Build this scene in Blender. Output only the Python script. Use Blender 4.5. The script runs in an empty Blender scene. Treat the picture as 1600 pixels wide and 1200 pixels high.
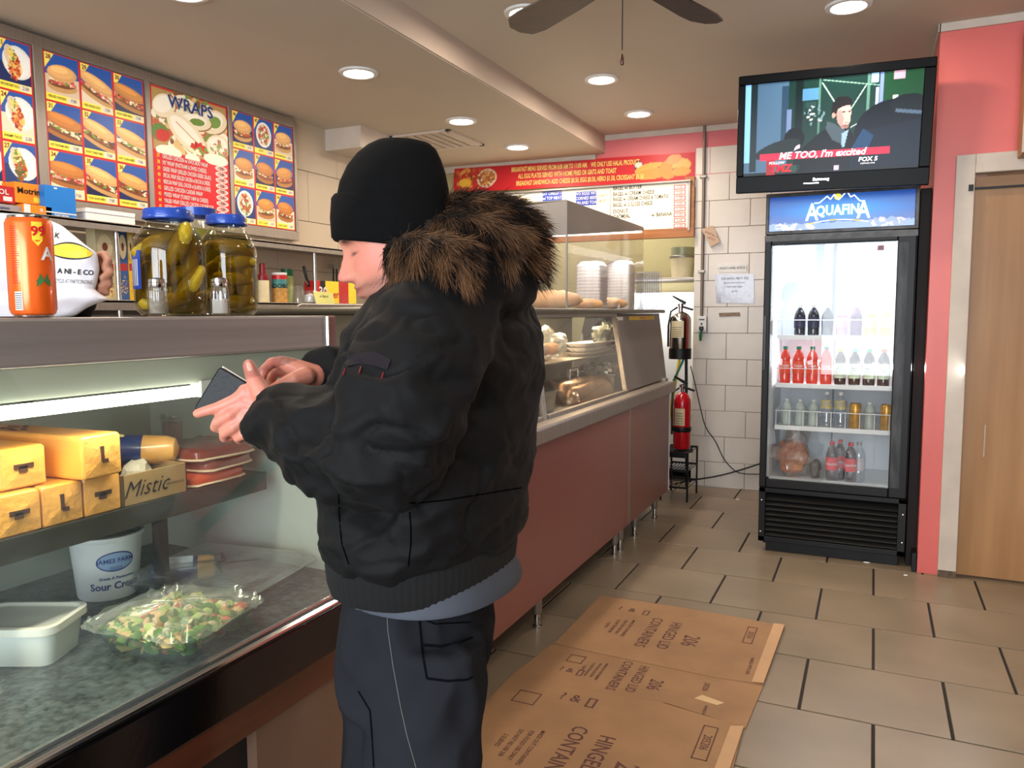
import bpy, bmesh, math, random
import numpy as np
from mathutils import Vector, Matrix, noise as mnoise
random.seed(7); rng = np.random.default_rng(5)
PI = math.pi; rad = math.radians
scene = bpy.context.scene
COL = scene.collection
# ------------------------------------------------------------------ camera
YAW, PITCH, ROLL, FPX, CH = -0.436417705, 0.0907237601, -0.004606805, 1209.32, 1.33782
_cy, _sy, _cp, _sp = math.cos(YAW), math.sin(YAW), math.cos(PITCH), math.sin(PITCH)
FWD = Vector((_sy*_cp, _cy*_cp, -_sp)); _r = Vector((_cy, -_sy, 0)); _u = _r.cross(FWD)
RGT = math.cos(ROLL)*_r + math.sin(ROLL)*_u
UPV = -math.sin(ROLL)*_r + math.cos(ROLL)*_u
CAMP = Vector((0, 0, CH))
cd = bpy.data.cameras.new('camera'); cam = bpy.data.objects.new('camera', cd); COL.objects.link(cam)
cd.sensor_width = 36; cd.lens = 36*FPX/1600; cd.clip_start = .02; cd.clip_end = 100
cam.matrix_world = Matrix(((RGT.x, UPV.x, -FWD.x, 0), (RGT.y, UPV.y, -FWD.y, 0), (RGT.z, UPV.z, -FWD.z, CH), (0, 0, 0, 1)))
scene.camera = cam
# ------------------------------------------------------------------ light + exposure
vs = scene.view_settings
vs.view_transform = 'Standard'; vs.look = 'None'; vs.gamma = 1; vs.use_curve_mapping = False; vs.exposure = 0.22
world = bpy.data.worlds.new('world'); scene.world = world; world.use_nodes = True
bg = world.node_tree.nodes['Background']; bg.inputs[0].default_value = (.80, .90, 1, 1); bg.inputs[1].default_value = 1.6
def area(name, loc, rot, sx, sy, power, col, shape='RECTANGLE', spread=PI):
    l = bpy.data.lights.new(name, 'AREA'); l.shape = shape; l.size = sx; l.size_y = sy; l.energy = power; l.color = col; l.spread = spread
    o = bpy.data.objects.new(name, l); o.location = loc; o.rotation_euler = rot; COL.objects.link(o); return o
# daylight through the storefront glass behind the camera
area('daylight_window', (-.35, -2.3, 1.55), (rad(90), 0, 0), 3.2, 2.1, 190, (.86, .93, 1))
LOWC, HIGHC = 2.58, 2.72
LAMPS = [(-2.45, 1.15, LOWC), (-2.45, 2.28, LOWC), (-2.45, 3.40, LOWC), (-2.455, 4.51, LOWC), (-2.455, 5.385, LOWC),
         (-1.5, 3.387, HIGHC), (-1.51, 4.511, HIGHC), (-1.53, 5.384, HIGHC), (-.152, 3.946, HIGHC), (-1.45, 1.2, HIGHC), (.6, 1.6, HIGHC)]
for (x, y, z) in LAMPS:
    area('downlight', (x, y, z-.03), (0, 0, 0), .13, .13, 7.6, (1, .86, .70), 'DISK')
# ------------------------------------------------------------------ pixel -> plane helpers (photo taken as 1600x1200)
def ray(x, y): return FWD + RGT*((x-800)/FPX) - UPV*((y-600)/FPX)
def hit(x, y, ax, v):
    d = ray(x, y); return CAMP + d*((v-CAMP[ax])/d[ax])
def AX(x, y, v): return hit(x, y, 0, v)
def AY(x, y, v): return hit(x, y, 1, v)
def AZ(x, y, v): return hit(x, y, 2, v)
def P(x, y, w): return CAMP + ray(x, y)*w
def CZ(x, z, w):
    a = P(x, 0, w).z; b = P(x, 1000, w).z
    return P(x, 1000*(z-a)/(b-a), w)
# ------------------------------------------------------------------ colour + materials
def lin(c): return tuple((v/255/12.92) if v/255 <= .04045 else ((v/255+.055)/1.055)**2.4 for v in c)
def rgba(c): return (*lin(c), 1)
def newmat(name):
    m = bpy.data.materials.new(name); m.use_nodes = True
    nt = m.node_tree; return m, nt, nt.nodes['Principled BSDF']
def mat(name, rgb, rough=.5, metal=0, var=.06, vscale=6, bump=0, bscale=60, coat=0, emit=0, ecol=None, vcol=False,
        trans=0, ior=1.45, alpha=1, sheen=0, stretch=None, spec=.5, rgb2=None, sss=0):
    m, nt, b = newmat(name); N = nt.nodes; L = nt.links
    tc = N.new('ShaderNodeTexCoord'); mp = N.new('ShaderNodeMapping'); L.new(tc.outputs['Object'], mp.inputs[0])
    if stretch: mp.inputs['Scale'].default_value = stretch
    nz = N.new('ShaderNodeTexNoise'); nz.inputs['Scale'].default_value = vscale; nz.inputs['Detail'].default_value = 5
    L.new(mp.outputs[0], nz.inputs['Vector'])
    rp = N.new('ShaderNodeValToRGB'); L.new(nz.outputs['Fac'], rp.inputs[0])
    c1 = np.array(lin(rgb)); c2 = np.array(lin(rgb2)) if rgb2 else None
    rp.color_ramp.elements[0].position = .3; rp.color_ramp.elements[1].position = .7
    if c2 is None:
        rp.color_ramp.elements[0].color = (*(c1*(1-var)), 1); rp.color_ramp.elements[1].color = (*np.minimum(c1*(1+var), 1), 1)
    else:
        rp.color_ramp.elements[0].color = (*c1, 1); rp.color_ramp.elements[1].color = (*c2, 1)
    src = rp.outputs[0]
    if vcol:
        at = N.new('ShaderNodeAttribute'); at.attribute_name = 'Col'
        mx = N.new('ShaderNodeMix'); mx.data_type = 'RGBA'; mx.blend_type = 'MULTIPLY'; mx.inputs[0].default_value = 1
        rp.color_ramp.elements[0].color = (1-var,)*3+(1,); rp.color_ramp.elements[1].color = (1, 1, 1, 1)
        L.new(at.outputs['Color'], mx.inputs[6]); L.new(src, mx.inputs[7]); src = mx.outputs[2]
    L.new(src, b.inputs['Base Color'])
    b.inputs['Roughness'].default_value = rough; b.inputs['Metallic'].default_value = metal
    b.inputs['Specular IOR Level'].default_value = spec
    b.inputs['Coat Weight'].default_value = coat; b.inputs['Coat Roughness'].default_value = .08
    b.inputs['Transmission Weight'].default_value = trans; b.inputs['IOR'].default_value = ior; b.inputs['Alpha'].default_value = alpha
    b.inputs['Sheen Weight'].default_value = sheen
    if sss: b.inputs['Subsurface Weight'].default_value = sss; b.inputs['Subsurface Radius'].default_value = (.02, .007, .004)
    if emit:
        b.inputs['Emission Strength'].default_value = emit
        if ecol: b.inputs['Emission Color'].default_value = rgba(ecol)
        else: L.new(src, b.inputs['Emission Color'])
    if bump:
        n2 = N.new('ShaderNodeTexNoise'); n2.inputs['Scale'].default_value = bscale; n2.inputs['Detail'].default_value = 4
        L.new(mp.outputs[0], n2.inputs['Vector'])
        bp = N.new('ShaderNodeBump'); bp.inputs['Strength'].default_value = bump; bp.inputs['Distance'].default_value = .01
        L.new(n2.outputs['Fac'], bp.inputs['Height']); L.new(bp.outputs[0], b.inputs['Normal'])
    return m
def pane(name, tint=(1, 1, 1), refl=.12, rough=.02, smear=0, sscale=6, stretch=None, film=(.9, .95, .95)):
    """thin clear sheet: transparent + glossy by fresnel, with procedural smears"""
    m = bpy.data.materials.new(name); m.use_nodes = True; nt = m.node_tree; N = nt.nodes; L = nt.links
    for n in list(N): N.remove(n)
    out = N.new('ShaderNodeOutputMaterial'); tr = N.new('ShaderNodeBsdfTransparent'); tr.inputs[0].default_value = (*tint, 1)
    gl = N.new('ShaderNodeBsdfGlossy'); gl.inputs['Roughness'].default_value = rough
    lw = N.new('ShaderNodeLayerWeight'); lw.inputs[0].default_value = .5
    pw = N.new('ShaderNodeMath'); pw.operation = 'POWER'; pw.inputs[1].default_value = 5; L.new(lw.outputs['Facing'], pw.inputs[0])
    ad = N.new('ShaderNodeMath'); ad.operation = 'MULTIPLY_ADD'; ad.inputs[1].default_value = 1-refl; ad.inputs[2].default_value = refl; ad.use_clamp = True
    L.new(pw.outputs[0], ad.inputs[0])
    mx = N.new('ShaderNodeMixShader'); L.new(ad.outputs[0], mx.inputs[0]); L.new(tr.outputs[0], mx.inputs[1]); L.new(gl.outputs[0], mx.inputs[2])
    last = mx.outputs[0]
    if smear:
        tc = N.new('ShaderNodeTexCoord'); mp = N.new('ShaderNodeMapping'); L.new(tc.outputs['Object'], mp.inputs[0])
        if stretch: mp.inputs['Scale'].default_value = stretch
        nz = N.new('ShaderNodeTexNoise'); nz.inputs['Scale'].default_value = sscale; nz.inputs['Detail'].default_value = 6; L.new(mp.outputs[0], nz.inputs['Vector'])
        rp = N.new('ShaderNodeValToRGB'); rp.color_ramp.elements[0].position = .42; rp.color_ramp.elements[1].position = .75
        rp.color_ramp.elements[0].color = (smear*.25,)*3+(1,); rp.color_ramp.elements[1].color = (smear,)*3+(1,)
        L.new(nz.outputs['Fac'], rp.inputs[0])
        df = N.new('ShaderNodeBsdfDiffuse'); df.inputs[0].default_value = (*film, 1)
        m2 = N.new('ShaderNodeMixShader'); L.new(rp.outputs[0], m2.inputs[0]); L.new(last, m2.inputs[1]); L.new(df.outputs[0], m2.inputs[2]); last = m2.outputs[0]
    L.new(last, out.inputs[0]); return m
def glow(name, rgb, s):
    m = bpy.data.materials.new(name); m.use_nodes = True; N = m.node_tree.nodes; L = m.node_tree.links
    b = N['Principled BSDF']; b.inputs['Base Color'].default_value = rgba(rgb); b.inputs['Emission Color'].default_value = rgba(rgb); b.inputs['Emission Strength'].default_value = s
    return m
# ------------------------------------------------------------------ geometry collector
class G:
    def __init__(s): s.v = []; s.f = []; s.m = []
    def add(s, vs, fs, mi=0, M=None):
        o = len(s.v)
        s.v += [tuple(M @ Vector(p)) if M is not None else tuple(p) for p in vs]
        s.f += [tuple(i+o for i in f) for f in fs]; s.m += [mi]*len(fs); return s
    def box(s, a, b, mi=0, M=None):
        (x0, y0, z0), (x1, y1, z1) = a, b
        x0, x1 = min(x0, x1), max(x0, x1); y0, y1 = min(y0, y1), max(y0, y1); z0, z1 = min(z0, z1), max(z0, z1)
        return s.add([(x0, y0, z0), (x1, y0, z0), (x1, y1, z0), (x0, y1, z0), (x0, y0, z1), (x1, y0, z1), (x1, y1, z1), (x0, y1, z1)],
                     [(0, 3, 2, 1), (4, 5, 6, 7), (0, 1, 5, 4), (1, 2, 6, 5), (2, 3, 7, 6), (3, 0, 4, 7)], mi, M)
    def prism(s, pts, d, mi=0, M=None):
        """closed polygon (3d points) extruded by vector d"""
        n = len(pts); d = Vector(d); a = [Vector(p) for p in pts]
        return s.add(a+[p+d for p in a], [tuple(range(n))[::-1], tuple(range(n, 2*n))]+[(i, (i+1) % n, n+(i+1) % n, n+i) for i in range(n)], mi, M)
    def lathe(s, prof, n=24, mi=0, M=None, cap=True):
        vs = []; fs = []
        for r, z in prof:
            for k in range(n): a = 2*PI*k/n; vs.append((r*math.cos(a), r*math.sin(a), z))
        for j in range(len(prof)-1):
            for k in range(n): fs.append((j*n+k, j*n+(k+1) % n, (j+1)*n+(k+1) % n, (j+1)*n+k))
        if cap:
            fs.append(tuple(range(n))[::-1]); fs.append(tuple((len(prof)-1)*n+k for k in range(n)))
        return s.add(vs, fs, mi, M)
    def loft(s, rings, mi=0, cap=True, closed=True):
        n = len(rings[0]); vs = [p for r in rings for p in r]; fs = []
        for j in range(len(rings)-1):
            for k in range(n if closed else n-1): fs.append((j*n+k, j*n+(k+1) % n, (j+1)*n+(k+1) % n, (j+1)*n+k))
        if cap: fs.append(tuple(range(n))[::-1]); fs.append(tuple((len(rings)-1)*n+k for k in range(n)))
        return s.add(vs, fs, mi)
    def tube(s, pts, r, n=8, mi=0, round_ends=False, flat=1.0, upref=None):
        pts = [Vector(p) for p in pts]; rs = list(r) if isinstance(r, (list, tuple)) else [r]*len(pts)
        if round_ends:
            for end in (0, -1):
                a = pts[end]; b = pts[1 if end == 0 else -2]; d = (a-b).normalized(); rr = rs[end]
                ex = [(a+d*rr*.5, rr*.86), (a+d*rr*.87, rr*.5), (a+d*rr*.99, rr*.12)]
                if end == 0:
                    pts = [e[0] for e in ex][::-1]+pts; rs = [e[1] for e in ex][::-1]+rs
                else: pts = pts+[e[0] for e in ex]; rs = rs+[e[1] for e in ex]
        rings = []; t0 = (pts[1]-pts[0]).normalized()
        ref = Vector(upref) if upref else (Vector((0, 0, 1)) if abs(t0.z) < .9 else Vector((1, 0, 0)))
        nrm = (ref-t0*ref.dot(t0)).normalized()
        for i, p in enumerate(pts):
            t = (pts[min(i+1, len(pts)-1)]-pts[max(i-1, 0)]).normalized()
            nrm = (nrm-t*nrm.dot(t)).normalized(); bi = t.cross(nrm)
            rings.append([p+(bi*math.cos(2*PI*k/n)+nrm*math.sin(2*PI*k/n)*flat)*rs[i] for k in range(n)])
        return s.loft(rings, mi)
    def ell(s, c, r, mi=0, M=None, nu=16, nv=10):
        r = (r, r, r) if not isinstance(r, (tuple, list)) else r
        vs = [(c[0], c[1], c[2]-r[2])]; fs = []
        for j in range(1, nv):
            t = -PI/2+PI*j/nv
            for k in range(nu): a = 2*PI*k/nu; vs.append((c[0]+r[0]*math.cos(t)*math.cos(a), c[1]+r[1]*math.cos(t)*math.sin(a), c[2]+r[2]*math.sin(t)))
        vs.append((c[0], c[1], c[2]+r[2])); top = len(vs)-1
        for k in range(nu): fs.append((0, 1+(k+1) % nu, 1+k)); fs.append((top, top-nu+k, top-nu+(k+1) % nu))
        for j in range(nv-2):
            for k in range(nu): fs.append((1+j*nu+k, 1+j*nu+(k+1) % nu, 1+(j+1)*nu+(k+1) % nu, 1+(j+1)*nu+k))
        return s.add(vs, fs, mi, M)
    def text(s, body, size, M, align='CENTER', sx=1, bold=0, mi=0, shear=0, thick=0, res=2):
        cu = bpy.data.curves.new('t', 'FONT'); cu.body = body; cu.size = size; cu.align_x = align; cu.align_y = 'CENTER'
        cu.resolution_u = res; cu.offset = bold*size; cu.shear = shear; cu.extrude = thick; cu.space_line = 1.0
        o = bpy.data.objects.new('t', cu); me = bpy.data.meshes.new_from_object(o)
        S = Matrix.Diagonal((sx, 1, 1, 1))
        s.add([S @ v.co for v in me.vertices], [tuple(p.vertices) for p in me.polygons], mi, M)
        bpy.data.objects.remove(o); bpy.data.curves.remove(cu); bpy.data.meshes.remove(me); return s
def frame(o, u, v):
    """matrix whose x,y axes are u,v (unit) at o"""
    u = Vector(u).normalized(); v = Vector(v).normalized(); w = u.cross(v).normalized(); v = w.cross(u)
    return Matrix(((u.x, v.x, w.x, o[0]), (u.y, v.y, w.y, o[1]), (u.z, v.z, w.z, o[2]), (0, 0, 0, 1)))
def T(x, y, z): return Matrix.Translation((x, y, z))
def Rz(a): return Matrix.Rotation(a, 4, 'Z')
def Rx(a): return Matrix.Rotation(a, 4, 'X')
def Ry(a): return Matrix.Rotation(a, 4, 'Y')
WM = {}
def thing(name, label=None, cat=None, loc=(0, 0, 0), rz=0, group=None):
    o = bpy.data.objects.new(name, None); COL.objects.link(o); o.location = loc; o.rotation_euler = (0, 0, rz); o.empty_display_size = .05
    WM[o.name] = Matrix.Translation(loc) @ Rz(rz)
    if label: o['label'] = label
    if cat: o['category'] = cat
    if group: o['group'] = group
    return o
def part(name, g, mats, parent=None, smooth=35, bevel=0, label=None, kind=None, local=False, loc=None, cat=None, group=None, colors=None, bseg=2):
    me = bpy.data.meshes.new(name)
    vs_ = g.v
    o = bpy.data.objects.new(name, me)
    if parent is not None: M = WM[parent.name]; o.parent = parent; WM[o.name] = M
    else:
        if loc is None:
            a = np.array(vs_); loc = ((a[:, 0].min()+a[:, 0].max())/2, (a[:, 1].min()+a[:, 1].max())/2, a[:, 2].min())
        M = Matrix.Translation(loc); o.location = loc; WM[o.name] = M
    if not local:
        Mi = M.inverted(); a = np.array(vs_, dtype=float); R = np.array(Mi)
        vs_ = (a @ R[:3, :3].T + R[:3, 3]).tolist()
    me.from_pydata(vs_, [], g.f); me.validate()
    for m in (mats if isinstance(mats, (list, tuple)) else [mats]): me.materials.append(m)
    if any(g.m) and len(me.polygons) == len(g.m): me.polygons.foreach_set('material_index', g.m)
    if colors is not None:
        at = me.color_attributes.new('Col', 'FLOAT_COLOR', 'POINT'); c = np.ones((len(me.vertices), 4), dtype=np.float32); c[:, :3] = colors; at.data.foreach_set('color', c.ravel())
    bm = bmesh.new(); bm.from_mesh(me); bmesh.ops.recalc_face_normals(bm, faces=bm.faces); bm.to_mesh(me); bm.free()
    if smooth:
        me.polygons.foreach_set('use_smooth', [True]*len(me.polygons)); me.set_sharp_from_angle(angle=rad(smooth))
    COL.objects.link(o)
    if bevel:
        md = o.modifiers.new('bevel', 'BEVEL'); md.width = bevel; md.segments = bseg; md.limit_method = 'ANGLE'; md.angle_limit = rad(40)
    if label: o['label'] = label
    if cat: o['category'] = cat
    if group: o['group'] = group
    if kind: o['kind'] = kind
    return o
def copy_tree(o, loc=None, rz=None, label=None, parent=None):
    c = o.copy(); COL.objects.link(c)
    if parent: c.parent = parent
    if loc is not None: c.location = loc
    if rz is not None: c.rotation_euler = (0, 0, rz)
    if label: c['label'] = label
    for ch in list(o.children): copy_tree(ch, parent=c)
    return c
# ------------------------------------------------------------------ flat print painted in numpy, carried as vertex colours on a fine grid
class Paint:
    def __init__(s, w, h, n, bgc=(255, 255, 255)):
        s.w, s.h = w, h; s.nx = int(n); s.ny = max(3, int(n*h/w)); s.X, s.Y = np.meshgrid(np.linspace(0, w, s.nx), np.linspace(0, h, s.ny))
        s.c = np.zeros((s.ny, s.nx, 3)); s.c[:] = lin(bgc)
    def _p(s, m, col, jit=0):
        c = np.array(lin(col)); k = m.sum()
        if k: s.c[m] = np.clip(c*(1+jit*(rng.random((k, 1))*2-1)), 0, 1)
    def rect(s, x0, y0, x1, y1, col, jit=0): s._p((s.X >= x0) & (s.X <= x1) & (s.Y >= y0) & (s.Y <= y1), col, jit)
    def ell(s, cx, cy, rx, ry, col, rot=0, jit=0, clip=None):
        dx, dy = s.X-cx, s.Y-cy; ca, sa = math.cos(rot), math.sin(rot); m = ((dx*ca+dy*sa)/rx)**2+((-dx*sa+dy*ca)/ry)**2 <= 1
        if clip: m &= (s.X >= clip[0]) & (s.X <= clip[2]) & (s.Y >= clip[1]) & (s.Y <= clip[3])
        s._p(m, col, jit)
    def poly(s, pts, col, jit=0):
        m = np.zeros_like(s.X, dtype=bool); n = len(pts)
        for i in range(n):
            (x1, y1), (x2, y2) = pts[i], pts[(i+1) % n]
            cnd = (y1 > s.Y) != (y2 > s.Y)
            with np.errstate(divide='ignore', invalid='ignore'): xi = (x2-x1)*(s.Y-y1)/((y2-y1) if y2 != y1 else 1e-9)+x1
            m ^= cnd & (s.X < xi)
        s._p(m, col, jit)
    def line(s, x0, y0, x1, y1, w, col, jit=0):
        d = np.hypot(x1-x0, y1-y0)+1e-9; nx, ny = -(y1-y0)/d*w/2, (x1-x0)/d*w/2
        s.poly([(x0+nx, y0+ny), (x1+nx, y1+ny), (x1-nx, y1-ny), (x0-nx, y0-ny)], col, jit)
    def blobs(s, cx, cy, rx, ry, cols, n, r, jit=.15):
        for _ in range(n):
            a = random.random()*2*PI; q = math.sqrt(random.random())
            s.ell(cx+rx*q*math.cos(a), cy+ry*q*math.sin(a), r*random.uniform(.5, 1.3), r*random.uniform(.3, .8), random.choice(cols), random.random()*PI, jit)
    def part(s, name, M, material, parent, **k):
        g = G(); vs_ = np.stack([s.X.ravel(), s.Y.ravel(), np.zeros(s.X.size)], 1); R = np.array(M)
        g.v = (vs_ @ R[:3, :3].T+R[:3, 3]).tolist(); nx = s.nx
        g.f = [(j*nx+i, j*nx+i+1, (j+1)*nx+i+1, (j+1)*nx+i) for j in range(s.ny-1) for i in range(nx-1)]; g.m = [0]*len(g.f)
        return part(name, g, material, parent, smooth=0, colors=s.c.reshape(-1, 3), **k)
# ------------------------------------------------------------------ shared materials
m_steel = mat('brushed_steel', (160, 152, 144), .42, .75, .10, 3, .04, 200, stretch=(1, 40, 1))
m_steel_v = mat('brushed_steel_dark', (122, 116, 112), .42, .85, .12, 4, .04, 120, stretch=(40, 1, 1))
m_chrome = mat('chrome', (205, 205, 205), .14, 1, .04)
m_black = mat('black_plastic', (18, 18, 20), .32, 0, .1, 10, .05, 300)
m_blackmetal = mat('black_metal', (22, 22, 24), .45, .3, .15, 12, .06, 150)
m_white = mat('white_plastic', (225, 225, 222), .38, 0, .03, 10)
m_foam = mat('foam_white', (232, 230, 228), .6, 0, .03, 30, .05, 400)
m_cream = mat('cream_paint', (190, 172, 150), .55, 0, .05, 2, .03, 30)
m_ceil = mat('ceiling_paint', (200, 188, 170), .7, 0, .03, 1.5, .03, 20)
m_trimw = mat('off_white_trim', (205, 192, 178), .5, 0, .08, 8, .03, 40)
m_pink = mat('salmon_paint', (222, 110, 104), .38, 0, .05, 2.5, .04, 25)
m_pinkb = mat('pink_header_paint', (212, 112, 116), .5, 0, .04, 2.5)
m_grout = mat('grout_dark', (34, 28, 24), .8, 0, .2, 40, .1, 200)
m_tile = mat('floor_tile_beige', (128, 113, 93), .34, 0, .10, 2.4, .03, 60, rgb2=(150, 132, 110))
m_wtile = mat('wall_tile_cream', (224, 217, 208), .25, 0, .05, 3, .02, 20, rgb2=(210, 202, 192))
m_wgrout = mat('wall_grout', (120, 106, 92), .8)
m_wood = mat('orange_wood', (170, 108, 60), .4, 0, .2, 5, .05, 30, stretch=(1, 1, 8))
m_darkwood = mat('red_brown_wood', (74, 36, 22), .3, 0, .25, 4, .03, 40, stretch=(8, .6, 8), coat=.3)
m_door = mat('door_veneer', (152, 108, 64), .42, 0, .15, 2, .02, 40, stretch=(6, 6, .5), rgb2=(176, 132, 86))
m_red = mat('print_red', (205, 24, 34), .4)
m_printk = mat('print_black', (22, 20, 22), .5)
m_printy = mat('print_yellow', (250, 214, 60), .5)
m_vprint = mat('print_colours', (255, 255, 255), .45, vcol=True, var=.04)
m_amber = mat('skin', (205, 140, 120), .42, vcol=True, var=.08, vscale=60, sss=.12, bump=.08, bscale=400)
# ================================================================== SETTING
def struct(name, g, m, smooth=0, bevel=0, parent=None, loc=None, label=None): return part(name, g, m, parent, smooth, bevel, kind='structure' if parent is None else None, loc=loc, label=label)
# floor: dark grout bed with single tiles standing proud of it
floor = struct('floor', G().box((-3.6, -2.6, -.06), (2.6, 6.9, -.005)), m_grout, loc=(0, 2, 0))
TW, TX0, TY0, TD = .457, -.18550, 5.65556, .42453
tmesh = {}
k = -1
for k in range(-1, 14):
    y1 = TY0-k*TD; y0 = y1-TD
    off = 0 if k % 2 == 0 else TW/2
    for i in range(-5, 6):
        x0 = TX0+off+i*TW
        if x0+TW < -2.2 or x0 > 2.2: continue
        if y0 > 4.5 and x0 > .3: continue
        if 'a' not in tmesh:
            g = G().box((-TW/2+.0050, -TD/2+.0042, -.006), (TW/2-.0050, TD/2-.0042, 0))
            t = part('tile', g, m_tile, floor, 0, bevel=.0015, local=True, bseg=1); tmesh['a'] = t
        else:
            t = tmesh['a'].copy(); COL.objects.link(t)
        t.location = (x0+TW/2, y0+TD/2-2, -.0006*random.random())
        t.rotation_euler = (random.uniform(-.0015, .0015), random.uniform(-.0015, .0015), random.choice((0, PI)))
# object-space noise: every tile repeats the same pattern otherwise
n = m_tile.node_tree.nodes
oi = n.new('ShaderNodeObjectInfo'); mpn = [q for q in n if q.type == 'MAPPING'][0]
sc = n.new('ShaderNodeVectorMath'); sc.operation = 'SCALE'; sc.inputs[3].default_value = 37
cm = n.new('ShaderNodeCombineXYZ'); m_tile.node_tree.links.new(oi.outputs['Random'], cm.inputs[0]); m_tile.node_tree.links.new(oi.outputs['Random'], cm.inputs[1])
m_tile.node_tree.links.new(cm.outputs[0], sc.inputs[0]); m_tile.node_tree.links.new(sc.outputs[0], mpn.inputs['Location'])
# ceiling: high field on the right, dropped field on the left with its vertical step
g = G().box((-1.96, -2.6, HIGHC), (2.6, 6.9, HIGHC+.1)).box((-3.6, -2.6, LOWC), (-1.96, 6.9, HIGHC+.1))
struct('ceiling', g, m_ceil, bevel=.004)
struct('trim_1', G().box((-1.965, -2.6, LOWC+.004), (-1.952, 5.93, HIGHC-.001)), mat('step_paint', (190, 172, 158), .6, 0, .03, 2), label='pale vertical step between the low and the high ceiling')
# back wall, set 2.6 degrees off square; local frame u along it, v out of it (negative = into the room)
BA = math.atan(.045); BO = Vector((-1.25, 5.975, 0)); BM = T(*BO) @ Rz(BA)
bn = (BM.to_3x3() @ Vector((0, 1, 0)))
def BW(x, y, v=0):
    """pixel -> local (u, z) on the back wall plane"""
    d = ray(x, y); o = BO+bn*v; t = (o-CAMP).dot(bn)/d.dot(bn); q = BM.inverted() @ (CAMP+d*t); return q.x, q.z
wb = struct('wall_back', G().box((0, 0, 0), (3.8, .15, 2.72), 0, BM).box((-.80, 0, 2.36), (0, .15, 2.72), 0, BM).box((-2.35, 0, 2.36), (-.80, .15, 2.60), 0, BM)
            .box((-2.35, .75, 0), (0.05, .82, 2.4), 0, BM).box((-2.35, 0, 0), (-2.28, .8, 2.4), 0, BM).box((0.0, .1, 0), (0.06, .8, 2.4), 0, BM), mat('recess_wall', (172, 160, 118), .6, 0, .05, 3), loc=tuple(BO))
struct('upper_paint', G().box((-.77, -.012, 2.34), (2.2, 0, 2.685), 0, BM), m_pinkb, parent=wb, label='pink painted upper wall')
struct('crown_strip', G().box((-.78, -.02, 2.68), (2.2, -.004, 2.725), 0, BM), m_trimw, parent=wb)
struct('crown_strip', G().box((-2.3, -.02, 2.53), (-.78, -.004, 2.585), 0, BM), m_trimw, parent=wb)
struct('grout_bed', G().box((0, -.004, 0), (1.9, 0.0, 2.565), 0, BM), m_wgrout, parent=wb)
bt = None
m_wt = m_wtile
def walltile(w, h, M, parent, lst={}):
    key = (round(w, 3), round(h, 3), parent.name)
    if key not in lst:
        o = part('tile', G().box((0, 0, 0), (w-.003, .010, h-.003)), m_wt, parent, 0, bevel=.002, local=True, bseg=1); lst[key] = o
    else: o = lst[key].copy(); COL.objects.link(o)
    o.matrix_local = WM[parent.name].inverted() @ M
    return o
TH, TWD = .1975, .297
for r in range(13):
    z = r*TH; u0 = .105 if r % 2 == 0 else -.048
    us = [u0+j*TWD for j in range(-1, 8)]
    for ua in us:
        a, b = max(ua, 0), min(ua+TWD, 1.9)
        if b-a < .02: continue
        walltile(b-a, TH, BM @ T(a, -.013-.0015*random.random(), z), wb)
# side edge of the tiled pier and left wall
struct('wall_left', G().box((-3.55, -2.6, 0), (-3.42, 6.9, 2.7)), m_cream, loc=(-3.42, 2, 0))
wl = bpy.data.objects['wall_left']
m_lwt = mat('left_wall_tile', (194, 178, 156), .4, 0, .03, 2)
for r in range(8):
    for j in range(6):
        y = 2.9+j*.62+(.31 if r % 2 else 0)
        if y+.6 > 5.95: continue
        M = T(-3.405, y, r*.325) @ Rz(PI/2)
        o = walltile(.62, .325, M, wl); o.data.materials[0] = m_lwt
wr = struct('wall_right', G().box((.245, 4.40, 0), (.345, 4.55, 2.72)).box((.345, 4.40, 2.09), (2.6, 4.55, 2.72)).box((1.40, 4.40, 0), (2.6, 4.55, 2.2)).box((.245, 4.55, 0), (.30, 6.0, 2.72)), m_pink, loc=(.245, 4.4, 0))
struct('wall_east', G().box((2.5, -2.6, 0), (2.6, 4.6, 2.72)), m_cream, loc=(2.5, 1, 0))
struct('trim_2', G().box((.24, 4.385, 2.682), (2.6, 4.40, 2.72)).box((.235, 4.385, 2.682), (.245, 6.0, 2.72)), m_trimw, label='off white strip along the top of the pink wall')
dr = struct('trim_3', G().box((.336, 4.375, 0), (.418, 4.45, 2.09)).box((.418, 4.375, 2.0), (1.36, 4.45, 2.09)).box((1.27, 4.375, 0), (1.36, 4.45, 2.0)), m_trimw, bevel=.004, label='off white painted door casing with scuffed foot')
struct('scuff', G().box((.337, 4.373, .0), (.417, 4.375, .035)), mat('dirt', (96, 80, 66), .8, 0, .4, 60), parent=dr, label='dirty foot of the casing')
door = struct('door_1', G().box((.422, 4.42, .012), (1.262, 4.455, 1.985)), m_door, loc=(.42, 4.42, 0), label='tan veneer door in an off white casing')
struct('door_top_rail', G().box((.424, 4.412, 1.935), (1.26, 4.42, 1.985)), mat('door_rail_wood', (150, 112, 76), .5), parent=door)
struct('closer_arm', G().box((.40, 4.40, 1.925), (1.1, 4.412, 1.935)).box((.392, 4.365, 1.915), (.412, 4.40, 1.945)), m_blackmetal, parent=door, label='dark bracket and arm at the head of the door')
struct('scratch', G().box((.515, 4.418, .62), (.518, 4.42, .78)), m_trimw, parent=door, label='pale vertical scratch')
struct('baseboard_right', G().box((.22, 4.40, 0), (.24, 6, .10)), m_blackmetal)
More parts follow.
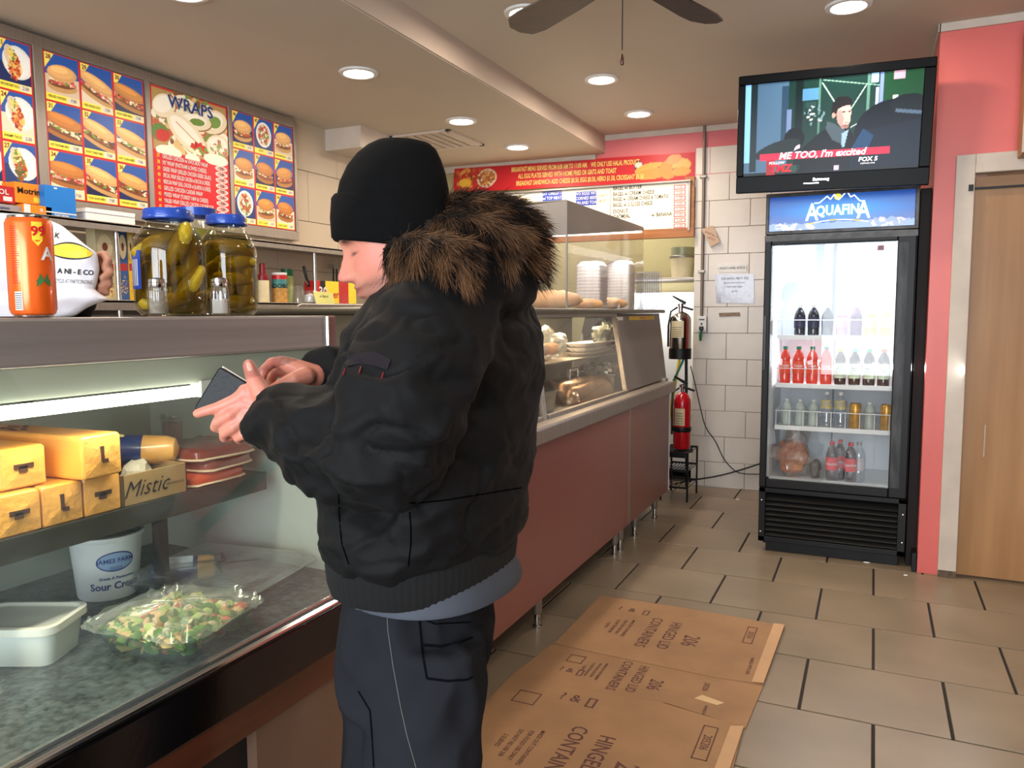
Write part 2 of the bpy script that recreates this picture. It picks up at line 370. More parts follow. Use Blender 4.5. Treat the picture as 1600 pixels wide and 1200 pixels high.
# wall behind the camera with the storefront window
wf = struct('wall_front', G().box((-3.6, -2.75, 0), (-2.2, -2.6, 2.7)).box((1.5, -2.75, 0), (2.6, -2.6, 2.7)).box((-2.2, -2.75, 0), (1.5, -2.6, .45)).box((-2.2, -2.75, 2.55), (1.5, -2.6, 2.7)), m_cream, loc=(0, -2.6, 0))
w1 = struct('window_1', G().box((-2.2, -2.70, .45), (1.5, -2.65, .50)).box((-2.2, -2.70, 2.5), (1.5, -2.65, 2.55)).box((-.72, -2.2, .45), (-.62, -2.15, 2.55)).box((.6, -2.70, .45), (.66, -2.65, 2.55)), mat('aluminium_frame', (90, 90, 92), .4, .8), loc=(0, -2.65, .45), label='aluminium storefront window frame')
# hanging cupboard side at the right frame edge
cb = thing('wall_box', 'tan wooden box edge high on the pink wall above the door casing', 'box', (.70, 4.38, 2.04))
part('box_body', G().box((.585, 4.20, 2.05), (1.0, 4.384, 2.62)), mat('tan_box', (160, 118, 78), .5, 0, .1, 3), cb, 0, .004)
part('edge_strip', G().box((.578, 4.195, 2.05), (.586, 4.21, 2.62)), m_trimw, cb, 0)
# bulkhead box under the low ceiling
q0 = AY(466, 205, 4.30); q1 = AY(556, 200, 4.36)
struct('trim_4', G().box((-3.41, 4.33, 2.44), (-3.115, 5.05, 2.585)), m_trimw, bevel=.004, label='boxed duct cover in the corner beneath the low ceiling')
# ceiling vent
vt = thing('ceiling_vent', 'white slatted air vent in the low ceiling above the back counter', 'vent', (-2.9, 4.93, LOWC))
va, vb = (-3.12, 4.67), (-2.64, 5.20)
g = G()
for a, b in (((va[0], va[1]), (vb[0], va[1]+.03)), ((va[0], vb[1]-.03), (vb[0], vb[1])), ((va[0], va[1]), (va[0]+.03, vb[1])), ((vb[0]-.03, va[1]), (vb[0], vb[1]))): g.box((*a, LOWC-.014), (*b, LOWC))
part('frame', g, m_trimw, vt, 0, .002)
part('backing', G().box((va[0]+.03, va[1]+.03, LOWC-.004), (vb[0]-.03, vb[1]-.03, LOWC)), mat('vent_back', (150, 138, 124), .7), vt, 0)
for i in range(6):
    x = va[0]+.075+i*.068
    part('slat', G().box((-.0325, -.235, -.001), (.0325, .235, .001), 0, T(x, 4.935, LOWC-.009) @ Ry(.07)), m_trimw, vt, 0)
# downlights
lampm = glow('lamp_glow', (255, 240, 222), 14)
where = {0: 'over the counter nearest the window', 1: 'in the low ceiling over the deli counter'}
dlab = ['round recessed downlight in the low ceiling, over the near counter out of frame', 'round recessed downlight in the low ceiling, above the deli case', 'round recessed downlight in the low ceiling, nearest the menu boards',
        'round recessed downlight in the low ceiling, between the vent and the ceiling step', 'round recessed downlight in the low ceiling, just above the red breakfast banner',
        'round recessed downlight in the high ceiling, next to the fan blade tip', 'round recessed downlight in the high ceiling, middle one beside the ceiling step', 'round recessed downlight in the high ceiling, nearest the pink back wall',
        'round recessed downlight in the high ceiling, above the television', 'round recessed downlight in the high ceiling, over the customer aisle', 'round recessed downlight in the high ceiling, near the storefront']
for i, (x, y, z) in enumerate(LAMPS):
    if i == 0:
        d0 = thing('downlight', dlab[0], 'light', (x, y, z), group='recessed downlights')
        g = G().lathe([(.072, -.004), (.078, -.012), (.098, -.010), (.102, -.001), (.072, -.001)], 32, 0, T(x, y, z), cap=False)
        part('trim_ring', g, m_white, d0)
        part('lens', G().lathe([(.001, -.009), (.050, -.009), (.073, -.005)], 32, 0, T(x, y, z), cap=False), lampm, d0)
    else: copy_tree(d0, (x, y, z), label=dlab[i])
# ceiling fan
fc = AZ(969, -38, 2.45)
fan = thing('ceiling_fan', 'dark brown ceiling fan seen from below with pull chain', 'fan', (fc.x, fc.y, HIGHC))
part('motor_housing', G().lathe([(.04, .0), (.09, .02), (.11, .06), (.11, .13), (.05, .17), (.02, .19)], 28, 0, T(fc.x, fc.y, 2.43)), m_darkwood, fan)
part('downrod', G().lathe([(.014, .15), (.014, .27), (.05, .275), (.06, .29)], 16, 0, T(fc.x, fc.y, 2.43)), m_blackmetal, fan)
t1 = AZ(806, 52, 2.45); t2 = AZ(1118, 44, 2.45)
a1 = math.atan2(t1.y-fc.y, t1.x-fc.x); a2 = math.atan2(t2.y-fc.y, t2.x-fc.x); L = (t1-fc).length
mb1 = mat('fan_blade_brown', (50, 30, 26), .7, 0, .2, 5, stretch=(1, 8, 1))
mb2 = mat('fan_blade_grey', (110, 96, 84), .4, 0, .1, 5, stretch=(1, 8, 1))  # greyer tone, used on one blade only
gap = a1-a2
for j, a in enumerate([a1, a2]+[a2-(2*PI-gap)*q/(4 if gap < 1.6 else 3) for q in range(1, 4 if gap < 1.6 else 3)]):
    M = T(fc.x, fc.y, 2.46) @ Rz(a) @ Rx(rad(11))
    pts = [(.16, -.055, 0), (.30, -.066, 0), (L-.10, -.075, 0), (L-.03, -.062, 0), (L, -.02, 0), (L-.002, .03, 0), (L-.05, .07, 0), (L-.12, .076, 0), (.30, .066, 0), (.16, .055, 0)]
    part('blade', G().prism([M @ Vector(p) for p in pts], (0, 0, .007)), mb2 if j == 0 else mb1, fan, 30)
    part('blade_iron', G().box((.08, -.02, .005), (.22, .02, .012), 0, M), m_blackmetal, fan, 0)
cpx = AY(972, 92, fc.y)
g = G()
z0, z1 = 2.44, cpx.z
for i in range(44): g.ell((cpx.x, fc.y, z0+(z1+.03-z0)*i/43), .0026, nu=6, nv=4)
g.tube([(cpx.x, fc.y, z0), (cpx.x, fc.y, z1+.03)], .001, 5)
part('pull_chain', g, m_blackmetal, fan)
part('pull_knob', G().lathe([(.001, -.022), (.006, -.019), (.008, -.010), (.006, .0), (.0025, .016)], 14, 0, T(cpx.x, fc.y, z1)), m_darkwood, fan)
# ================================================================== DELI CASE
DX, DXT, DY0, DY1, DZ = -1.05, -1.25, -.55, 1.56, .68
case = thing('deli_case', 'stainless deli display case with slanted glass front and lit shelf, nearest the camera', 'display case', (-1.45, .5, 0))
# lower body
m_kick_shade = mat('kick_shade_black', (20, 18, 18), .5, 0, .2, 10)  # black kick base also carries the shadow below the wood strip
m_rail = mat('dark_steel_rail', (70, 68, 74), .22, 1, .2, 3, .02, 60, stretch=(30, 1, 1))
part('base_cabinet', G().box((-1.9, DY0, .10), (DX-.045, DY1, DZ-.02)), m_kick_shade, case, 0)
part('rail_band', G().box((DX-.05, DY0, .60), (DX, DY1, .695)), m_rail, case, 0, .004, label='dark polished steel band under the glass')
part('wood_strip', G().box((DX-.05, DY0, .538), (DX-.004, DY1, .60)), m_darkwood, case, 0, .002, label='red brown wood grain strip')
part('lower_panel', G().box((DX-.07, 1.10, .30), (DX-.02, DY1, .538)), mat('lower_tan_panel', (110, 84, 68), .45, 0, .1, 3), case, 0, label='tan lower panel')
part('toe_panel', G().box((DX-.12, DY0, .0), (DX-.08, DY1, .30)), m_kick_shade, case, 0)
g = G()
for dz, dx in ((.702, -.008), (.697, -.022), (.705, -.036)): g.tube([(DX+dx, DY0, dz), (DX+dx, DY1, dz)], .0055, 8)
part('glass_channel', g, m_chrome, case, label='bright chrome channel holding the glass')
# deck with fine black speckle
m_deck = mat('deck_grey', (40, 46, 46), .30, 0, .3, 70, .3, 70, rgb2=(96, 106, 104))
part('deck', G().box((-1.88, DY0, DZ-.02), (DX-.04, DY1, DZ)), m_deck, case, 0)
m_int = mat('case_liner', (172, 178, 168), .35, 0, .04, 3)
part('rear_wall', G().box((-1.90, DY0, DZ-.02), (-1.875, DY1, 1.30)), m_int, case, 0)
part('end_wall', G().prism([(-1.88, DY1, DZ), (DX-.05, DY1, DZ), (DXT-.02, DY1, 1.25), (-1.88, DY1, 1.25)], (0, .02, 0)), m_int, case, 0, label='pale end wall of the case')
m_endp = mat('end_panel_maroon', (112, 66, 64), .35, 0, .08, 3)
part('end_cap', G().prism([(-1.9, DY1+.02, .1), (DX, DY1+.02, .1), (DX, DY1+.02, .69), (DXT+.0, DY1+.02, 1.25), (DXT+.0, DY1+.02, 1.335), (-1.9, DY1+.02, 1.335)], (0, .035, 0)), m_endp, case, 0, .004, label='maroon end cap')
part('end_edge', G().tube([(DXT+.004, DY1+.014, 1.333), (DXT+.004, DY1+.014, 1.25), (DX+.004, DY1+.014, .70)], .005, 6), m_chrome, case)
# top
part('top_band', G().box((DXT-.03, DY0, 1.253), (DXT, DY1+.02, 1.335)), mat('band_steel', (150, 144, 142), .48, .55, .12, 5, .03, 90, stretch=(1, .15, 8)), case, 0, .006, label='broad stainless band along the top front')
part('top_plate', G().box((-1.9, DY0, 1.315), (DXT-.028, DY1+.02, 1.333)), m_steel, case, 0, .003)
part('light_hood', G().prism([(DXT-.035, DY0, 1.25), (DXT-.045, DY0, 1.25), (DXT-.095, DY0, 1.195), (DXT-.085, DY0, 1.19)], (0, DY1-DY0, 0)), m_int, case, 0, label='grey green reflector over the tube light')
part('hood_top', G().box((-1.88, DY0, 1.245), (DXT-.04, DY1, 1.255)), m_int, case, 0)
part('light_tube', G().tube([(-1.345, DY0+.05, 1.172), (-1.345, 1.24, 1.172)], .0125, 14), glow('tube_glow', (255, 250, 228), 9), case, label='glowing fluorescent tube')
part('tube_holder', G().box((-1.362, 1.24, 1.158), (-1.328, 1.28, 1.195)), m_white, case, 0, .002); part('tube_holder', G().box((-1.362, DY0+.01, 1.158), (-1.328, DY0+.05, 1.195)), m_white, case, 0, .002)
area('case_light', (-1.345, .35, 1.15), (0, rad(-10), 0), .04, 1.7, 5.2, (1, .93, .74))
# glass
m_cg = pane('case_glass', (.95, .98, .96), .05, .02, .055, 5, (1, 1.2, 3), (.80, .9, .92))
part('front_glass', G().prism([(DX-.022, DY0, .70), (DXT-.012, DY0, 1.255), (DXT-.012, DY1, 1.255), (DX-.022, DY1, .70)], (-.004, 0, 0)), m_cg, case, 0, label='slanted smeared front glass')
# inner shelf
part('shelf', G().box((-1.86, DY0, .925), (-1.40, 1.50, .938)), m_steel_v, case, 0)
part('shelf_lip', G().box((-1.40, DY0, .893), (-1.392, 1.50, .94)), mat('lip_dark', (72, 74, 66), .35, .7, .2, 6), case, 0, .002, label='dark shelf lip')
p = AX(250, 830, -1.5)
part('shelf_post', G().box((p.x-.012, p.y-.012, DZ), (p.x+.012, p.y+.012, .925)), m_blackmetal, case, 0)
# ------------------------------------------------------------------ contents on the shelf
m_cheese = mat('orange_cheese', (222, 150, 62), .3, 0, .10, 9, .06, 60, coat=.4)
m_foil = mat('creased_film', (228, 164, 80), .22, 0, .12, 20, .5, 40, coat=.6)
m_mark = mat('dark_ink_stain', (70, 38, 18), .6, 0, .3, 60)
def cheese(c, sx, sy, sz, rz, label, marks=1, seal=True):
    t = thing('cheese_block', label, 'cheese', (c[0], c[1], c[2]), rz, 'wrapped orange cheese blocks in the case')
    M = T(*c) @ Rz(rz)
    part('block', G().box((-sx/2, -sy/2, 0), (sx/2, sy/2, sz), 0, M), m_cheese, t, 0, .008, bseg=3)
    g = G()   # film end folds fanning from the middle of the end facing the glass
    for s0, s1 in (((-1, 0), (1, 0)), ((1, 0), (1, 1)), ((1, 1), (-1, 1)), ((-1, 1), (-1, 0))):
        a = (sx/2+.0005, s0[0]*sy/2*.92, sz*(.06+.88*s0[1])); b = (sx/2+.0005, s1[0]*sy/2*.92, sz*(.06+.88*s1[1])); m = (sx/2+.005, 0, sz*.5)
        g.add([a, b, m], [(0, 1, 2)], 0, M)
    part('film_fold', g, m_foil, t, 0)
    g = G(); z = sz*.55
    g.box((sx/2+.002, -.008, z-.014), (sx/2+.006, -.001, z+.016), 0, M).box((sx/2+.002, -.004, z-.018), (sx/2+.006, .008, z-.010), 0, M) if marks == 1 else g.box((sx/2+.002, -.02, z-.005), (sx/2+.006, .016, z+.004), 0, M).box((sx/2+.002, -.012, z-.012), (sx/2+.006, .004, z), 0, M)
    part('end_stamp', g, m_mark, t, 0)
    g = G()
    for i in range(14): g.ell((random.uniform(-.06, .02), random.uniform(-sy*.3, sy*.3), sz+.0015), (random.uniform(.006, .016), .004, .0012), 0, M, 8, 4)
    part('top_print', g, m_mark, t)
    return t
SZ = .938
c1 = AX(55, 800, -1.40)
for k, (lb_, mk) in enumerate((('orange cheese block in the lower row at the left frame edge', 1), ('orange cheese block in the lower row, second from the frame edge, sideways stamp', 2), ('orange cheese block in the lower row, third from the frame edge, upright stamp', 1), ('orange cheese block in the lower row, next to the cardboard tray', 2))):
    cheese((-1.60, .79+.0845*k, SZ), .40, .083, .080, 0, lb_, mk)
cheese((-1.58, 1.015, SZ+.081), .42, .088, .086, rad(3), 'long orange cheese block lying on top of the lower row', 1)
cheese((-1.62, .90, SZ+.081), .40, .088, .078, 0, 'orange cheese block on top of the row at the left frame edge', 2)
# cardboard tray with lettering
m_card = mat('brown_card', (150, 120, 78), .7, 0, .08, 12, .06, 80)
tr = thing('cardboard_tray', 'shallow brown cardboard tray with a handwritten style word on its front', 'tray', (-1.52, 1.17, SZ))
ta, tb = 1.09, 1.255
part('tray_body', G().box((-1.66, ta, SZ), (-1.40, tb, SZ+.004)).box((-1.404, ta, SZ), (-1.40, tb, SZ+.068)).box((-1.66, ta, SZ), (-1.656, tb, SZ+.068)).box((-1.66, ta, SZ), (-1.40, ta+.004, SZ+.068)).box((-1.66, tb-.004, SZ), (-1.40, tb, SZ+.068)), m_card, tr, 0, .001)
FM = lambda y, z, x=-1.3985: frame((x, y, z), (0, 1, 0), (0, 0, 1))
part('lettering', G().text('Mistic', .050, FM(1.145, SZ+.034), sx=.95, shear=.45, bold=-.004)  .text('www.mistic.com', .010, FM(1.222, SZ+.03), sx=.7), m_printk, tr, 0)
for i, (x, y, r) in enumerate(((-1.50, 1.205, .030), (-1.56, 1.135, .026))):
    t = thing('paper_parcel', ['crumpled white paper parcel standing in the cardboard tray, right one', 'crumpled white paper parcel in the cardboard tray, left one'][i], 'parcel', (x, y, SZ+.004))
    g = G().ell((x, y, SZ+.04), (r, r*1.2, .036), nu=14, nv=8)
    g.v = [tuple(Vector(v)+Vector((mnoise.noise(Vector(v)*60)*.008,)*3)) for v in g.v]
    part('wrap', g, mat('white_paper', (222, 216, 200), .6, 0, .05, 20, .2, 80), t, 20)
# bologna roll (blue sleeve, casing end)
def chub(name, a, b, r, label, white=False):
    a, b = Vector(a), Vector(b); d = (b-a); t = thing(name, label, 'sausage', tuple((a+b)/2-Vector((0, 0, r))), group=None)
    part('casing', G().tube([a, a+d*.08, a+d*.72], [r*.9, r, r], 20), mat('blue_sleeve', (24, 48, 110), .3, 0, .25, 20, .05, 80, coat=.5), t, label='printed blue sleeve')
    part('meat_end', G().tube([a+d*.72, a+d*.9, a+d*.97, b], [r*.99, r*.97, r*.8, r*.25], 20), mat('tan_casing', (214, 160, 88), .3, 0, .1, 20, .1, 60, coat=.5), t, label='tan casing end')
    side = d.cross(Vector((0, 0, 1))).normalized()
    if side.x < 0: side = -side
    g = G()
    M = frame(a+d*.38+Vector((0, 0, r*.75))+side*r*.75, d, Vector((0, 0, 1))-side)
    if white: g.box((-.035, -r*.5, -.002), (.04, r*.5, .004), 0, M)
    else:
        for i in range(16): g.ell((random.uniform(-.07, .06), random.uniform(-.02, .022), .001), (random.uniform(.005, .014), random.uniform(.003, .006), .003), 0, M, 8, 4)
    part('print', g, mat('sleeve_print', (205, 196, 150) if not white else (200, 205, 214), .5, 0, .2, 60), t)
    return t
a = AX(190, 705, -1.60); a.z = SZ+.115
chub('bologna_roll', (-1.66, 1.11, SZ+.104), (-1.455, 1.285, SZ+.088), .034, 'bologna roll in a blue sleeve across the cardboard tray')
# vacuum packed meat
m_meat = mat('red_meat', (148, 62, 44), .25, 0, .25, 14, .2, 40, coat=.9, rgb2=(120, 60, 50)); m_meat2 = mat('orange_meat', (190, 74, 40), .25, 0, .2, 14, .2, 40, coat=.9)
m_fat = mat('fat_rim', (226, 206, 176), .4)
def meat(c, sx, sy, sz, rz, m, label):
    t = thing('meat_pack', label, 'meat', c, rz, 'vacuum packed meats on the case shelf'); M = T(*c) @ Rz(rz)
    g = G(); n = 24; rings = []
    for z, s in ((0, .93), (.3, 1), (.75, .99), (1, .88)):
        rings.append([M @ Vector((sx/2*s*math.copysign(abs(math.cos(2*PI*k/n))**.35, math.cos(2*PI*k/n)), sy/2*s*math.copysign(abs(math.sin(2*PI*k/n))**.35, math.sin(2*PI*k/n)), sz*z+.003*math.sin(k*2.1)*(z > .5))) for k in range(n)])
    g.loft(rings); part('meat', g, m, t, 50)
    rings = []
    for z, s in ((0, .98), (.12, 1.05), (.24, .98)): rings.append([M @ Vector((sx/2*s*math.copysign(abs(math.cos(2*PI*k/n))**.35, math.cos(2*PI*k/n)), sy/2*s*math.copysign(abs(math.sin(2*PI*k/n))**.35, math.sin(2*PI*k/n)), sz*z+.002*math.sin(k*3.3))) for k in range(n)])
    part('sealed_rim', G().loft(rings), m_fat, t, 50)
meat((-1.50, 1.365, SZ), .19, .18, .030, 0, m_meat2, 'flat pack of orange red sliced meat, lowest of the meat stack')
meat((-1.49, 1.39, SZ+.031), .18, .17, .026, .1, m_meat, 'pack of dark red meat in the middle of the meat stack')
meat((-1.50, 1.39, SZ+.058), .20, .19, .028, -.06, m_meat, 'pack of brown red meat on top of the meat stack')
# small clear cup at the back
p = AX(273, 690, -1.78)
cup = thing('plastic_cup', 'small clear cup of brown sauce at the back of the case shelf', 'cup', (p.x, p.y, SZ))
part('cup_wall', G().lathe([(.026, .0), (.034, .12), (.037, .122), (.037, .116), (.031, .11)], 20, 0, T(p.x, p.y, SZ), cap=False), pane('cup_plastic', (.9, .9, .88), .15, .1, .15), cup)
part('sauce', G().lathe([(.024, .002), (.031, .10)], 20, 0, T(p.x, p.y, SZ)), mat('sauce', (150, 96, 70), .4), cup)
# ------------------------------------------------------------------ contents on the deck
# sour cream tub
p = AZ(172, 938, DZ); tx, ty = p.x-.05, p.y+.035
tub = thing('sour_cream_tub', 'tall white round tub of sour cream with a blue oval badge', 'tub', (tx, ty, DZ))
w0 = (Vector((tx, ty, DZ))-CAMP).dot(FWD); R0 = 52/FPX*w0
H0 = .150
part('tub_body', G().lathe([(R0*.80, 0), (R0*.83, .004), (R0*.98, H0*.92), (R0*1.03, H0*.93), (R0*1.05, H0*.97), (R0*1.04, H0), (R0*.97, H0), (R0*.96, H0*.9)], 48, 0, T(tx, ty, DZ), cap=False).lathe([(.001, .002), (R0*.8, .002)], 48, 0, T(tx, ty, DZ), cap=False), mat('tub_white', (236, 238, 238), .35, 0, .02, 8), tub)
part('lid', G().lathe([(.001, H0-.016), (R0*.90, H0-.016), (R0*.93, H0-.003), (R0*1.0, H0+.002)], 48, 0, T(tx, ty, DZ), cap=False), mat('tub_lid_grey', (120, 116, 112), .2, 0, .2, 10, coat=.5), tub, label='recessed translucent lid')
fa = math.atan2(-ty, -tx)+rad(14)
def onside(cx, cy, z, r, ang): return frame((cx+r*math.cos(ang), cy+r*math.sin(ang), z), (-math.sin(ang), math.cos(ang), 0), (0, 0, 1))
def curved_text(g, s_, size, cx, cy, z, r, ang, bold=0, mi=0, sx=1, rfun=None):
    g2 = G().text(s_, size, Matrix.Identity(4), sx=sx, bold=bold)
    out = []
    for v in g2.v:
        a = ang+v[0]/r; rr = (rfun(z+v[1]) if rfun else r)+.0008
        out.append((cx+rr*math.cos(a), cy+rr*math.sin(a), z+v[1]))
    o = len(g.v); g.v += out; g.f += [tuple(i+o for i in f) for f in g2.f]; g.m += [mi]*len(g2.f); return g
rf = lambda z: R0*(.83+.15*(z-DZ)/(H0*.92))
gb = G(); nb = 40
def oval(g, a0, zc, ra, rz_, off, mi=0):
    pts = [(tx+(rf(zc+rz_*math.sin(t))+off)*math.cos(a0+ra*math.cos(t)), ty+(rf(zc+rz_*math.sin(t))+off)*math.sin(a0+ra*math.cos(t)), zc+rz_*math.sin(t)) for t in [2*PI*i/nb for i in range(nb)]]
    rows = []
    for jj in range(9):
        q = jj/8; rows.append([(tx+(rf(zc+rz_*q*math.sin(t))+off)*math.cos(a0+ra*q*math.cos(t)), ty+(rf(zc+rz_*q*math.sin(t))+off)*math.sin(a0+ra*q*math.cos(t)), zc+rz_*q*math.sin(t)) for t in [2*PI*i/nb for i in range(nb)]])
    rows[0] = [tuple(Vector(x)+Vector((1e-5*math.cos(i), 1e-5*math.sin(i), 0))) for i, x in enumerate(rows[0])]
    g.loft(rows, mi, cap=False)
m_blue = mat('print_blue', (40, 66, 140), .4); m_lblue = mat('print_light_blue', (150, 178, 214), .4)
oval(gb, fa, DZ+H0*.62, .56, .0235, .0006, 0); oval(gb, fa, DZ+H0*.62, .52, .0205, .0010, 1)
curved_text(gb, 'JAMES FARM', .0145, tx, ty, DZ+H0*.635, R0*.93, fa, .02, 0, 1.0, lambda z: rf(z)+.001)
for i in range(4): curved_text(gb, '~~~~~~', .008, tx, ty, DZ+H0*(.54-.02*i), R0*.93, fa, .02, 0, 1.0, lambda z: rf(z)+.001)
curved_text(gb, 'Grade A Pasteurized', .0095, tx, ty, DZ+H0*.36, R0*.9, fa+.05, .02, 0, 1.0, rf)
curved_text(gb, 'Sour Cream', .0235, tx, ty, DZ+H0*.23, R0*.9, fa+.02, .03, 0, 1.0, rf)
part('printing', gb, [m_blue, m_lblue], tub, 0)
# white lidded box container
cx0, cx1, cy0, cy1, hh = -1.56, -1.372, .79, .925, .078
cont = thing('food_container', 'white square plastic food container with translucent lid at the left of the case floor', 'container', (-1.46, .89, DZ))
def rrect(x0, x1, y0, y1, r, z, n=5):
    pts = []
    for (cx, cy, a0) in ((x1-r, y1-r, 0), (x0+r, y1-r, PI/2), (x0+r, y0+r, PI), (x1-r, y0+r, 1.5*PI)):
        for i in range(n+1): a = a0+PI/2*i/n; pts.append((cx+r*math.cos(a), cy+r*math.sin(a), z))
    return pts
CMt = T(-1.369, .897, 0) @ Rz(rad(25)) @ T(1.372, -.79, 0)
def tr_ring(ring, M): return [tuple(M @ Vector(p)) for p in ring]
g = G().loft([tr_ring(rrect(cx0+.012, cx1-.012, cy0+.012, cy1-.012, .02, DZ), CMt), tr_ring(rrect(cx0+.003, cx1-.003, cy0+.003, cy1-.003, .025, DZ+hh-.014), CMt), tr_ring(rrect(cx0, cx1, cy0, cy1, .026, DZ+hh-.012), CMt)])
part('box_body', g, mat('milky_plastic', (238, 242, 238), .35, 0, .03, 6), cont, 40)
g = G().loft([tr_ring(rrect(cx0-.005, cx1+.005, cy0-.005, cy1+.005, .03, DZ+hh-.014), CMt), tr_ring(rrect(cx0-.005, cx1+.005, cy0-.005, cy1+.005, .03, DZ+hh), CMt), tr_ring(rrect(cx0+.004, cx1-.004, cy0+.004, cy1-.004, .026, DZ+hh+.001), CMt), tr_ring(rrect(cx0+.010, cx1-.010, cy0+.010, cy1-.010, .02, DZ+hh-.004), CMt)])
part('lid', g, mat('lid_plastic', (232, 230, 220), .25, 0, .03, 6, coat=.4), cont, 40)
# salad dish
p0, p1, p2 = AZ(135, 1000, DZ+.04), AZ(305, 1055, DZ), AZ(420, 945, DZ+.05)
sc_ = Vector((-1.250, 1.080, DZ)); sa = rad(6)
SM = T(*sc_) @ Rz(sa)
dish = thing('glass_dish', 'rectangular glass dish with wavy rim full of salad under cling film', 'dish', tuple(sc_), 0)
sx, sy, sz_ = .122, .116, .062
def wav(z, s, amp=0, n=72, M=SM):
    out = []
    for k in range(n):
        a = 2*PI*k/n; c, s_ = math.cos(a), math.sin(a)
        out.append(M @ Vector((sx*s*math.copysign(abs(c)**.42, c), sy*s*math.copysign(abs(s_)**.42, s_), z+amp*math.sin(a*18))))
    return out
m_dish = pane('dish_glass', (.86, .95, .88), .12, .03, .10, 20)
part('dish_wall', G().loft([wav(.001, .72), wav(.012, .82), wav(.054, 1.0), wav(.064, 1.07, .005), wav(.067, 1.12, .007), wav(.062, 1.05, .005), wav(.054, .975), wav(.014, .79)], cap=False), m_dish, dish, 60)
m_let = [mat('lettuce_pale', (176, 190, 96), .4, 0, .2, 20), mat('lettuce_green', (88, 136, 44), .4, 0, .3, 20), mat('chicken', (222, 176, 120), .45, 0, .2, 30), mat('tomato_red', (196, 84, 46), .3, 0, .2, 30), mat('onion_cream', (222, 206, 166), .4)]
g = G()
for i in range(820):
    x = random.uniform(-1, 1); y = random.uniform(-1, 1); lim = .80
    hgt = .016+.044*random.random() if i % 2 else .052+.024*max(0, 1-(x*x+y*y)*.8)*random.uniform(.4, 1)
    lim = .60+.26*min(1, max(0, (hgt-.012)/.045)); x *= sx*lim; y *= sy*lim; s_ = random.uniform(.007, .018)
    k = random.choices([0, 1, 2, 3, 4], [5, 6, 3, 1, 2])[0]
    M = SM @ T(x, y, max(hgt-.004, .012)) @ Matrix.Rotation(random.random()*6, 4, Vector((random.random(), random.random(), random.random())))
    g.ell((0, 0, 0), (s_, s_*random.uniform(.5, 1), s_*(.18 if k < 2 else .45)), k, M, 7, 4)
s_ = part('salad', g, m_let, dish, 60, label='chopped lettuce, chicken and tomato')
s_['kind'] = 'stuff'
# cling film domed over the dish with radial creases
rings = []
for q in (1.085, 1.0, .85, .65, .45, .25, .06):
    rg = []
    for k in range(72):
        a = 2*PI*k/72; c, s__ = math.cos(a), math.sin(a); e = .42+(1-q)*.58
        h = .069+.020*(1-q**2.2)+.006*math.sin(a*13+q*4)*q*(1-q)*3+.005*mnoise.noise(Vector((c*4, s__*4, q*6)))
        rg.append(SM @ Vector((sx*1.05*q*math.copysign(abs(c)**e, c), sy*1.05*q*math.copysign(abs(s__)**e, s__), h)))
    rings.append(rg)
part('cling_film', G().loft(rings, cap=False), pane('cling_film', (.97, .98, .97), .07, .16, .30, 22, (1, .3, 1), (.9, .92, .86)), dish, 80, label='creased clear cling film')
# clear plastic tray with second roll
pt = AZ(385, 890, DZ)
tray = thing('clear_tray', 'large clear plastic lidded tray at the far end of the case floor', 'tray', (-1.42, 1.40, DZ))
TM = T(-1.43, 1.375, DZ) @ Rz(rad(8))
def tring(s, z, sx=.175, sy=.145): return [tuple(TM @ Vector((x, y, z))) for x, y, _ in rrect(-sx*s, sx*s, -sy*s, sy*s, .03, 0)]
part('tray_wall', G().loft([tring(.86, .002), tring(.88, .006), tring(.97, .03), tring(1.03, .032), tring(1.04, .036)], cap=False), pane('tray_plastic', (.93, .96, .96), .14, .06, .16, 10, None, (.8, .86, .86)), tray, 50)
part('lid', G().loft([tring(1.05, .036), tring(1.0, .040), tring(.93, .040), tring(.90, .052), tring(.86, .056), tring(.5, .056), tring(.1, .056)], cap=False), bpy.data.materials['tray_plastic'], tray, 50)
a = AX(228, 868, -1.72)
chub('liverwurst_roll', AZ(238, 893, DZ+.032), AZ(338, 884, DZ+.032), .030, 'smaller blue sleeved meat roll with white label, on the case floor behind the tub', True)
# wrapped item at lower left corner
w_ = thing('wrapped_meat', 'dark meat crumpled in clear film at the bottom left of the case', 'meat', (-1.36, .70, DZ))
g = G().ell((-1.36, .70, DZ+.03), (.06, .07, .034), nu=24, nv=12); g.v = [tuple(Vector(v)+Vector((1, 1, .4))*mnoise.noise(Vector(v)*28)*.018) for v in g.v]
part('meat', g, mat('grey_meat', (104, 92, 88), .3, 0, .3, 14, coat=.8), w_, 50)
g2 = G(); g2.v = [tuple((Vector(v)-Vector((-1.36, .70, DZ+.02)))*1.18+Vector((-1.36, .70, DZ+.026))+Vector((1, 1, 1))*mnoise.noise(Vector(v)*80)*.006) for v in g.v]; g2.f = g.f; g2.m = g.m
part('film', g2, bpy.data.materials['cling_film'], w_, 10)
# ================================================================== ON TOP OF THE DELI CASE
TZ = 1.3355
def at_top(x, X): q = AX(x, 490, X); return q.x, q.y
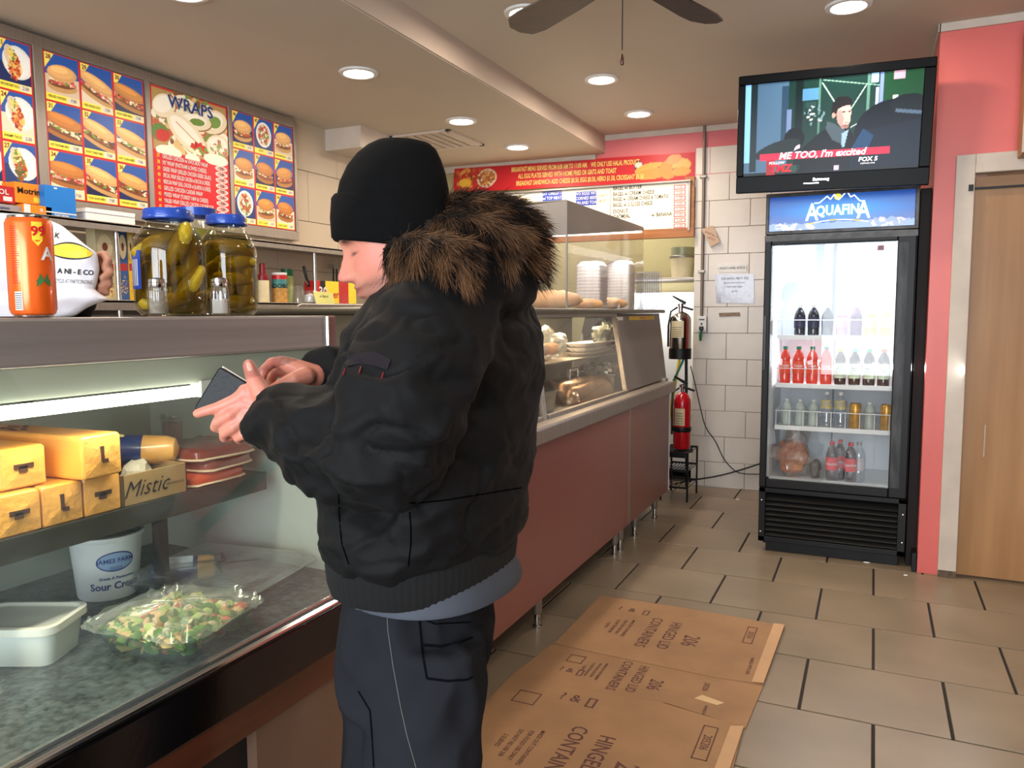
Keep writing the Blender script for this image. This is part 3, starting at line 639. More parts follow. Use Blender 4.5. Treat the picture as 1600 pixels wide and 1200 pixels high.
# drink can
cxx, cyy = at_top(53, -1.30)
wc = (Vector((cxx, cyy, TZ))-CAMP).dot(FWD); rc = 32.5/FPX*wc; hc = 155/FPX*wc
can = thing('drink_can', 'tall orange soft drink can with yellow price shield, left on the case top', 'can', (cxx, cyy, TZ))
m_can = mat('can_orange', (246, 104, 28), .28, .35, .06, 8, coat=.5)
part('can_body', G().lathe([(rc*.82, .003), (rc*.93, .006), (rc, .014), (rc, hc-.014), (rc*.92, hc-.006), (rc*.86, hc-.004)], 40, 0, T(cxx, cyy, TZ), cap=False), m_can, can)
part('base_rim', G().lathe([(rc*.72, 0), (rc*.82, .001), (rc*.84, .004), (rc*.8, .006), (rc*.6, .006), (.001, .007)], 40, 0, T(cxx, cyy, TZ), cap=False), m_chrome, can, label='silver base rim')
part('top_rim', G().lathe([(rc*.85, hc-.006), (rc*.88, hc-.001), (rc*.85, hc), (rc*.8, hc-.004), (.001, hc-.005)], 40, 0, T(cxx, cyy, TZ), cap=False), m_chrome, can, label='silver top rim')
af = math.atan2(-cyy, -cxx)
def band(g, cx, cy, r, a0, a1, z0, z1, mi=0, n=10, rf=None, e=.0006):
    rf = rf or (lambda z: r)
    return g.add([(cx+(rf(z)+e)*math.cos(a0+(a1-a0)*i/n), cy+(rf(z)+e)*math.sin(a0+(a1-a0)*i/n), z) for z in (z0, z1) for i in range(n+1)], [(i, i+1, n+2+i, n+1+i) for i in range(n)], mi)
g = G(); band(g, cxx, cyy, rc, af+.10, af+.55, TZ+hc*.86-.018, TZ+hc*.86+.012, 0)
g.add([(cxx+(rc+.0006)*math.cos(af+a), cyy+(rc+.0006)*math.sin(af+a), z) for a, z in ((.10, TZ+hc*.86-.018), (.325, TZ+hc*.86-.028), (.55, TZ+hc*.86-.018))], [(0, 1, 2)])
curved_text(g, '99', .022, cxx, cyy, TZ+hc*.86-.004, rc+.0008, af+.36, .03, 1)
curved_text(g, '¢', .012, cxx, cyy, TZ+hc*.86+.004, rc+.0008, af+.57, .03, 1)
band(g, cxx, cyy, rc, af-.78, af-.42, TZ+hc*.07, TZ+hc*.25, 2)
for i in range(9): band(g, cxx, cyy, rc, af-.76, af-.44, TZ+hc*(.085+.018*i), TZ+hc*(.085+.018*i)+.0012, 3, e=.0010)
for i in range(26): band(g, cxx, cyy, rc, af-.85, af-.85+random.uniform(.25, .38), TZ+hc*(.33+.022*i), TZ+hc*(.33+.022*i)+.0011, 1, 4)
for s in (-1, 1):
    for i in range(2): g.add([(cxx+(rc+.001)*math.cos(af+a), cyy+(rc+.001)*math.sin(af+a), TZ+hc*z) for a, z in ((.50, .36), (.50+s*.16, .40+.03*i), (.50+s*.34, .35-.05*i), (.50+s*.15, .32))], [(0, 1, 2, 3)], 4)
curved_text(g, 'A', .030, cxx, cyy, TZ+hc*.62, rc+.0008, af+.72, .03, 2)
part('printing', g, [m_printy, m_red, m_white, m_printk, mat('print_green', (60, 120, 70), .4)], can, 0)
# ------------------------------------------------------------------ pickle jars
m_jg = pane('jar_glass', (.93, .95, .86), .07, .015)
m_pick = mat('pickle_green', (150, 128, 14), .3, 0, .25, 14, .25, 70, coat=.3, rgb2=(186, 158, 30))
m_brine = mat('brine', (120, 112, 30), .3, 0, .1, 3)
m_lidb = mat('jar_lid_blue', (28, 74, 176), .3, .1, .05, 6, coat=.4)
m_brt = pane('brine_volume', (.66, .56, .20), .0, .02, .03, 6, None, (.35, .3, .05))
def jar(px, Xp, wpx, top, label, lab=False):
    jx, jy = at_top(px, Xp); w = (Vector((jx, jy, TZ))-CAMP).dot(FWD); r = wpx/2/FPX*w*.98; h = (497-top)/FPX*w*.955
    t = thing('pickle_jar', label, 'jar', (jx, jy, TZ), 0, 'gallon pickle jars'); M = T(jx, jy, TZ)
    prof = [(.001, .004), (r*.80, .002), (r*.93, .012), (r*.99, .035), (r, .06), (r, h*.56), (r*.985, h*.64), (r*.90, h*.74), (r*.72, h*.82), (r*.60, h*.86), (r*.60, h*.92)]
    part('glass_wall', G().lathe(prof, 48, 0, M, cap=False), m_jg, t, 60)
    inn = [(.001, .008), (r*.78, .007), (r*.90, .016), (r*.955, .037), (r*.965, .06), (r*.965, h*.56), (r*.95, h*.63), (r*.86, h*.73), (r*.72, h*.79), (.001, h*.79)]
    part('brine', G().lathe(inn, 40, 0, M, cap=False), m_brt, t, 60, label='olive coloured brine')
    part('lid', G().lathe([(r*.63, h*.895), (r*.675, h*.905), (r*.68, h*.975), (r*.65, h*.993), (.001, h)], 48, 0, M, cap=False).lathe([(r*.68, h*.90), (r*.70, h*.905), (r*.70, h*.92), (r*.68, h*.925)], 48, 0, M, cap=False), m_lidb, t, 40, label='blue metal screw lid')
    if lab:
        g = G(); aj = math.atan2(-jy, -jx)-rad(62)
        band(g, jx, jy, r, aj-.45, aj+.22, TZ+h*.25, TZ+h*.60, 0, 12); 
        for i in range(6): band(g, jx, jy, r, aj-.40+i*.09, aj-.36+i*.09, TZ+h*.28, TZ+h*.52, 1, 2, e=.001)
        part('side_label', g, [m_lidb, m_white], t, 0, label='blue paper label with white lines')
    return jx, jy, r, h
def pickle(c, L, R, d, label, grp):
    c = Vector(c); d = Vector(d).normalized(); n = 9; pts = []; rs = []
    side = d.cross(Vector((.3, .2, 1))).normalized()
    for i in range(n):
        q = i/(n-1); pts.append(c+d*L*(q-.5)+side*L*.10*math.sin(q*PI)); rs.append(R*(.35+.65*math.sin(PI*min(max(q, .08), .92))**.5))
    g = G().tube(pts, rs, 12, round_ends=True)
    g.v = [tuple(Vector(v)+Vector((1, 1, 1))*mnoise.noise(Vector(v)*130)*.0022) for v in g.v]
    return part('pickle', g, m_pick, None, 60, label=label, cat='pickle', group=grp)
for ji, args in enumerate(((269, -1.50, 108, 325, 'gallon glass jar of pickles with blue lid and blue side label, left of the two', True), (359, -1.50, 90, 335, 'gallon glass jar of pickles with blue lid, right of the two in front', False))):
    jx, jy, r, h = jar(*args)
    vx, vy = -jx/math.hypot(jx, jy), -jy/math.hypot(jx, jy); rx_, ry_ = -vy, vx    # toward viewer / right
    def jp(a, b, z): return (jx+rx_*a*r+vx*b*r, jy+ry_*a*r+vy*b*r, TZ+z*h)
    where = 'left' if ji == 0 else 'right'
    if ji == 0:
        lay = [((.22, .50, .66), .085, .0170, (rx_*.45, ry_*.45, .9)), ((.45, .48, .28), .085, .0165, (rx_*.6, ry_*.6, .8)), ((-.35, .62, .40), .080, .0160, (rx_*.2, ry_*.2, 1)), ((-.40, .35, .66), .075, .0165, (rx_*.9, ry_*.9, .5)),
               ((-.15, .52, .14), .085, .0165, (rx_, ry_, .15)), ((.5, .1, .55), .085, .017, (0, 0, 1)), ((-.6, -.1, .3), .08, .017, (0, 0, 1)), ((.05, -.45, .5), .09, .017, (.3, .3, 1)), ((.1, .0, .38), .085, .017, (rx_, ry_, .4))]
    else:
        lay = [((.25, .45, .53), .082, .0150, (rx_, ry_, .05)), ((-.05, .48, .68), .080, .0150, (rx_, ry_, -.1)), ((.15, .5, .37), .08, .0145, (rx_, ry_, -.12)), ((.58, .35, .33), .065, .0135, (.1, .1, 1)), ((-.45, .45, .22), .075, .015, (rx_, ry_, .2)),
               ((.2, .5, .14), .075, .0150, (rx_, ry_, .1)), ((-.35, .0, .50), .08, .0155, (rx_, ry_, .5)), ((.2, -.3, .6), .08, .0155, (rx_, ry_, .3)), ((.3, -.2, .25), .08, .0155, (0, 0, 1))]
    dsc = ['fat pickle near the shoulder of the %s jar', 'pickle leaning low at the right side of the %s jar', 'pickle standing behind the label side of the %s jar', 'pickle at the upper left of the %s jar', 'pickle lying across the bottom of the %s jar',
           'pickle at the right edge in the middle of the %s jar', 'pickle deep at the left back of the %s jar', 'pickle at the back of the %s jar', 'pickle in the core of the %s jar']
    if ji: dsc = ['pickle lying level across the middle of the %s jar', 'top pickle lying level under the neck of the %s jar', 'pickle lying level below the middle one in the %s jar', 'short upright pickle at the right of the %s jar', 'low left pickle in the %s jar',
                  'pickle lying at the bottom of the %s jar', 'pickle slanting in the left half of the %s jar', 'pickle at the upper back of the %s jar', 'upright pickle at the back of the %s jar']
    for (c, L, R, d), s in zip(lay, dsc): pickle(jp(*c), L*r/.078, R*r/.078*1.25, d, s % where, 'pickles in the %s jar' % where)
# third jar behind
jx, jy = at_top(312, -1.72); h = 160/FPX*2.3
t = thing('pickle_jar', 'third gallon jar mostly hidden behind the two front jars, blue lid showing', 'jar', (jx, jy, TZ), 0, 'gallon pickle jars')
M = T(jx, jy, TZ); part('glass_wall', G().lathe([(.001, .004), (.06, .002), (.078, .03), (.078, h*.6), (.05, h*.84), (.05, h*.9)], 32, 0, M, cap=False), m_jg, t, 60)
part('brine', G().lathe([(.001, .01), (.07, .01), (.074, h*.58), (.05, h*.78), (.001, h*.78)], 32, 0, M, cap=False), m_brine, t, 60)
part('lid', G().lathe([(.054, h*.9), (.056, h*.97), (.001, h*.98)], 32, 0, M, cap=False), m_lidb, t, 40)
# ------------------------------------------------------------------ shakers
def shaker(px, Xp, label, fill):
    sx_, sy_ = at_top(px, Xp); w = (Vector((sx_, sy_, TZ))-CAMP).dot(FWD); r = 14.5/FPX*w; h = 60/FPX*w; M = T(sx_, sy_, TZ)
    t = thing('shaker', label, 'shaker', (sx_, sy_, TZ), 0, 'glass shakers on the case top')
    rings = []
    for z, s in ((.001, .8), (.004, 1), (h*.62, .96), (h*.72, .86), (h*.76, .80)):
        rings.append([M @ Vector((r*s*(1+.05*math.cos(12*a))*math.cos(a), r*s*(1+.05*math.cos(12*a))*math.sin(a), z)) for a in [2*PI*k/72 for k in range(72)]])
    part('glass', G().loft(rings, cap=False), pane('shaker_glass', (.9, .92, .92), .16, .03), t, 60)
    part('contents', G().lathe([(.001, .006), (r*.80, .006), (r*.78, h*fill)], 20, 0, M), mat('salt', (226, 222, 216), .7) if fill < .5 else mat('salt_grey', (170, 164, 150), .7, 0, .3, 90), t)
    part('cap', G().lathe([(r*.80, h*.74), (r*.86, h*.78), (r*.86, h*.85), (r*.80, h*.86), (r*.86, h*.88), (r*.82, h*.95), (r*.5, h*.99), (.001, h)], 24, 0, M, cap=False), m_chrome, t)
shaker(247, -1.36, 'fluted glass shaker with grey contents, in front of the left jar', .66)
shaker(344, -1.36, 'fluted glass salt shaker half full of white salt, in front of the right jar', .44)
# ================================================================== BACK COUNTER SHELVING (left wall)
WX = -3.36
sh = thing('wall_shelf', 'long stainless steel wall shelf under the menu boards', 'shelf', (-3.2, 3.0, 1.72))
SX = -3.06
zu = AX(215, 355, SX).z; ze = AX(530, 385, SX).z
zu = 1.745
part('shelf_plate', G().box((-3.40, 1.2, zu-.012), (SX, 5.3, zu)), m_steel, sh, 0, .002)
part('front_edge', G().box((SX-.004, 1.2, zu-.035), (SX, 5.3, zu+.002)), m_steel, sh, 0, .001)
for px in (183, 491):
    q = AX(px, 400, SX+.0-.03); part('post', G().tube([(SX-.03, q.y, 1.0), (SX-.03, q.y, zu-.01)], .011, 12), m_chrome, sh)
LZ = 1.405
sh2 = thing('lower_shelf', 'lower stainless shelf holding spices and condiments', 'shelf', (-3.2, 3.0, 1.39))
part('shelf_plate', G().box((-3.40, 1.8, LZ-.012), (SX, 5.3, LZ)), m_steel, sh2, 0, .002)
part('front_edge', G().box((SX-.004, 1.8, LZ-.045), (SX, 5.3, LZ+.002)), m_steel, sh2, 0, .001)
bc = thing('back_counter', 'steel work counter along the left wall behind the deli case', 'counter', (-3.1, 3.0, 0))
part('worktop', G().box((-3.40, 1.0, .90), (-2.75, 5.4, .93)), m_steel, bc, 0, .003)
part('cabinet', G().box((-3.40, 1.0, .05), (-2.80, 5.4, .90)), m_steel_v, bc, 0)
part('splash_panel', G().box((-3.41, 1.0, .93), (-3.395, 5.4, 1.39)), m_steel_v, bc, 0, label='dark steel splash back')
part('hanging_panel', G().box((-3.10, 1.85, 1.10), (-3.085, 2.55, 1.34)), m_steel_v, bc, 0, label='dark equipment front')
def boxthing(name, label, cat, px0, px1, pyb, pyt, Xp, depth, mats, txt=(), zb=None, grp=None, skew=0, bev=.002):
    """carton standing on a shelf plane z=zb; front face at X=Xp facing +x"""
    y0 = AX(px0, pyb, Xp).y; y1 = AX(px1, pyb, Xp).y; z1 = AX((px0+px1)/2, pyt, Xp).z
    z0 = zb
    t = thing(name, label, cat, (Xp-depth/2, (y0+y1)/2, z0), group=grp)
    part('carton', G().box((Xp-depth, y0, z0), (Xp, y1, z1)), mats[0], t, 0, bev)
    g = G(); hz = z1-z0; wy = y1-y0
    for (s, size, u, v, mi, sxx) in txt:
        if s == '#': 
            mi = v; a, b, c, d = size; g.box((Xp, y0+wy*a, z0+hz*b), (Xp+.001, y0+wy*c, z0+hz*d), mi)
        else: g.text(s, size*hz, frame((Xp+.002, y0+wy*u, z0+hz*v), (0, 1, 0), (0, 0, 1)), sx=sxx, bold=.02, mi=mi)
    if g.v: part('printing', g, [m_white, m_red, m_printk, m_printy, m_blue], t, 0)
    return t, y0, y1, z0, z1
m_bred = mat('carton_red', (190, 30, 34), .4, coat=.2); m_borg = mat('carton_orange', (244, 140, 28), .4, coat=.2); m_bblu = mat('carton_blue', (24, 122, 208), .4, coat=.2)
m_bwht = mat('carton_white', (214, 206, 200), .5); m_bgry = mat('carton_grey', (160, 150, 150), .5)
boxthing('medicine_box', 'grey white carton at the left frame edge on the upper shelf, under the red box', 'box', -40, 38, 332, 318, -3.10, .12, [m_bgry], [('tablets', .5, .6, .5, 4, 1)], zu, 'medicine cartons')
boxthing('medicine_box', 'red medicine carton with white capitals at the left frame edge', 'box', -40, 24, 316, 288, -3.12, .08, [m_bred], [('TYLENOL', .42, .42, .62, 0, 1.1), ('#', (.70, .12, .92, .38), 0, 0, 0, 0)], zu+.037, 'medicine cartons')
boxthing('medicine_box', 'orange medicine carton between the red and the blue cartons', 'box', 24, 71, 316, 287, -3.12, .08, [m_borg], [('Motrin', .42, .45, .60, 2, 1), ('#', (.6, .1, .92, .35), 0, 3, 0, 0)], zu+.045, 'medicine cartons')
boxthing('medicine_box', 'flat orange and white carton lying under the orange one', 'box', 38, 82, 336, 321, -3.085, .12, [m_borg], [('#', (0, .0, .22, 1), 0, 0, 0, 0), ('IB', .5, .6, .5, 0, 1)], zu, 'medicine cartons')
boxthing('medicine_box', 'tall plain blue carton at the right end of the medicine cartons', 'box', 72, 120, 341, 292, -3.085, .07, [m_bblu], [('#', (.0, .12, 1, .16), 0, 0, 0, 0), ('#', (.3, .90, .4, .95), 0, 0, 0, 0), ('Advil tablets', .10, .5, .07, 0, 1)], zu, 'medicine cartons')
# white foam box
q0, q1 = AX(135, 352, -3.10), AX(212, 356, -3.10)
t = thing('foam_box', 'white foam lidded box on the upper shelf behind the left jar', 'box', (-3.2, (q0.y+q1.y)/2, zu))
part('box_body', G().box((-3.30, q0.y, zu), (-3.10, q1.y, zu+.04)), m_foam, t, 0, .004)
part('lid', G().prism([(-3.305, q0.y-.005, zu+.04), (-3.095, q0.y-.005, zu+.04), (-3.12, q0.y+.02, zu+.062), (-3.28, q0.y+.02, zu+.062)], (0, q1.y-q0.y, 0)), m_foam, t, 0, .003)
# cereal boxes
m_cer = mat('carton_cream', (206, 190, 150), .5); m_cery = mat('carton_yellow', (224, 180, 40), .5); m_cerb = mat('carton_brown', (150, 100, 60), .5)
def cereal(px0, px1, label, body, spots):
    t, y0, y1, z0, z1 = boxthing('cereal_box', label, 'box', px0, px1, 440, 358, -3.15, .06, [body], [], LZ, 'cereal boxes on the lower shelf')
    pp = Paint(y1-y0, z1-z0, 40); pp.rect(0, 0, 9, 9, {0: (196, 180, 140), 1: (48, 84, 140), 2: (222, 178, 40)}[spots])
    w, h = y1-y0, z1-z0; pp.ell(w*.5, h*.75, w*.4, h*.17, (232, 214, 170)); pp.ell(w*.5, h*.75, w*.15, h*.06, (120, 60, 40)); pp.blobs(w*.5, h*.2, w*.4, h*.15, [(206, 150, 70), (170, 110, 50), (230, 200, 140)], 40, w*.08)
    pp.rect(w*.1, h*.42, w*.9, h*.52, (170, 40, 40)); pp.part('front_print', FM(y0, z0, -3.1492), m_vprint, t)
cereal(152, 181, 'cereal box with a round flower like print, left of the shelf post', m_cer, 0)
cereal(187, 201, 'narrow blue and brown cereal box right of the shelf post', m_cerb, 1)
cereal(202, 211, 'yellow cereal box edge beside the left pickle jar', m_cery, 2)
# spices etc on lower shelf
def bottle(name, label, cat, px, r_px, pyb, pyt, Xp, prof, mats, zb, grp=None, txt=None, seg=20):
    q = AX(px, pyb, Xp); w = (q-CAMP).dot(FWD); r = r_px/FPX*w; h = (pyb-pyt)/FPX*w
    t = thing(name, label, cat, (q.x, q.y, zb), group=grp)
    for nm, mi, pr in prof: part(nm, G().lathe([(a*r, b*h) for a, b in pr], seg, 0, T(q.x, q.y, zb), cap=False), mats[mi], t)
    if txt:
        g = G(); s, size, z, mm = txt; an = math.atan2(-q.y, -q.x); curved_text(g, s, size*h, q.x, q.y, zb+z*h, r*1.01, an, .02)
        part('printing', g, mm, t, 0)
    return t
m_dred = mat('dark_red_cap', (120, 22, 30), .3); m_lbl = mat('label_cream', (216, 200, 160), .5, 0, .1, 20); m_grn = mat('cap_green', (20, 100, 62), .35)
m_spice = mat('spice_brown', (190, 140, 70), .5, 0, .3, 50); m_teal = mat('label_teal', (70, 130, 130), .5, 0, .2, 30)
bottle('sauce_bottle', 'cream labelled bottle with a dark red flip cap, leftmost on the lower shelf', 'bottle', 411, 9.5, 450, 388, -3.14, [('body', 0, [(.001, 0), (1, .0), (1, .55), (.95, .60)]), ('shoulder', 1, [(1, .56), (1.02, .60), (.9, .70), (.55, .72)]), ('cap', 1, [(.55, .70), (.5, .98), (.001, 1)])], [m_lbl, m_dred], LZ)
bottle('spice_can', 'round brown and teal can with a black and red top band', 'can', 437, 11.5, 451, 404, -3.13, [('body', 0, [(.001, 0), (1, 0), (1, .52)]), ('upper_label', 1, [(1.005, .50), (1.005, .78)]), ('top_band', 2, [(1, .77), (1, .93)]), ('rim', 3, [(1, .92), (1.04, .94), (1.04, 1), (.001, .99)])], [m_spice, m_teal, m_bred, m_white], LZ, txt=('ADOBO', .2, .55, m_printk))
bottle('seasoning_bottle', 'green capped seasoning bottle behind the round can', 'bottle', 449, 10, 447, 393, -3.24, [('body', 0, [(.001, 0), (1, 0), (1, .75), (.8, .80)]), ('cap', 1, [(.9, .80), (.95, .82), (.9, .99), (.001, 1)])], [mat('label_green_cream', (170, 180, 120), .5, 0, .3, 20), m_grn], LZ)
m_clear = pane('clear_plastic', (.92, .93, .93), .14, .05, .12, 20)
bottle('glass_jar', 'small clear jar behind the stirrers on the lower shelf', 'jar', 466, 8, 452, 425, -3.12, [('wall', 0, [(.001, 0), (1, .02), (1, .8), (.8, .9), (.8, 1)])], [m_clear], LZ)
bottle('plastic_tub', 'low clear tub of white sachets on the lower shelf', 'tub', 485, 13, 454, 434, -3.10, [('wall', 0, [(.001, 0), (.9, .02), (1, .7), (.8, 1)]), ('contents', 1, [(.001, .1), (.85, .1), (.8, .6), (.001, .8)])], [m_clear, m_white], LZ)
bottle('glass_jar', 'small clear jar just right of the tub of sachets', 'jar', 509, 8, 450, 430, -3.2, [('wall', 0, [(.001, 0), (1, .02), (1, .8), (.8, .9), (.8, 1)])], [m_clear], LZ)
t = thing('tongs', 'black handled tongs standing in the clear tub', 'tongs', tuple(AX(478, 445, -3.12)))
q = AX(482, 446, -3.12); part('grip', G().tube([q, AX(475, 418, -3.14)], .010, 8, round_ends=True), m_black, t); part('blade', G().tube([q, AX(468, 426, -3.12)], .005, 6), m_steel, t)
boxthing('foil_carton', 'red, black and yellow wrap carton lying on the lower shelf', 'box', 494, 556, 454, 440, -3.08, .09, [m_bred], [('#', (.10, 0, .22, 1), 0, 2, 0, 0), ('#', (.22, .0, .55, 1), 0, 3, 0, 0), ('30', .6, .16, .5, 0, 1), ('Super!', .45, .38, .4, 1, 1), ('#', (.80, 0, 1, 1), 0, 3, 0, 0)], LZ)
# hook / faucet like rods on wall
t = thing('paper_clip_rack', 'small steel wall rack with two hanging rods', 'rack', tuple(AX(523, 420, -3.38)))
g = G(); a = AX(517, 414, -3.38); b = AX(531, 421, -3.38); g.box((a.x-.0, a.y, b.z), (a.x+.03, b.y, a.z))
part('plate', g, m_steel, t, 0, .002)
part('rods', G().tube([AX(521, 420, -3.36), AX(521, 440, -3.36)], .006, 6).tube([AX(526, 420, -3.36), AX(526, 440, -3.36)], .006, 6), m_blackmetal, t)
# cream equipment front edge hook: yellow note
t = thing('yellow_note', 'pale yellow handwritten note hanging from the lower shelf edge', 'note', tuple(AX(507, 470, -3.05)))
c = [AX(x, y, -3.045) for x, y in ((489, 455), (519, 457), (523, 475), (494, 475))]
part('paper', G().prism(c, (.001, 0, 0)), mat('note_yellow', (230, 226, 140), .6), t, 0)
part('writing', G().text('w/ Bacon', .022, frame(AX(506, 463, -3.043), (0, 1, 0), (0, 0, 1)), shear=.3), m_printk, t, 0)
# prep station seen between case and man
ps = thing('prep_station', 'stainless prep station with rounded splash and rail shelves between case and customer', 'prep table', (-2.55, 3.0, 0))
c0 = AX(462, 474, -2.45); c1 = AX(640, 474, -2.45); cb2 = AX(500, 497, -2.45)
n = []
y0, y1, z0, z1 = c0.y, c1.y+.3, 1.30, c0.z
n = [(-2.45, y0, z0), (-2.45, y1, z0), (-2.45, y1, z1)]+[(-2.45, y0+.05*(1-math.sin(a)), z1-.05*(1-math.cos(a))) for a in [PI/2*i/6 for i in range(7)]]
part('splash', G().prism(n, (-.02, 0, 0)), m_steel, ps, 30, .004)
part('shelf', G().box((-2.72, y0+.05, 1.262), (-2.45, y1, 1.27)), m_steel, ps, 0)
part('worktop', G().box((-2.73, y0, 1.00), (-2.35, y1, 1.03)), m_steel, ps, 0)
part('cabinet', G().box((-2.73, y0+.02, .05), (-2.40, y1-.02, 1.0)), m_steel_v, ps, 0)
for px in (497, 522, 552, 576): 
    q = AX(px, 500, -2.46); part('upright', G().tube([(-2.47, q.y, 1.03), (-2.47, q.y, 1.31)], .008, 8), m_chrome, ps)
g = G()
for i in range(7): q = AX(506+i*6, 520, -2.5); g.tube([(-2.52, q.y, 1.26), (-2.52, q.y, 1.12+.02*(i % 2))], .003, 5)
part('hanging_rods', g, m_chrome, ps)
bottle('squeeze_bottle', 'small white capped bottle on the prep station beside the sleeve patch', 'bottle', 546, 6, 548, 528, -2.5, [('body', 0, [(.001, 0), (1, .0), (1, .6), (.5, .7)]), ('cap', 1, [(1, .55), (.9, .75), (.3, 1), (.001, 1)])], [mat('brown_sauce', (120, 90, 60), .4), m_white], AX(546, 548, -2.5).z)
# ================================================================== MENU BOARDS
m_vlit = mat('menu_backlit', (255, 255, 255), .35, vcol=True, var=.02, emit=.25)
MT, MB_ = 2.505, 1.868
def board(px0, px1, label, cols, kind, n0):
    y0, y1 = AX(px0, 250, WX).y, AX(px1, 250, WX).y
    t = thing('menu_board', label, 'menu', (WX-.02, (y0+y1)/2, MB_), group=None)
    part('frame', G().box((WX-.03, y0-.02, MB_-.02), (WX-.004, y1+.02, MT+.02)), m_steel, t, 0, .003)
    w, h = y1-y0, MT-MB_; p = Paint(w, h, int(w*430)); p.rect(0, 0, w, h, (196, 34, 40))
    g = G()
    FB = lambda u, v: frame((WX+.003, y0+u, MB_+v), (0, 1, 0), (0, 0, 1))
    if kind == 'grid':
        cw, chh = w/cols, h/3; k = n0
        for r in range(3):
            for c in range(cols):
                x0, yb = c*cw+.006, h-(r+1)*chh+.006; x1, yt = x0+cw-.012, yb+chh-.010; W_, H_ = x1-x0, yt-yb
                p.rect(x0, yb, x1, yt, (40, 84, 160)); st = (k*7) % 5
                p.rect(x0, yb, x1, yb+H_*.55, [(20, 30, 70), (214, 190, 160), (24, 40, 90), (230, 210, 180), (40, 60, 110)][st])
                p.poly([(x0, yt), (x0+W_*.28, yt), (x0, yt-H_*.34)], (250, 226, 110))
                CL = (x0, yb, x1, yt); rr = random.random
                def bl(cx, cy, rx, ry, cols, n, q):
                    for _ in range(n):
                        a_ = rr()*2*PI; z_ = math.sqrt(rr()); p.ell(x0+W_*(cx+rx*z_*math.cos(a_)), yb+H_*(cy+ry*z_*math.sin(a_)), W_*q*random.uniform(.5, 1.3), W_*q*random.uniform(.3, .9), random.choice(cols), rr()*PI, .15, CL)
                E_ = lambda cx, cy, rx, ry, c_, rot=0, j=.07: p.ell(x0+W_*cx, yb+H_*cy, W_*rx, W_*ry, c_, rot, j, CL)
                if n0 < 28:      # taco on a white plate
                    E_(.60, .58, .46, .50, (226, 222, 212), .4); E_(.60, .58, .38, .42, (240, 236, 226), .4); E_(.44, .62, .20, .44, (214, 196, 170), .35); E_(.50, .58, .17, .40, (232, 196, 130), .45)
                    bl(.50, .48, .16, .26, [(190, 50, 30), (150, 40, 24), (220, 120, 60), (226, 180, 90)] if k != 27 else [(90, 96, 50), (130, 120, 60), (190, 60, 40)], 90, .06); bl(.42, .72, .10, .14, [(240, 220, 170), (236, 200, 90), (110, 140, 60)], 30, .05)
                elif k in (47, 52):
                    E_(.5, .56, .40, .46, (236, 232, 226)); E_(.5, .56, .32, .38, (222, 190, 150)); bl(.5, .54, .24, .28, [(196, 70, 50), (230, 200, 170), (120, 150, 70), (160, 90, 50), (245, 240, 230)], 70, .08)
                else:
                    hero = 28 <= k <= 36 and k not in (28,); tl = random.uniform(-.5, -.1) if hero else random.uniform(-.15, .15)
                    c_ = random.choice([(206, 138, 70), (222, 160, 92), (196, 122, 58), (232, 176, 110)]); c2_ = tuple(min(255, int(q*1.13)) for q in c_); rx = .62 if hero else .44; ry = .17 if hero else .20
                    E_(.5, .33, rx, ry*.8, tuple(int(q*.85) for q in c_), tl); E_(.5, .40, rx*.95, ry*.6, (120, 70, 40), tl)
                    fl = random.choice([[(150, 60, 40), (196, 90, 60), (110, 50, 30)], [(222, 110, 100), (236, 150, 130), (200, 70, 70)], [(226, 200, 160), (240, 224, 190), (190, 150, 100)], [(200, 60, 40), (170, 40, 30), (220, 120, 70)]])
                    for q in range(40): u_ = random.uniform(-1, 1)*rx*.9; E_(.5+u_*math.cos(tl), .43+u_*math.sin(tl)*W_/H_+random.uniform(-.04, .05), random.uniform(.03, .09), random.uniform(.015, .04), random.choice(fl+[(110, 150, 50), (240, 226, 190)]), tl+random.uniform(-.6, .6), .15)
                    E_(.5, .62, rx, ry*1.15, tuple(int(q*.92) for q in c_), tl); E_(.47, .65, rx*.86, ry*.85, c_, tl); E_(.43, .69, rx*.6, ry*.45, c2_, tl)
                p.rect(x0, yb, x1, yb+H_*.15, (248, 228, 80)); p.rect(x0+W_*.62, yb+H_*.01, x1-W_*.02, yb+H_*.14, (226, 214, 190))
                g.text(str(k), H_*.14, FB(x0+W_*.10, yt-H_*.09), sx=.8, bold=.02, mi=1)
                nm = MENUN.get(k, 'SANDWICH'); g.text(nm, H_*.075, FB(x0+W_*.31, yb+H_*.075), sx=min(1, W_*.58/(len(nm)*H_*.075*.62)), bold=.01)
                g.text('2.50' if n0 < 28 else ('7.00' if k < 46 else '6.50'), H_*.10, FB(x0+W_*.80, yb+H_*.075), sx=.8)
                k += 1
    else:
        p.rect(.008, h*.50, w-.008, h-.008, (176, 140, 84)); p.blobs(w/2, h*.76, w*.48, h*.24, [(236, 222, 190), (214, 180, 120), (120, 136, 64), (190, 90, 60), (240, 230, 206), (130, 84, 46)], 260, w*.055)
        def wrap(cx, cy, rx, ry, rot):
            p.ell(w*cx+.006, h*cy-.006, w*rx, h*ry, (150, 110, 66), rot, .05); p.ell(w*cx, h*cy, w*rx, h*ry, (232, 214, 180), rot, .05); p.ell(w*cx-.006, h*cy+.006, w*rx*.8, h*ry*.7, (246, 236, 214), rot, .04)
        wrap(.16, .86, .15, .09, .5); wrap(.80, .84, .20, .10, .3); p.ell(w*.82, h*.84, w*.09, h*.05, (120, 150, 70), .3, .2); wrap(.55, .80, .22, .07, .1); p.ell(w*.58, h*.80, w*.10, h*.03, (110, 140, 60), .1, .2)
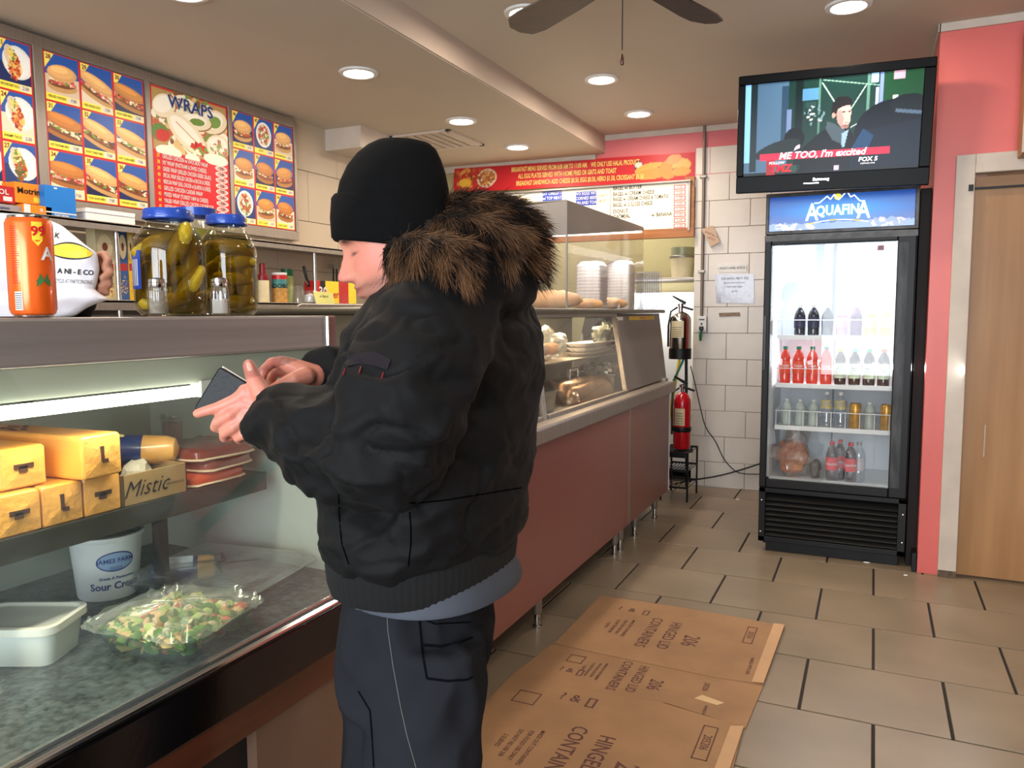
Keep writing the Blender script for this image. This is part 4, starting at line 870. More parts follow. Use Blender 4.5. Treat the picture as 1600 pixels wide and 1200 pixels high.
        wrap(.44, .68, .28, .115, -.55); p.line(w*.30, h*.76, w*.66, h*.58, .006, (186, 150, 104)); p.blobs(w*.60, h*.575, w*.11, h*.04, [(206, 44, 36), (170, 30, 30), (110, 150, 60), (240, 226, 190)], 50, w*.035)
        wrap(.86, .64, .17, .10, .2); p.blobs(w*.86, h*.62, w*.12, h*.06, [(236, 220, 196), (190, 120, 90), (150, 160, 90)], 30, w*.03); p.ell(w*.10, h*.64, w*.11, h*.07, (96, 130, 60), .2, .2); p.ell(w*.13, h*.62, w*.09, h*.05, (196, 56, 46), .2, .15)
        p.rect(.008, .006, w-.008, h*.50, (204, 22, 34)); 
        for (cx, cy, rr) in ((.2, .5, .16), (.82, .52, .17), (.5, .48, .1)): p.ell(w*cx, h*cy, w*rr, h*.05, (238, 226, 204), 0, .05)
        p.rect(.008, .006, w-.008, h*.475, (204, 22, 34))
        rows = ['GRILLED CHICKEN w/ AVOCADO WRAP', 'NY WRAP (PASTRAMI & SWISS CHEESE)', 'GREEK WRAP (GRILLED CHICKEN GREEK SALAD)', 'SPECIAL WRAP (GRILLED CHICKEN w/ BACON & CHEESE)', 'MEXICAN WRAP (GRILL CHICKEN w/ JALAPENO & CHEESE)', 'GRILLED CHICKEN CAESAR WRAP', 'MIXED WRAP (TURKEY HAM & CHEESE)', 'MALIBU WRAP (GRILLED CHICKEN & MUSHROOM)', 'WESTERN WRAP (GRILLED CHICKEN w/ BACON & AVOCADO)']
        for i, s in enumerate(rows):
            v = h*(.452-.0505*i); k = len(s); wd = min(w*.68, k*.0100); p.ell(w*.89, v, w*.085, h*.023, (240, 226, 214)); p.ell(w*.89, v, w*.070, h*.018, (214, 150, 140)); 
            g2 = G().text(str(37+i), .026, FB(w*.06, v), sx=.7, bold=.02, mi=3); g.v, g.f, g.m = g.v, g.f, g.m
            o = len(g.v); g.v += g2.v; g.f += [tuple(a+o for a in f) for f in g2.f]; g.m += g2.m
            g.text(s, .031, FB(w*.11, v), 'LEFT', sx=wd/(k*.0186), bold=.018, mi=2); g.text('7.00', .022, FB(w*.89, v), sx=.8, bold=.01)
        g.text('WRAPS', .088, frame((WX+.0025, y0+w*.5, MB_+h*.905), (0, 1, 0), (0, 0, 1)), sx=1.05, bold=.045, mi=2)
        g.text('WRAPS', .088, frame((WX+.005, y0+w*.5, MB_+h*.905), (0, 1, 0), (0, 0, 1)), sx=1.05, bold=.012, mi=4)
    p.part('picture_panel', frame((WX, y0, MB_), (0, 1, 0), (0, 0, 1)), m_vlit, t)
    part('lettering', g, [m_printk, m_dred, m_white, m_printy, m_blue], t, 0)
    return y0, y1
MENUN = {21: 'GROUND BEEF TACO', 24: 'SHRIMP TACO', 27: 'GUACAMOLE TACO', 28: 'GRILLED CHICKEN', 29: 'FRIED CHICKEN CUTLET', 30: 'ROAST BEEF HERO', 31: 'HOT PASTRAMI HERO', 32: 'ROAST TURKEY HERO', 33: 'HOT CORN BEEF', 34: 'MEATBALL HERO', 35: 'TUNA SALAD HERO', 36: 'CHICKEN SALAD',
         46: 'PHILLY STEAK', 47: 'GYRO', 48: 'FISH SANDWICH', 49: 'GRILLED CHICKEN', 50: 'TURKEY BURGER', 51: 'CHEESE BURGER', 52: 'HAM & EGG', 53: 'B.L.T. CLUB', 54: 'SLICED TURKEY'}
yA0, yA1 = AX(-128, 250, WX).y, AX(60, 250, WX).y
board(-118, 58, 'menu board of taco pictures cut by the left frame edge', 3, 'grid', 19)
board(76, 229, 'menu board with nine hero sandwich pictures', 3, 'grid', 28)
board(239, 357, 'red menu board headed with the word wraps over a food picture', 1, 'wraps', 0)
board(364, 458, 'menu board with nine burger and platter pictures, nearest the corner', 3, 'grid', 46)
mfr = thing('wall_panel', 'grey metal backing and rails behind the row of lit menu boards', 'panel', (WX-.02, 3, 1.85))
ys = AX(463, 250, WX).y
part('top_rail', G().box((WX-.05, .9, MT+.004), (WX+.006, ys, MT+.055)), m_steel, mfr, 0, .003)
part('bottom_rail', G().box((WX-.05, .9, MB_-.06), (WX+.006, ys, MB_-.004)), m_steel, mfr, 0, .003)
for a, b in ((58, 76), (229, 239), (357, 364), (458, 463)):
    ya, yb_ = AX(a, 250, WX).y+.004, AX(b, 250, WX).y-.004
    part('mullion', G().box((WX-.05, ya, MB_-.01), (WX+.008, yb_, MT+.01)), m_steel, mfr, 0, .003)
part('backing', G().box((-3.42, .9, MB_-.05), (WX-.03, ys, MT+.05)), m_steel_v, mfr, 0)
# ================================================================== STEAM TABLE COUNTER
SY0, SY1, PX = 2.02, 5.10, -1.22
st = thing('steam_counter', 'long pink panelled steam table counter on steel legs with slanted glass front', 'counter', (-1.6, 3.6, 0))
m_panel = mat('counter_panel_maroon', (134, 86, 80), .33, 0, .05, 2, .02, 30)
part('front_panel', G().box((PX-.03, SY0, .145), (PX, 4.17, .82)), m_panel, st, 0, .003, label='long pink brown front panel')
part('front_panel', G().box((PX-.03, 4.18, .145), (PX, SY1, .82)), m_panel, st, 0, .003, label='short pink brown front panel at the far end')
part('panel_joint', G().box((PX-.01, 4.165, .15), (PX+.003, 4.187, .82)), m_steel, st, 0)
part('corner_trim', G().box((PX-.012, SY1, .145), (PX+.004, SY1+.012, .86)), m_white, st, 0, .002)
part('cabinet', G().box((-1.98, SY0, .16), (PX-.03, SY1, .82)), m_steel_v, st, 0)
part('counter_rail', G().prism([(-1.50, SY0, .873), (PX+.0, SY0, .873), (PX+.012, SY0, .815), (PX+.035, SY0, .815), (PX+.035, SY0, .878), (PX+.028, SY0, .886), (-1.50, SY0, .886)], (0, SY1+.02-SY0, 0)), m_steel, st, 0, .005, label='stainless rail along the counter top')
part('worktop', G().box((-2.0, SY0, .82), (PX-.0, SY1+.01, .872)), m_steel, st, 0, .002)
part('under_shelf', G().box((-1.9, SY0, .06), (-1.55, SY1, .10)), m_blackmetal, st, 0)
for (x, y) in ((-1.262, 2.2), (-1.262, 2.95), (-1.262, 4.04), (-1.262, 4.144), (-1.262, 4.44), (-1.262, 4.91), (-1.9, 2.2), (-1.9, 2.95), (-1.9, 4.04), (-1.9, 4.91)):
    l = part('leg', G().lathe([(.021, .15), (.021, .075), (.017, .06)], 16, 0, T(x, y, 0)), m_steel, st)
    part('foot', G().lathe([(.012, .062), (.014, .05), (.014, .012), (.019, .010), (.019, .0)], 16, 0, T(x, y, 0)), m_chrome, l)
# glass front leaning back, posts, top shelf
GB, GT, ZB, ZT = -1.262, -1.40, .885, 1.333
def gx(z): return GB+(GT-GB)*(z-ZB)/(ZT-ZB)
m_gg = pane('counter_glass', (.95, .97, .95), .05, .02, .05, 5, (1, 3, .6))
for (a, b) in ((2.03, 2.99), (3.06, 4.24)):
    part('glass_pane', G().prism([(gx(.90), a, .90), (gx(1.32), a+.19, 1.32), (gx(1.32), b+.19, 1.32), (gx(.90), b, .90)], (-.004, 0, 0)), m_gg, st, 0)
    part('pane_channel', G().box((gx(.885)-.010, a, .885), (gx(.885)+.012, b, .903)), m_steel, st, 0, .002)
for y in (2.03, 3.03, 4.255):
    part('glass_post', G().prism([(gx(ZB)+.008, y-.018, ZB), (gx(ZT)+.008, y+.182, ZT), (gx(ZT)-.018, y+.182, ZT), (gx(ZB)-.018, y-.018, ZB)], (0, .036, 0)), m_steel, st, 0, .002)
part('top_bar', G().box((GT-.01, SY0, 1.318), (GT+.012, 4.46, 1.334)), m_steel, st, 0)
part('end_screen', G().prism([(gx(.885)+.004, 4.28, .893), (gx(1.333)+.004, 4.48, 1.333), (gx(1.333)+.004, 5.50, 1.333), (gx(.885)+.004, 5.17, .893)], (-.012, 0, 0)), mat('screen_steel', (136, 130, 126), .5, .4, .05, 3), st, 0, .003, label='flat grey steel screen at the far end')
part('end_foot', G().box((-1.30, 5.05, .885), (-1.235, 5.12, .905)), m_steel, st, 0, .002)
part('screen_side', G().prism([(gx(.885)-.01, 5.19, .893), (gx(1.333)-.01, 5.50, 1.333), (-1.95, 5.50, 1.333), (-1.95, 5.19, .893)], (0, -.01, 0)), m_steel_v, st, 0)
part('top_shelf', G().box((-2.0, SY0, 1.334), (-1.365, 5.56, 1.362)), mat('shelf_steel', (112, 108, 96), .38, .7, .1, 4), st, 0, .012, bseg=3)
part('shelf_support', G().box((-1.98, SY0, .87), (-1.95, 5.2, 1.333)), m_int, st, 0, label='pale rear wall behind the food pans')
iz = AX(906, 560, -1.46).z
part('inner_shelf', G().box((-1.90, 2.1, iz-.01), (-1.46, 5.0, iz)), m_steel, st, 0, .002)
part('sticker', G().box((gx(1.31)+.008, AX(982, 494, -1.39).y, 1.293), (gx(1.31)+.010, AX(1021, 494, -1.39).y, 1.318)), m_printy, st, 0, label='yellow strip sticker with red print')
g = G(); y0 = AX(982, 494, -1.39).y; y1 = AX(1021, 494, -1.39).y
g.text('! CAUTION HOT !', .017, frame((gx(1.31)+.0115, (y0+y1)/2, 1.3055), (0, 1, 0), (0, 0, 1)), sx=1.1, bold=.02)
part('sticker_print', g, m_red, st, 0)
part('white_label', G().box((gx(1.31)+.006, AX(962, 494, -1.39).y, 1.29), (gx(1.31)+.009, AX(972, 494, -1.39).y, 1.315)), m_white, st, 0)
area('food_lamp', (-1.58, 3.9, 1.31), (0, 0, 0), .08, 1.6, 13, (1, .70, .42))
# food in the steam table
def pan(name, label, x0, x1, y0, y1, z0, z1, m, r=.03):
    t = thing(name, label, 'pan', ((x0+x1)/2, (y0+y1)/2, z0))
    f = lambda e, z: [(a, b, z) for a, b, _ in rrect(x0+e, x1-e, y0+e, y1-e, r, 0)]
    part('pan_wall', G().loft([f(.012, z0), f(0, z1), f(-.01, z1), f(-.01, z1-.004)], cap=False), m, t, 40)
    part('pan_floor', G().loft([f(.012, z0), f(.012, z0+.002)]), m, t, 40)
    return t
m_foil2 = mat('aluminium_foil', (190, 190, 186), .28, 1, .1, 20, .5, 30)
lid = thing('pan_lid', 'domed steel pan lid glowing warm under the food lamp', 'lid', (-1.46, 3.9, .887))
g = G(); f = lambda e, z: [(a, b, z) for a, b, _ in rrect(-1.62+e, -1.31-e, 3.56+e, 4.22-e, .06, 0)]
g.loft([f(0, .888), f(.0, .91), f(.02, .955), f(.06, .985), f(.12, .995)])
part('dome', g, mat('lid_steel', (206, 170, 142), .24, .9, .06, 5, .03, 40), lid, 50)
part('handle', G().tube([(-1.46, 3.85, .99), (-1.46, 3.85, 1.035), (-1.46, 3.97, 1.035), (-1.46, 3.97, .99)], .010, 8), m_chrome, lid)
# trays on inner shelf
t = thing('foam_tray', 'stack of white foam plates on the inner glass shelf, lit warm', 'tray', (-1.54, 4.45, iz))
for k in range(3):
    f = lambda e, z: [(a, b, z) for a, b, _ in rrect(-1.62+e, -1.47-e, 4.15+e, 4.75-e, .05, 0)]
    part('plate', G().loft([f(.03, iz+.026*k), f(.005, iz+.026*k+.022), f(0, iz+.026*k+.024), f(.008, iz+.026*k+.024), f(.04, iz+.026*k+.006)], cap=True), m_foam, t, 40)
t = thing('plastic_bag', 'crumpled clear and white plastic bag of rolls on the inner shelf, nearest the customer', 'bag', (-1.66, 2.95, iz))
def crumple(g, c, r, amp, sc, n=(40, 20)):
    q = G().ell(c, r, nu=n[0], nv=n[1]); out = []
    for v in q.v:
        d = Vector(v)-Vector(c); s = 1+amp*(mnoise.noise(Vector(v)*sc)+.5*mnoise.noise(Vector(v)*sc*2.3)); p_ = Vector(c)+d*s; p_.z = max(p_.z, c[2]-r[2]*.98); out.append(tuple(p_))
    o = len(g.v); g.v += out; g.f += [tuple(a+o for a in f) for f in q.f]; g.m += q.m; return g
m_bag = mat('bag_white', (214, 218, 222), .3, 0, .08, 6, .2, 30, coat=.4)
part('bag_film', crumple(G(), (-1.55, 3.68, iz+.085), (.085, .24, .085), .5, 14), pane('bag_clear', (.92, .94, .96), .18, .12, .45, 9), t, 25)
part('bag_fold', crumple(G(), (-1.53, 3.36, iz+.06), (.07, .16, .06), .6, 16), m_bag, t, 25)
for k in range(3):
    y = 3.55+.13*k; g = G().ell((0, 0, 0), (.055, .045, .034), 0, T(-1.55, y, iz+.06))
    part('bread_roll', g, mat('roll_brown', (190, 130, 80), .6, 0, .15, 20, .1, 60), None, 60, label=['bread roll in the clear bag, nearest the customer', 'bread roll in the clear bag, middle one', 'bread roll in the clear bag, farthest one'][k], cat='bread', group='rolls in the clear bag')
for i, (y0, y1, x0, x1, lb) in enumerate(((2.35, 2.80, -1.84, -1.34, 'deep steel pan nearest the customer behind the counter glass'), (2.90, 3.40, -1.80, -1.34, 'small steel pan with tongs behind the counter glass'), (4.30, 4.80, -1.70, -1.34, 'foil pan in front of the steel screen behind the counter glass'))):
    t = pan('food_pan', lb, x0, x1, y0, y1, .874, .985 if i else .96, m_chrome if i < 2 else m_foil2)
    part('food', G().box((x0+.02, y0+.02, .90), (x1-.02, y1-.02, .93)), mat('stew_%d' % i, [(150, 96, 60), (176, 120, 60), (196, 150, 70)][i], .5, 0, .4, 40, .3, 60), t, 0)
t = thing('foil_tray', 'crumpled foil tray covered with clear film at the far end of the counter glass', 'tray', (-1.50, 4.55, .965))
part('tray_body', crumple(G(), (-1.52, 4.55, 1.0), (.11, .20, .035), .5, 20), m_foil2, t, 20)
t = thing('foil_parcel', 'foil covered parcel high beside the foam plates', 'parcel', (-1.56, 4.85, iz+.05))
part('foil', crumple(G(), (-1.56, 4.85, iz+.12), (.06, .22, .075), .5, 18), mat('film_grey_green', (150, 158, 146), .25, .3, .2, 12, .3, 30), t, 20)
t = thing('serving_spoon', 'steel serving spoon leaning in the near food pan', 'spoon', (-1.5, 3.0, .95)); part('handle', G().tube([(-1.60, 3.20, .97), (-1.42, 3.42, 1.03)], [.006, .008], 8), m_chrome, t); part('bowl', G().ell((-1.61, 3.19, .965), (.04, .03, .012)), m_chrome, t)
# ================================================================== BREAD DISPLAY HOOD
hd = thing('display_hood', 'clear acrylic bread display box with grey roof on the counter shelf', 'display case', (-1.8, 4.6, 1.363))
HX0, HX1, HY0, HY1, HZ0 = -2.0, -1.5, 3.92, 5.44, 1.363
zt = AX(882, 312, HX1).z; zl = AX(882, 366, HX1).z
m_ac = pane('acrylic_scuffed', (.97, .96, .96), .05, .05, .07, 7, (1, 3, .5), (.8, .74, .72))
part('side_sheet', G().prism([(HX1, HY0, HZ0), (HX1, HY1, HZ0), (HX1, HY1, AX(996, 352, HX1).z-.02), (HX1, HY0, zl)], (-.004, 0, 0)), m_ac, hd, 0)
part('front_sheet', G().box((HX0, HY0, HZ0), (HX1-.005, HY0+.004, zl)), m_ac, hd, 0)
part('far_sheet', G().box((HX0, HY1-.004, HZ0), (HX1-.005, HY1, zl)), m_ac, hd, 0)
m_roof = mat('hood_roof', (150, 144, 140), .35, .3, .05, 5)
z2 = AX(996, 352, HX1).z
part('roof_side', G().prism([(HX1, HY0, zl), (HX1, HY1, z2-.02), (HX1, HY1, z2), (HX1, HY0, zt)], (-.006, 0, 0)), m_roof, hd, 0, label='grey upper band of the hood side')
part('roof_front', G().prism([(HX1-.006, HY0, zl), (HX1-.006, HY0, zt), (HX0, HY0, zt-.02), (HX0, HY0, zl)], (0, .006, 0)), m_roof, hd, 0)
part('roof_top', G().prism([(HX1-.006, HY0, zt), (HX1-.006, HY1, z2), (HX0, HY1, z2), (HX0, HY0, zt)], (0, 0, .006)), m_roof, hd, 0)
part('corner_strip', G().box((HX1-.008, HY0-.002, HZ0), (HX1+.002, HY0+.006, zl)), mat('strip_grey', (150, 145, 140), .4), hd, 0)
area('hood_fill', (-1.58, (HY0+HY1)/2, zl-.05), (0, rad(-15), 0), .10, 1.3, 5.5, (1, .95, .90))  # added fill to brighten the hood contents; no tube hangs here
m_bread = mat('hero_bread', (216, 160, 104), .6, 0, .18, 14, .12, 50, rgb2=(234, 190, 140))
def bread(c, L, r, rz, label, sc=(1, 1, .7)):
    g = G(); n = 12; M = T(*c) @ Rz(rz); rings = []
    for i in range(n+1):
        q = i/n; s = max(.08, math.sin(PI*q)**.45); x = (q-.5)*L
        rings.append([M @ Vector((x, r*s*math.cos(a), r*.72*s*max(math.sin(a), -.75)+r*.54+.004*math.sin(q*30)*(math.sin(a) > .6))) for a in [2*PI*k/20 for k in range(20)]])
    return part('hero_roll', G().loft(rings), m_bread, None, 60, label=label, cat='bread', group='hero rolls in the display box')
q = P(870, 470, 4.55)
bread((-1.66, 4.12, HZ0+.001), .34, .085, rad(15), 'large hero roll at the near end of the display box')
bread((-1.56, 4.42, HZ0+.001), .20, .050, rad(30), 'hero roll lying behind the large one in the display box')
bread((-1.66, 4.80, HZ0+.001), .14, .048, rad(60), 'short roll half hidden between the two foam stacks')
bread((-1.60, 4.93, HZ0+.001), .27, .062, rad(25), 'hero roll in front of the right foam stack')
# clamshell stacks: each container its own thing
ORD = ['bottom', 'second', 'third', 'fourth', 'fifth', 'sixth', 'seventh', 'eighth', 'ninth', 'tenth', 'eleventh', 'twelfth', 'thirteenth', 'fourteenth', 'fifteenth', 'sixteenth']
clam = None; CX0, CX1 = -1.685, -1.525; D_ = .0205
def clamshell_stack(y0, n, where):
    global clam
    wy = .16
    for k in range(n):
        lb = ('%s foam container from the bottom of the %s stack' % (ORD[k], where)) if 0 < k < n-1 else '%s foam container of the %s stack in the display box' % ('bottom' if k == 0 else 'uppermost', where)
        if clam is None:
            clam = thing('foam_container', lb, 'container', (-1.605, y0+.08, HZ0), group='foam containers in the %s stack' % where)
            f = lambda e, z: [(-1.605+x, y0+.08+y, HZ0+z) for x, y, _ in rrect(-.08+e, .08-e, -.08+e, .08-e, .016, 0)]
            part('shell', G().loft([f(.004, 0), f(.0015, D_*.5), f(-.001, D_*.75), f(-.001, D_*.92), f(.002, D_*.97)]), m_foam, clam, 40); continue
        c = copy_tree(clam, (-1.605, y0+.08, HZ0+k*D_), label=lb); c['group'] = 'foam containers in the %s stack' % where
    f = lambda e, z: [(-1.605+x, y0+.08+y, HZ0+n*D_+z) for x, y, _ in rrect(-.08+e, .08-e, -.08+e, .08-e, .016, 0)]
    part('container_lid', G().loft([f(0, 0), f(.004, .006), f(.02, .026), f(.028, .028)]), m_foam, None, 40, label='raised foam lid on top of the %s stack' % where, cat='lid')
clamshell_stack(4.55, 13, 'left'); clamshell_stack(5.17, 15, 'right')
# clear trays standing upright beyond the box
m_lidc = pane('lid_clear', (.86, .88, .94), .22, .10, .50, 30, None, (.52, .56, .70)); t0 = None
for k in range(10):
    x = -1.555+.0165*k
    lb = '%s upright clear tray from the display box in the row beyond it' % (ORD[k] if k else 'first')
    if t0 is None:
        t0 = thing('clear_container', lb, 'container', (x, 5.50, HZ0), group='clear trays standing in a row')
        f = lambda e, xx: [(x+xx, 5.505+y, HZ0+.135+z) for y, z, _ in rrect(-.05+e, .05-e, -.135+e, .135-e, .02, 0)]
        part('tray_shell', G().loft([f(.012, .014), f(.003, .003), f(0, 0)], cap=False), m_lidc, t0, 40)
    else: c = copy_tree(t0, (x, 5.50, HZ0), label=lb)
# ================================================================== BACK WALL SIGNS
def bwf(u, z, v=-.02): return frame(BM @ Vector((u, v, z)), BM.to_3x3() @ Vector((1, 0, 0)), (0, 0, 1))
u0, zb0 = BW(712, 300); u1, zb1 = BW(1082, 279); _, zt0 = BW(712, 264); _, zt1 = BW(1074, 241)
bn_ = thing('breakfast_banner', 'long red printed breakfast banner across the back wall above the lit menu', 'banner', tuple(BM @ Vector(((u0+u1)/2, -.02, zb0))))
wB, hB = u1-u0, (zt0-zb0+zt1-zb1)/2; zB = (zb0+zb1)/2
tilt = math.atan2((zb1+zt1)/2-(zb0+zt0)/2, wB)
TB = bwf(u0, (zb0+zt0)/2-hB/2, -.022) @ Rz(tilt)
pb = Paint(wB, hB, 300); pb.rect(0, 0, wB, hB, (196, 26, 36))
pb.blobs(.16, hB*.5, .16, hB*.42, [(196, 90, 40), (150, 60, 30), (220, 150, 70), (190, 50, 40)], 90, .035); pb.ell(.10, hB*.35, .06, .035, (232, 180, 60)); pb.ell(.30, hB*.5, .09, .075, (226, 200, 170), .3); pb.blobs(.30, hB*.5, .07, .06, [(180, 110, 50), (214, 150, 80), (150, 80, 40)], 60, .02)
ex = wB-.36; pb.ell(ex-.05, hB*.62, .035, .04, (90, 60, 60)); pb.ell(ex-.05, hB*.66, .03, .022, (220, 210, 200))
for cx, cy, a, b, c in ((ex+.05, .45, .13, .05, (224, 160, 70)), (ex+.06, .36, .12, .02, (190, 60, 40)), (ex+.06, .27, .13, .04, (214, 146, 66)), (ex+.18, .40, .07, .07, (206, 140, 60)), (ex+.28, .55, .07, .05, (226, 170, 90)), (ex+.28, .40, .07, .012, (90, 60, 30)), (ex+.28, .30, .07, .035, (214, 150, 70)), (ex+.22, .80, .06, .035, (220, 150, 90))): pb.ell(cx, hB*cy, a, b, c, random.uniform(-.2, .3), .06)
pb.part('picture_panel', TB, m_vprint, bn_)
g = G()
for s, v, c0 in (('BREAKFAST MENU SERVED FROM 6:00 AM TO 11:00 AM.    WE ONLY USE HALAL PRODUCT', .78, .53), ('ALL EGG PLATES SERVED WITH HOME FRIES OR GRITS AND TOAST', .48, .50), ('BREAKFAST SANDWICH ADD CHEESE $0.50, EGG $0.50, HERO $1.50, CROISSANT $1.50', .18, .55)):
    wd = {.78: .60, .48: .46, .18: .62}[v]*wB; sz = .052; g.text(s, sz, TB @ T(c0*wB, v*hB, .003), sx=wd/(len(s)*sz*.60), bold=.02)
part('lettering', g, mat('banner_gold', (232, 206, 110), .5), bn_, 0)
part('backing', G().box((-.01, -.012, -.012), (wB+.012, hB+.006, -.002), 0, TB), m_red, bn_, 0)
# lit menu box
u0, za = BW(703, 303, -.06); u1, zb_ = BW(1076, 284, -.06); _, zc = BW(1075, 358, -.06)
lb = thing('lightbox_menu', 'white lit breakfast menu box in a wooden frame below the red banner', 'menu', tuple(BM @ Vector(((u0+u1)/2, -.06, zc))))
wL, hL = u1-u0, zb_-zc; LBm = bwf(u0, zc, -.06)
part('box_body', G().box((0, 0, -.16), (wL, hL, -.004), 0, LBm), m_white, lb, 0, .003)
m_lit = mat('menu_lit_white', (250, 236, 206), .3, 0, .02, 2, emit=.36)
part('lit_panel', G().box((.01, .01, -.004), (wL-.01, hL-.01, 0), 0, LBm), m_lit, lb, 0, label='glowing cream menu panel')
part('tube_cover', G().box((.02, -.012, -.02), (wL-.35, .012, .012), 0, LBm), glow('white_tube', (255, 246, 226), 5), lb, 0, label='bright white light strip under the panel')
part('metal_edge', G().box((-.02, hL, -.02), (wL+.02, hL+.012, .03), 0, LBm).box((wL, -.01, -.02), (wL+.014, hL, .01), 0, LBm), m_steel, lb, 0)
g = G()
def lp(px, py): u, z = BW(px, py, -.06); return u-u0, z-zc
def ltext(s, px, py, h, wpx, mi=0, al='LEFT'):
    x, y = lp(px, py); x2, _ = lp(px+wpx, py); size = h; g.text(s, size, LBm @ T(x, y, .003), al, sx=(x2-x)/(len(s)*size*.62), bold=.012, mi=mi)
for s, py, wp in (('BAGEL w/ BUTTER', 295, 52), ('BAGEL w/ CREAM CHEESE', 304, 74), ('BAGEL w/ CREAM CHEESE & TOMATO', 312, 95), ('BAGEL w/ 2 SLICES CHEESE', 321, 78), ('DONUT', 331, 20), ('OATMEAL', 339, 26)): ltext(s, 958, py, .042, wp)
ltext('w/ BANANA', 1018, 336, .040, 33)
x, y = lp(954, 320); g.box((x-.002, .06, .001), (x+.002, hL-.02, .002), 0, LBm)
for k in range(8):
    x, y = lp(1062, 292.5+k*8.6); g.box((x-.045, y-.017, .001), (x+.045, y+.017, .002), 1, LBm).box((x-.039, y-.012, .002), (x+.039, y+.012, .003), 2, LBm); g.text('1.25', .026, LBm @ T(x, y, .004), mi=1)
for (a, b, lines) in ((848, 878, ('ANY OMELETTE', 'w/ TOP MEAT', 'OR CHEESE')), (900, 932, ('TWO EGGS WITH', 'CORNED BEEF', 'HASH AND TOAST'))):
    x0_, y0_ = lp(a, 322); x1_, y1_ = lp(b, 298); g.box((x0_, y0_, .001), (x1_, y1_, .003), 3, LBm)
    for i, s in enumerate(lines): g.text(s, .034, LBm @ T((x0_+x1_)/2, y1_-(i+.5)*(y1_-y0_)/3.1, .004), sx=.78, bold=.02, mi=2)
x, y = lp(942, 312); g.text('ONLY', .03, LBm @ T(x, y+.03, .003), mi=4).text('4.50', .034, LBm @ T(x, y-.01, .003), mi=4)
part('lettering', g, [m_printk, m_red, m_white, mat('print_royal', (36, 70, 180), .4, emit=.15), mat('print_orange', (230, 130, 60), .5)], lb, 0)
# wooden surround
ws = thing('wooden_surround', 'orange brown wooden beam and post around the service opening', 'frame', tuple(BM @ Vector((-.1, 0, 1.8))))
_, zw = BW(1040, 361); _, zw2 = BW(1040, 371)
part('beam', G().box((-2.28, -.06, zw2-.01), (0, -.01, zw+.015), 0, BM), m_wood, ws, 0, .003)
part('post', G().box((-.075, -.05, zw), (-.002, -.005, 2.355), 0, BM), m_wood, ws, 0, .003)
# recess contents
_, zs = BW(1060, 435, .3)
rs = thing('recess_shelf', 'pale shelf inside the service opening beside the tiled pier', 'shelf', tuple(BM @ Vector((-.5, .3, zs))))
part('shelf_plate', G().box((-.80, .12, zs-.02), (-.005, .70, zs), 0, BM), m_steel, rs, 0, .003)
part('bracket', G().box((-.75, .15, zs-.10), (-.73, .68, zs-.02), 0, BM), m_steel, rs, 0)
ct = BM @ Vector((-.235, .35, zs)); w = (ct-CAMP).dot(FWD); q = P(1066, 432, w); 
ct = Vector((q.x, q.y, zs)); r = 19/FPX*w
t = thing('storage_bucket', 'white lidded bucket on the shelf inside the service opening', 'bucket', tuple(ct))
part('bucket_body', G().lathe([(.001, 0), (r*.85, 0), (r*.98, .165), (r, .17)], 32, 0, T(*ct), cap=False), mat('bucket_cream', (228, 214, 180), .4, 0, .05, 5), t)
part('lid', G().lathe([(r*1.04, .165), (r*1.06, .18), (r*1.0, .185), (.001, .187)], 32, 0, T(*ct), cap=False), m_steel, t)
part('upper_can', G().lathe([(r*.95, .187), (r*.95, .25), (.001, .252)], 32, 0, T(*ct), cap=False), mat('tin_green', (150, 150, 124), .4, .3), t, label='grey green tin on the lid')
fz = thing('freezer', 'white upright freezer cabinet inside the service opening, brightly lit', 'freezer', tuple(BM @ Vector((-.35, .4, 0))))
m_fz = mat('freezer_white', (232, 234, 238), .22, 0, .03, 4, .06, 6)
part('cabinet', G().box((-.75, .30, .05), (-.03, .70, zs-.11), 0, BM), m_fz, fz, 0, .01)
part('door', G().box((-.74, .265, .55), (-.035, .295, zs-.12), 0, BM), m_fz, fz, 0, .01); part('lower_door', G().box((-.74, .265, .08), (-.035, .295, .54), 0, BM), m_fz, fz, 0, .01)
part('door_handle', G().box((-.70, .235, .9), (-.68, .265, 1.2), 0, BM), m_steel, fz, 0, .004)
area('recess_light', tuple(BM @ Vector((-.9, .38, 2.28))), (0, 0, 0), 1.4, .3, 12, (1, .96, .86))
area('freezer_fill', tuple(BM @ Vector((-.45, .06, 1.50))), (rad(75), 0, BA), .5, .06, 5, (1, .98, .95))  # added fill that whitens the freezer front, not a fitted strip lamp
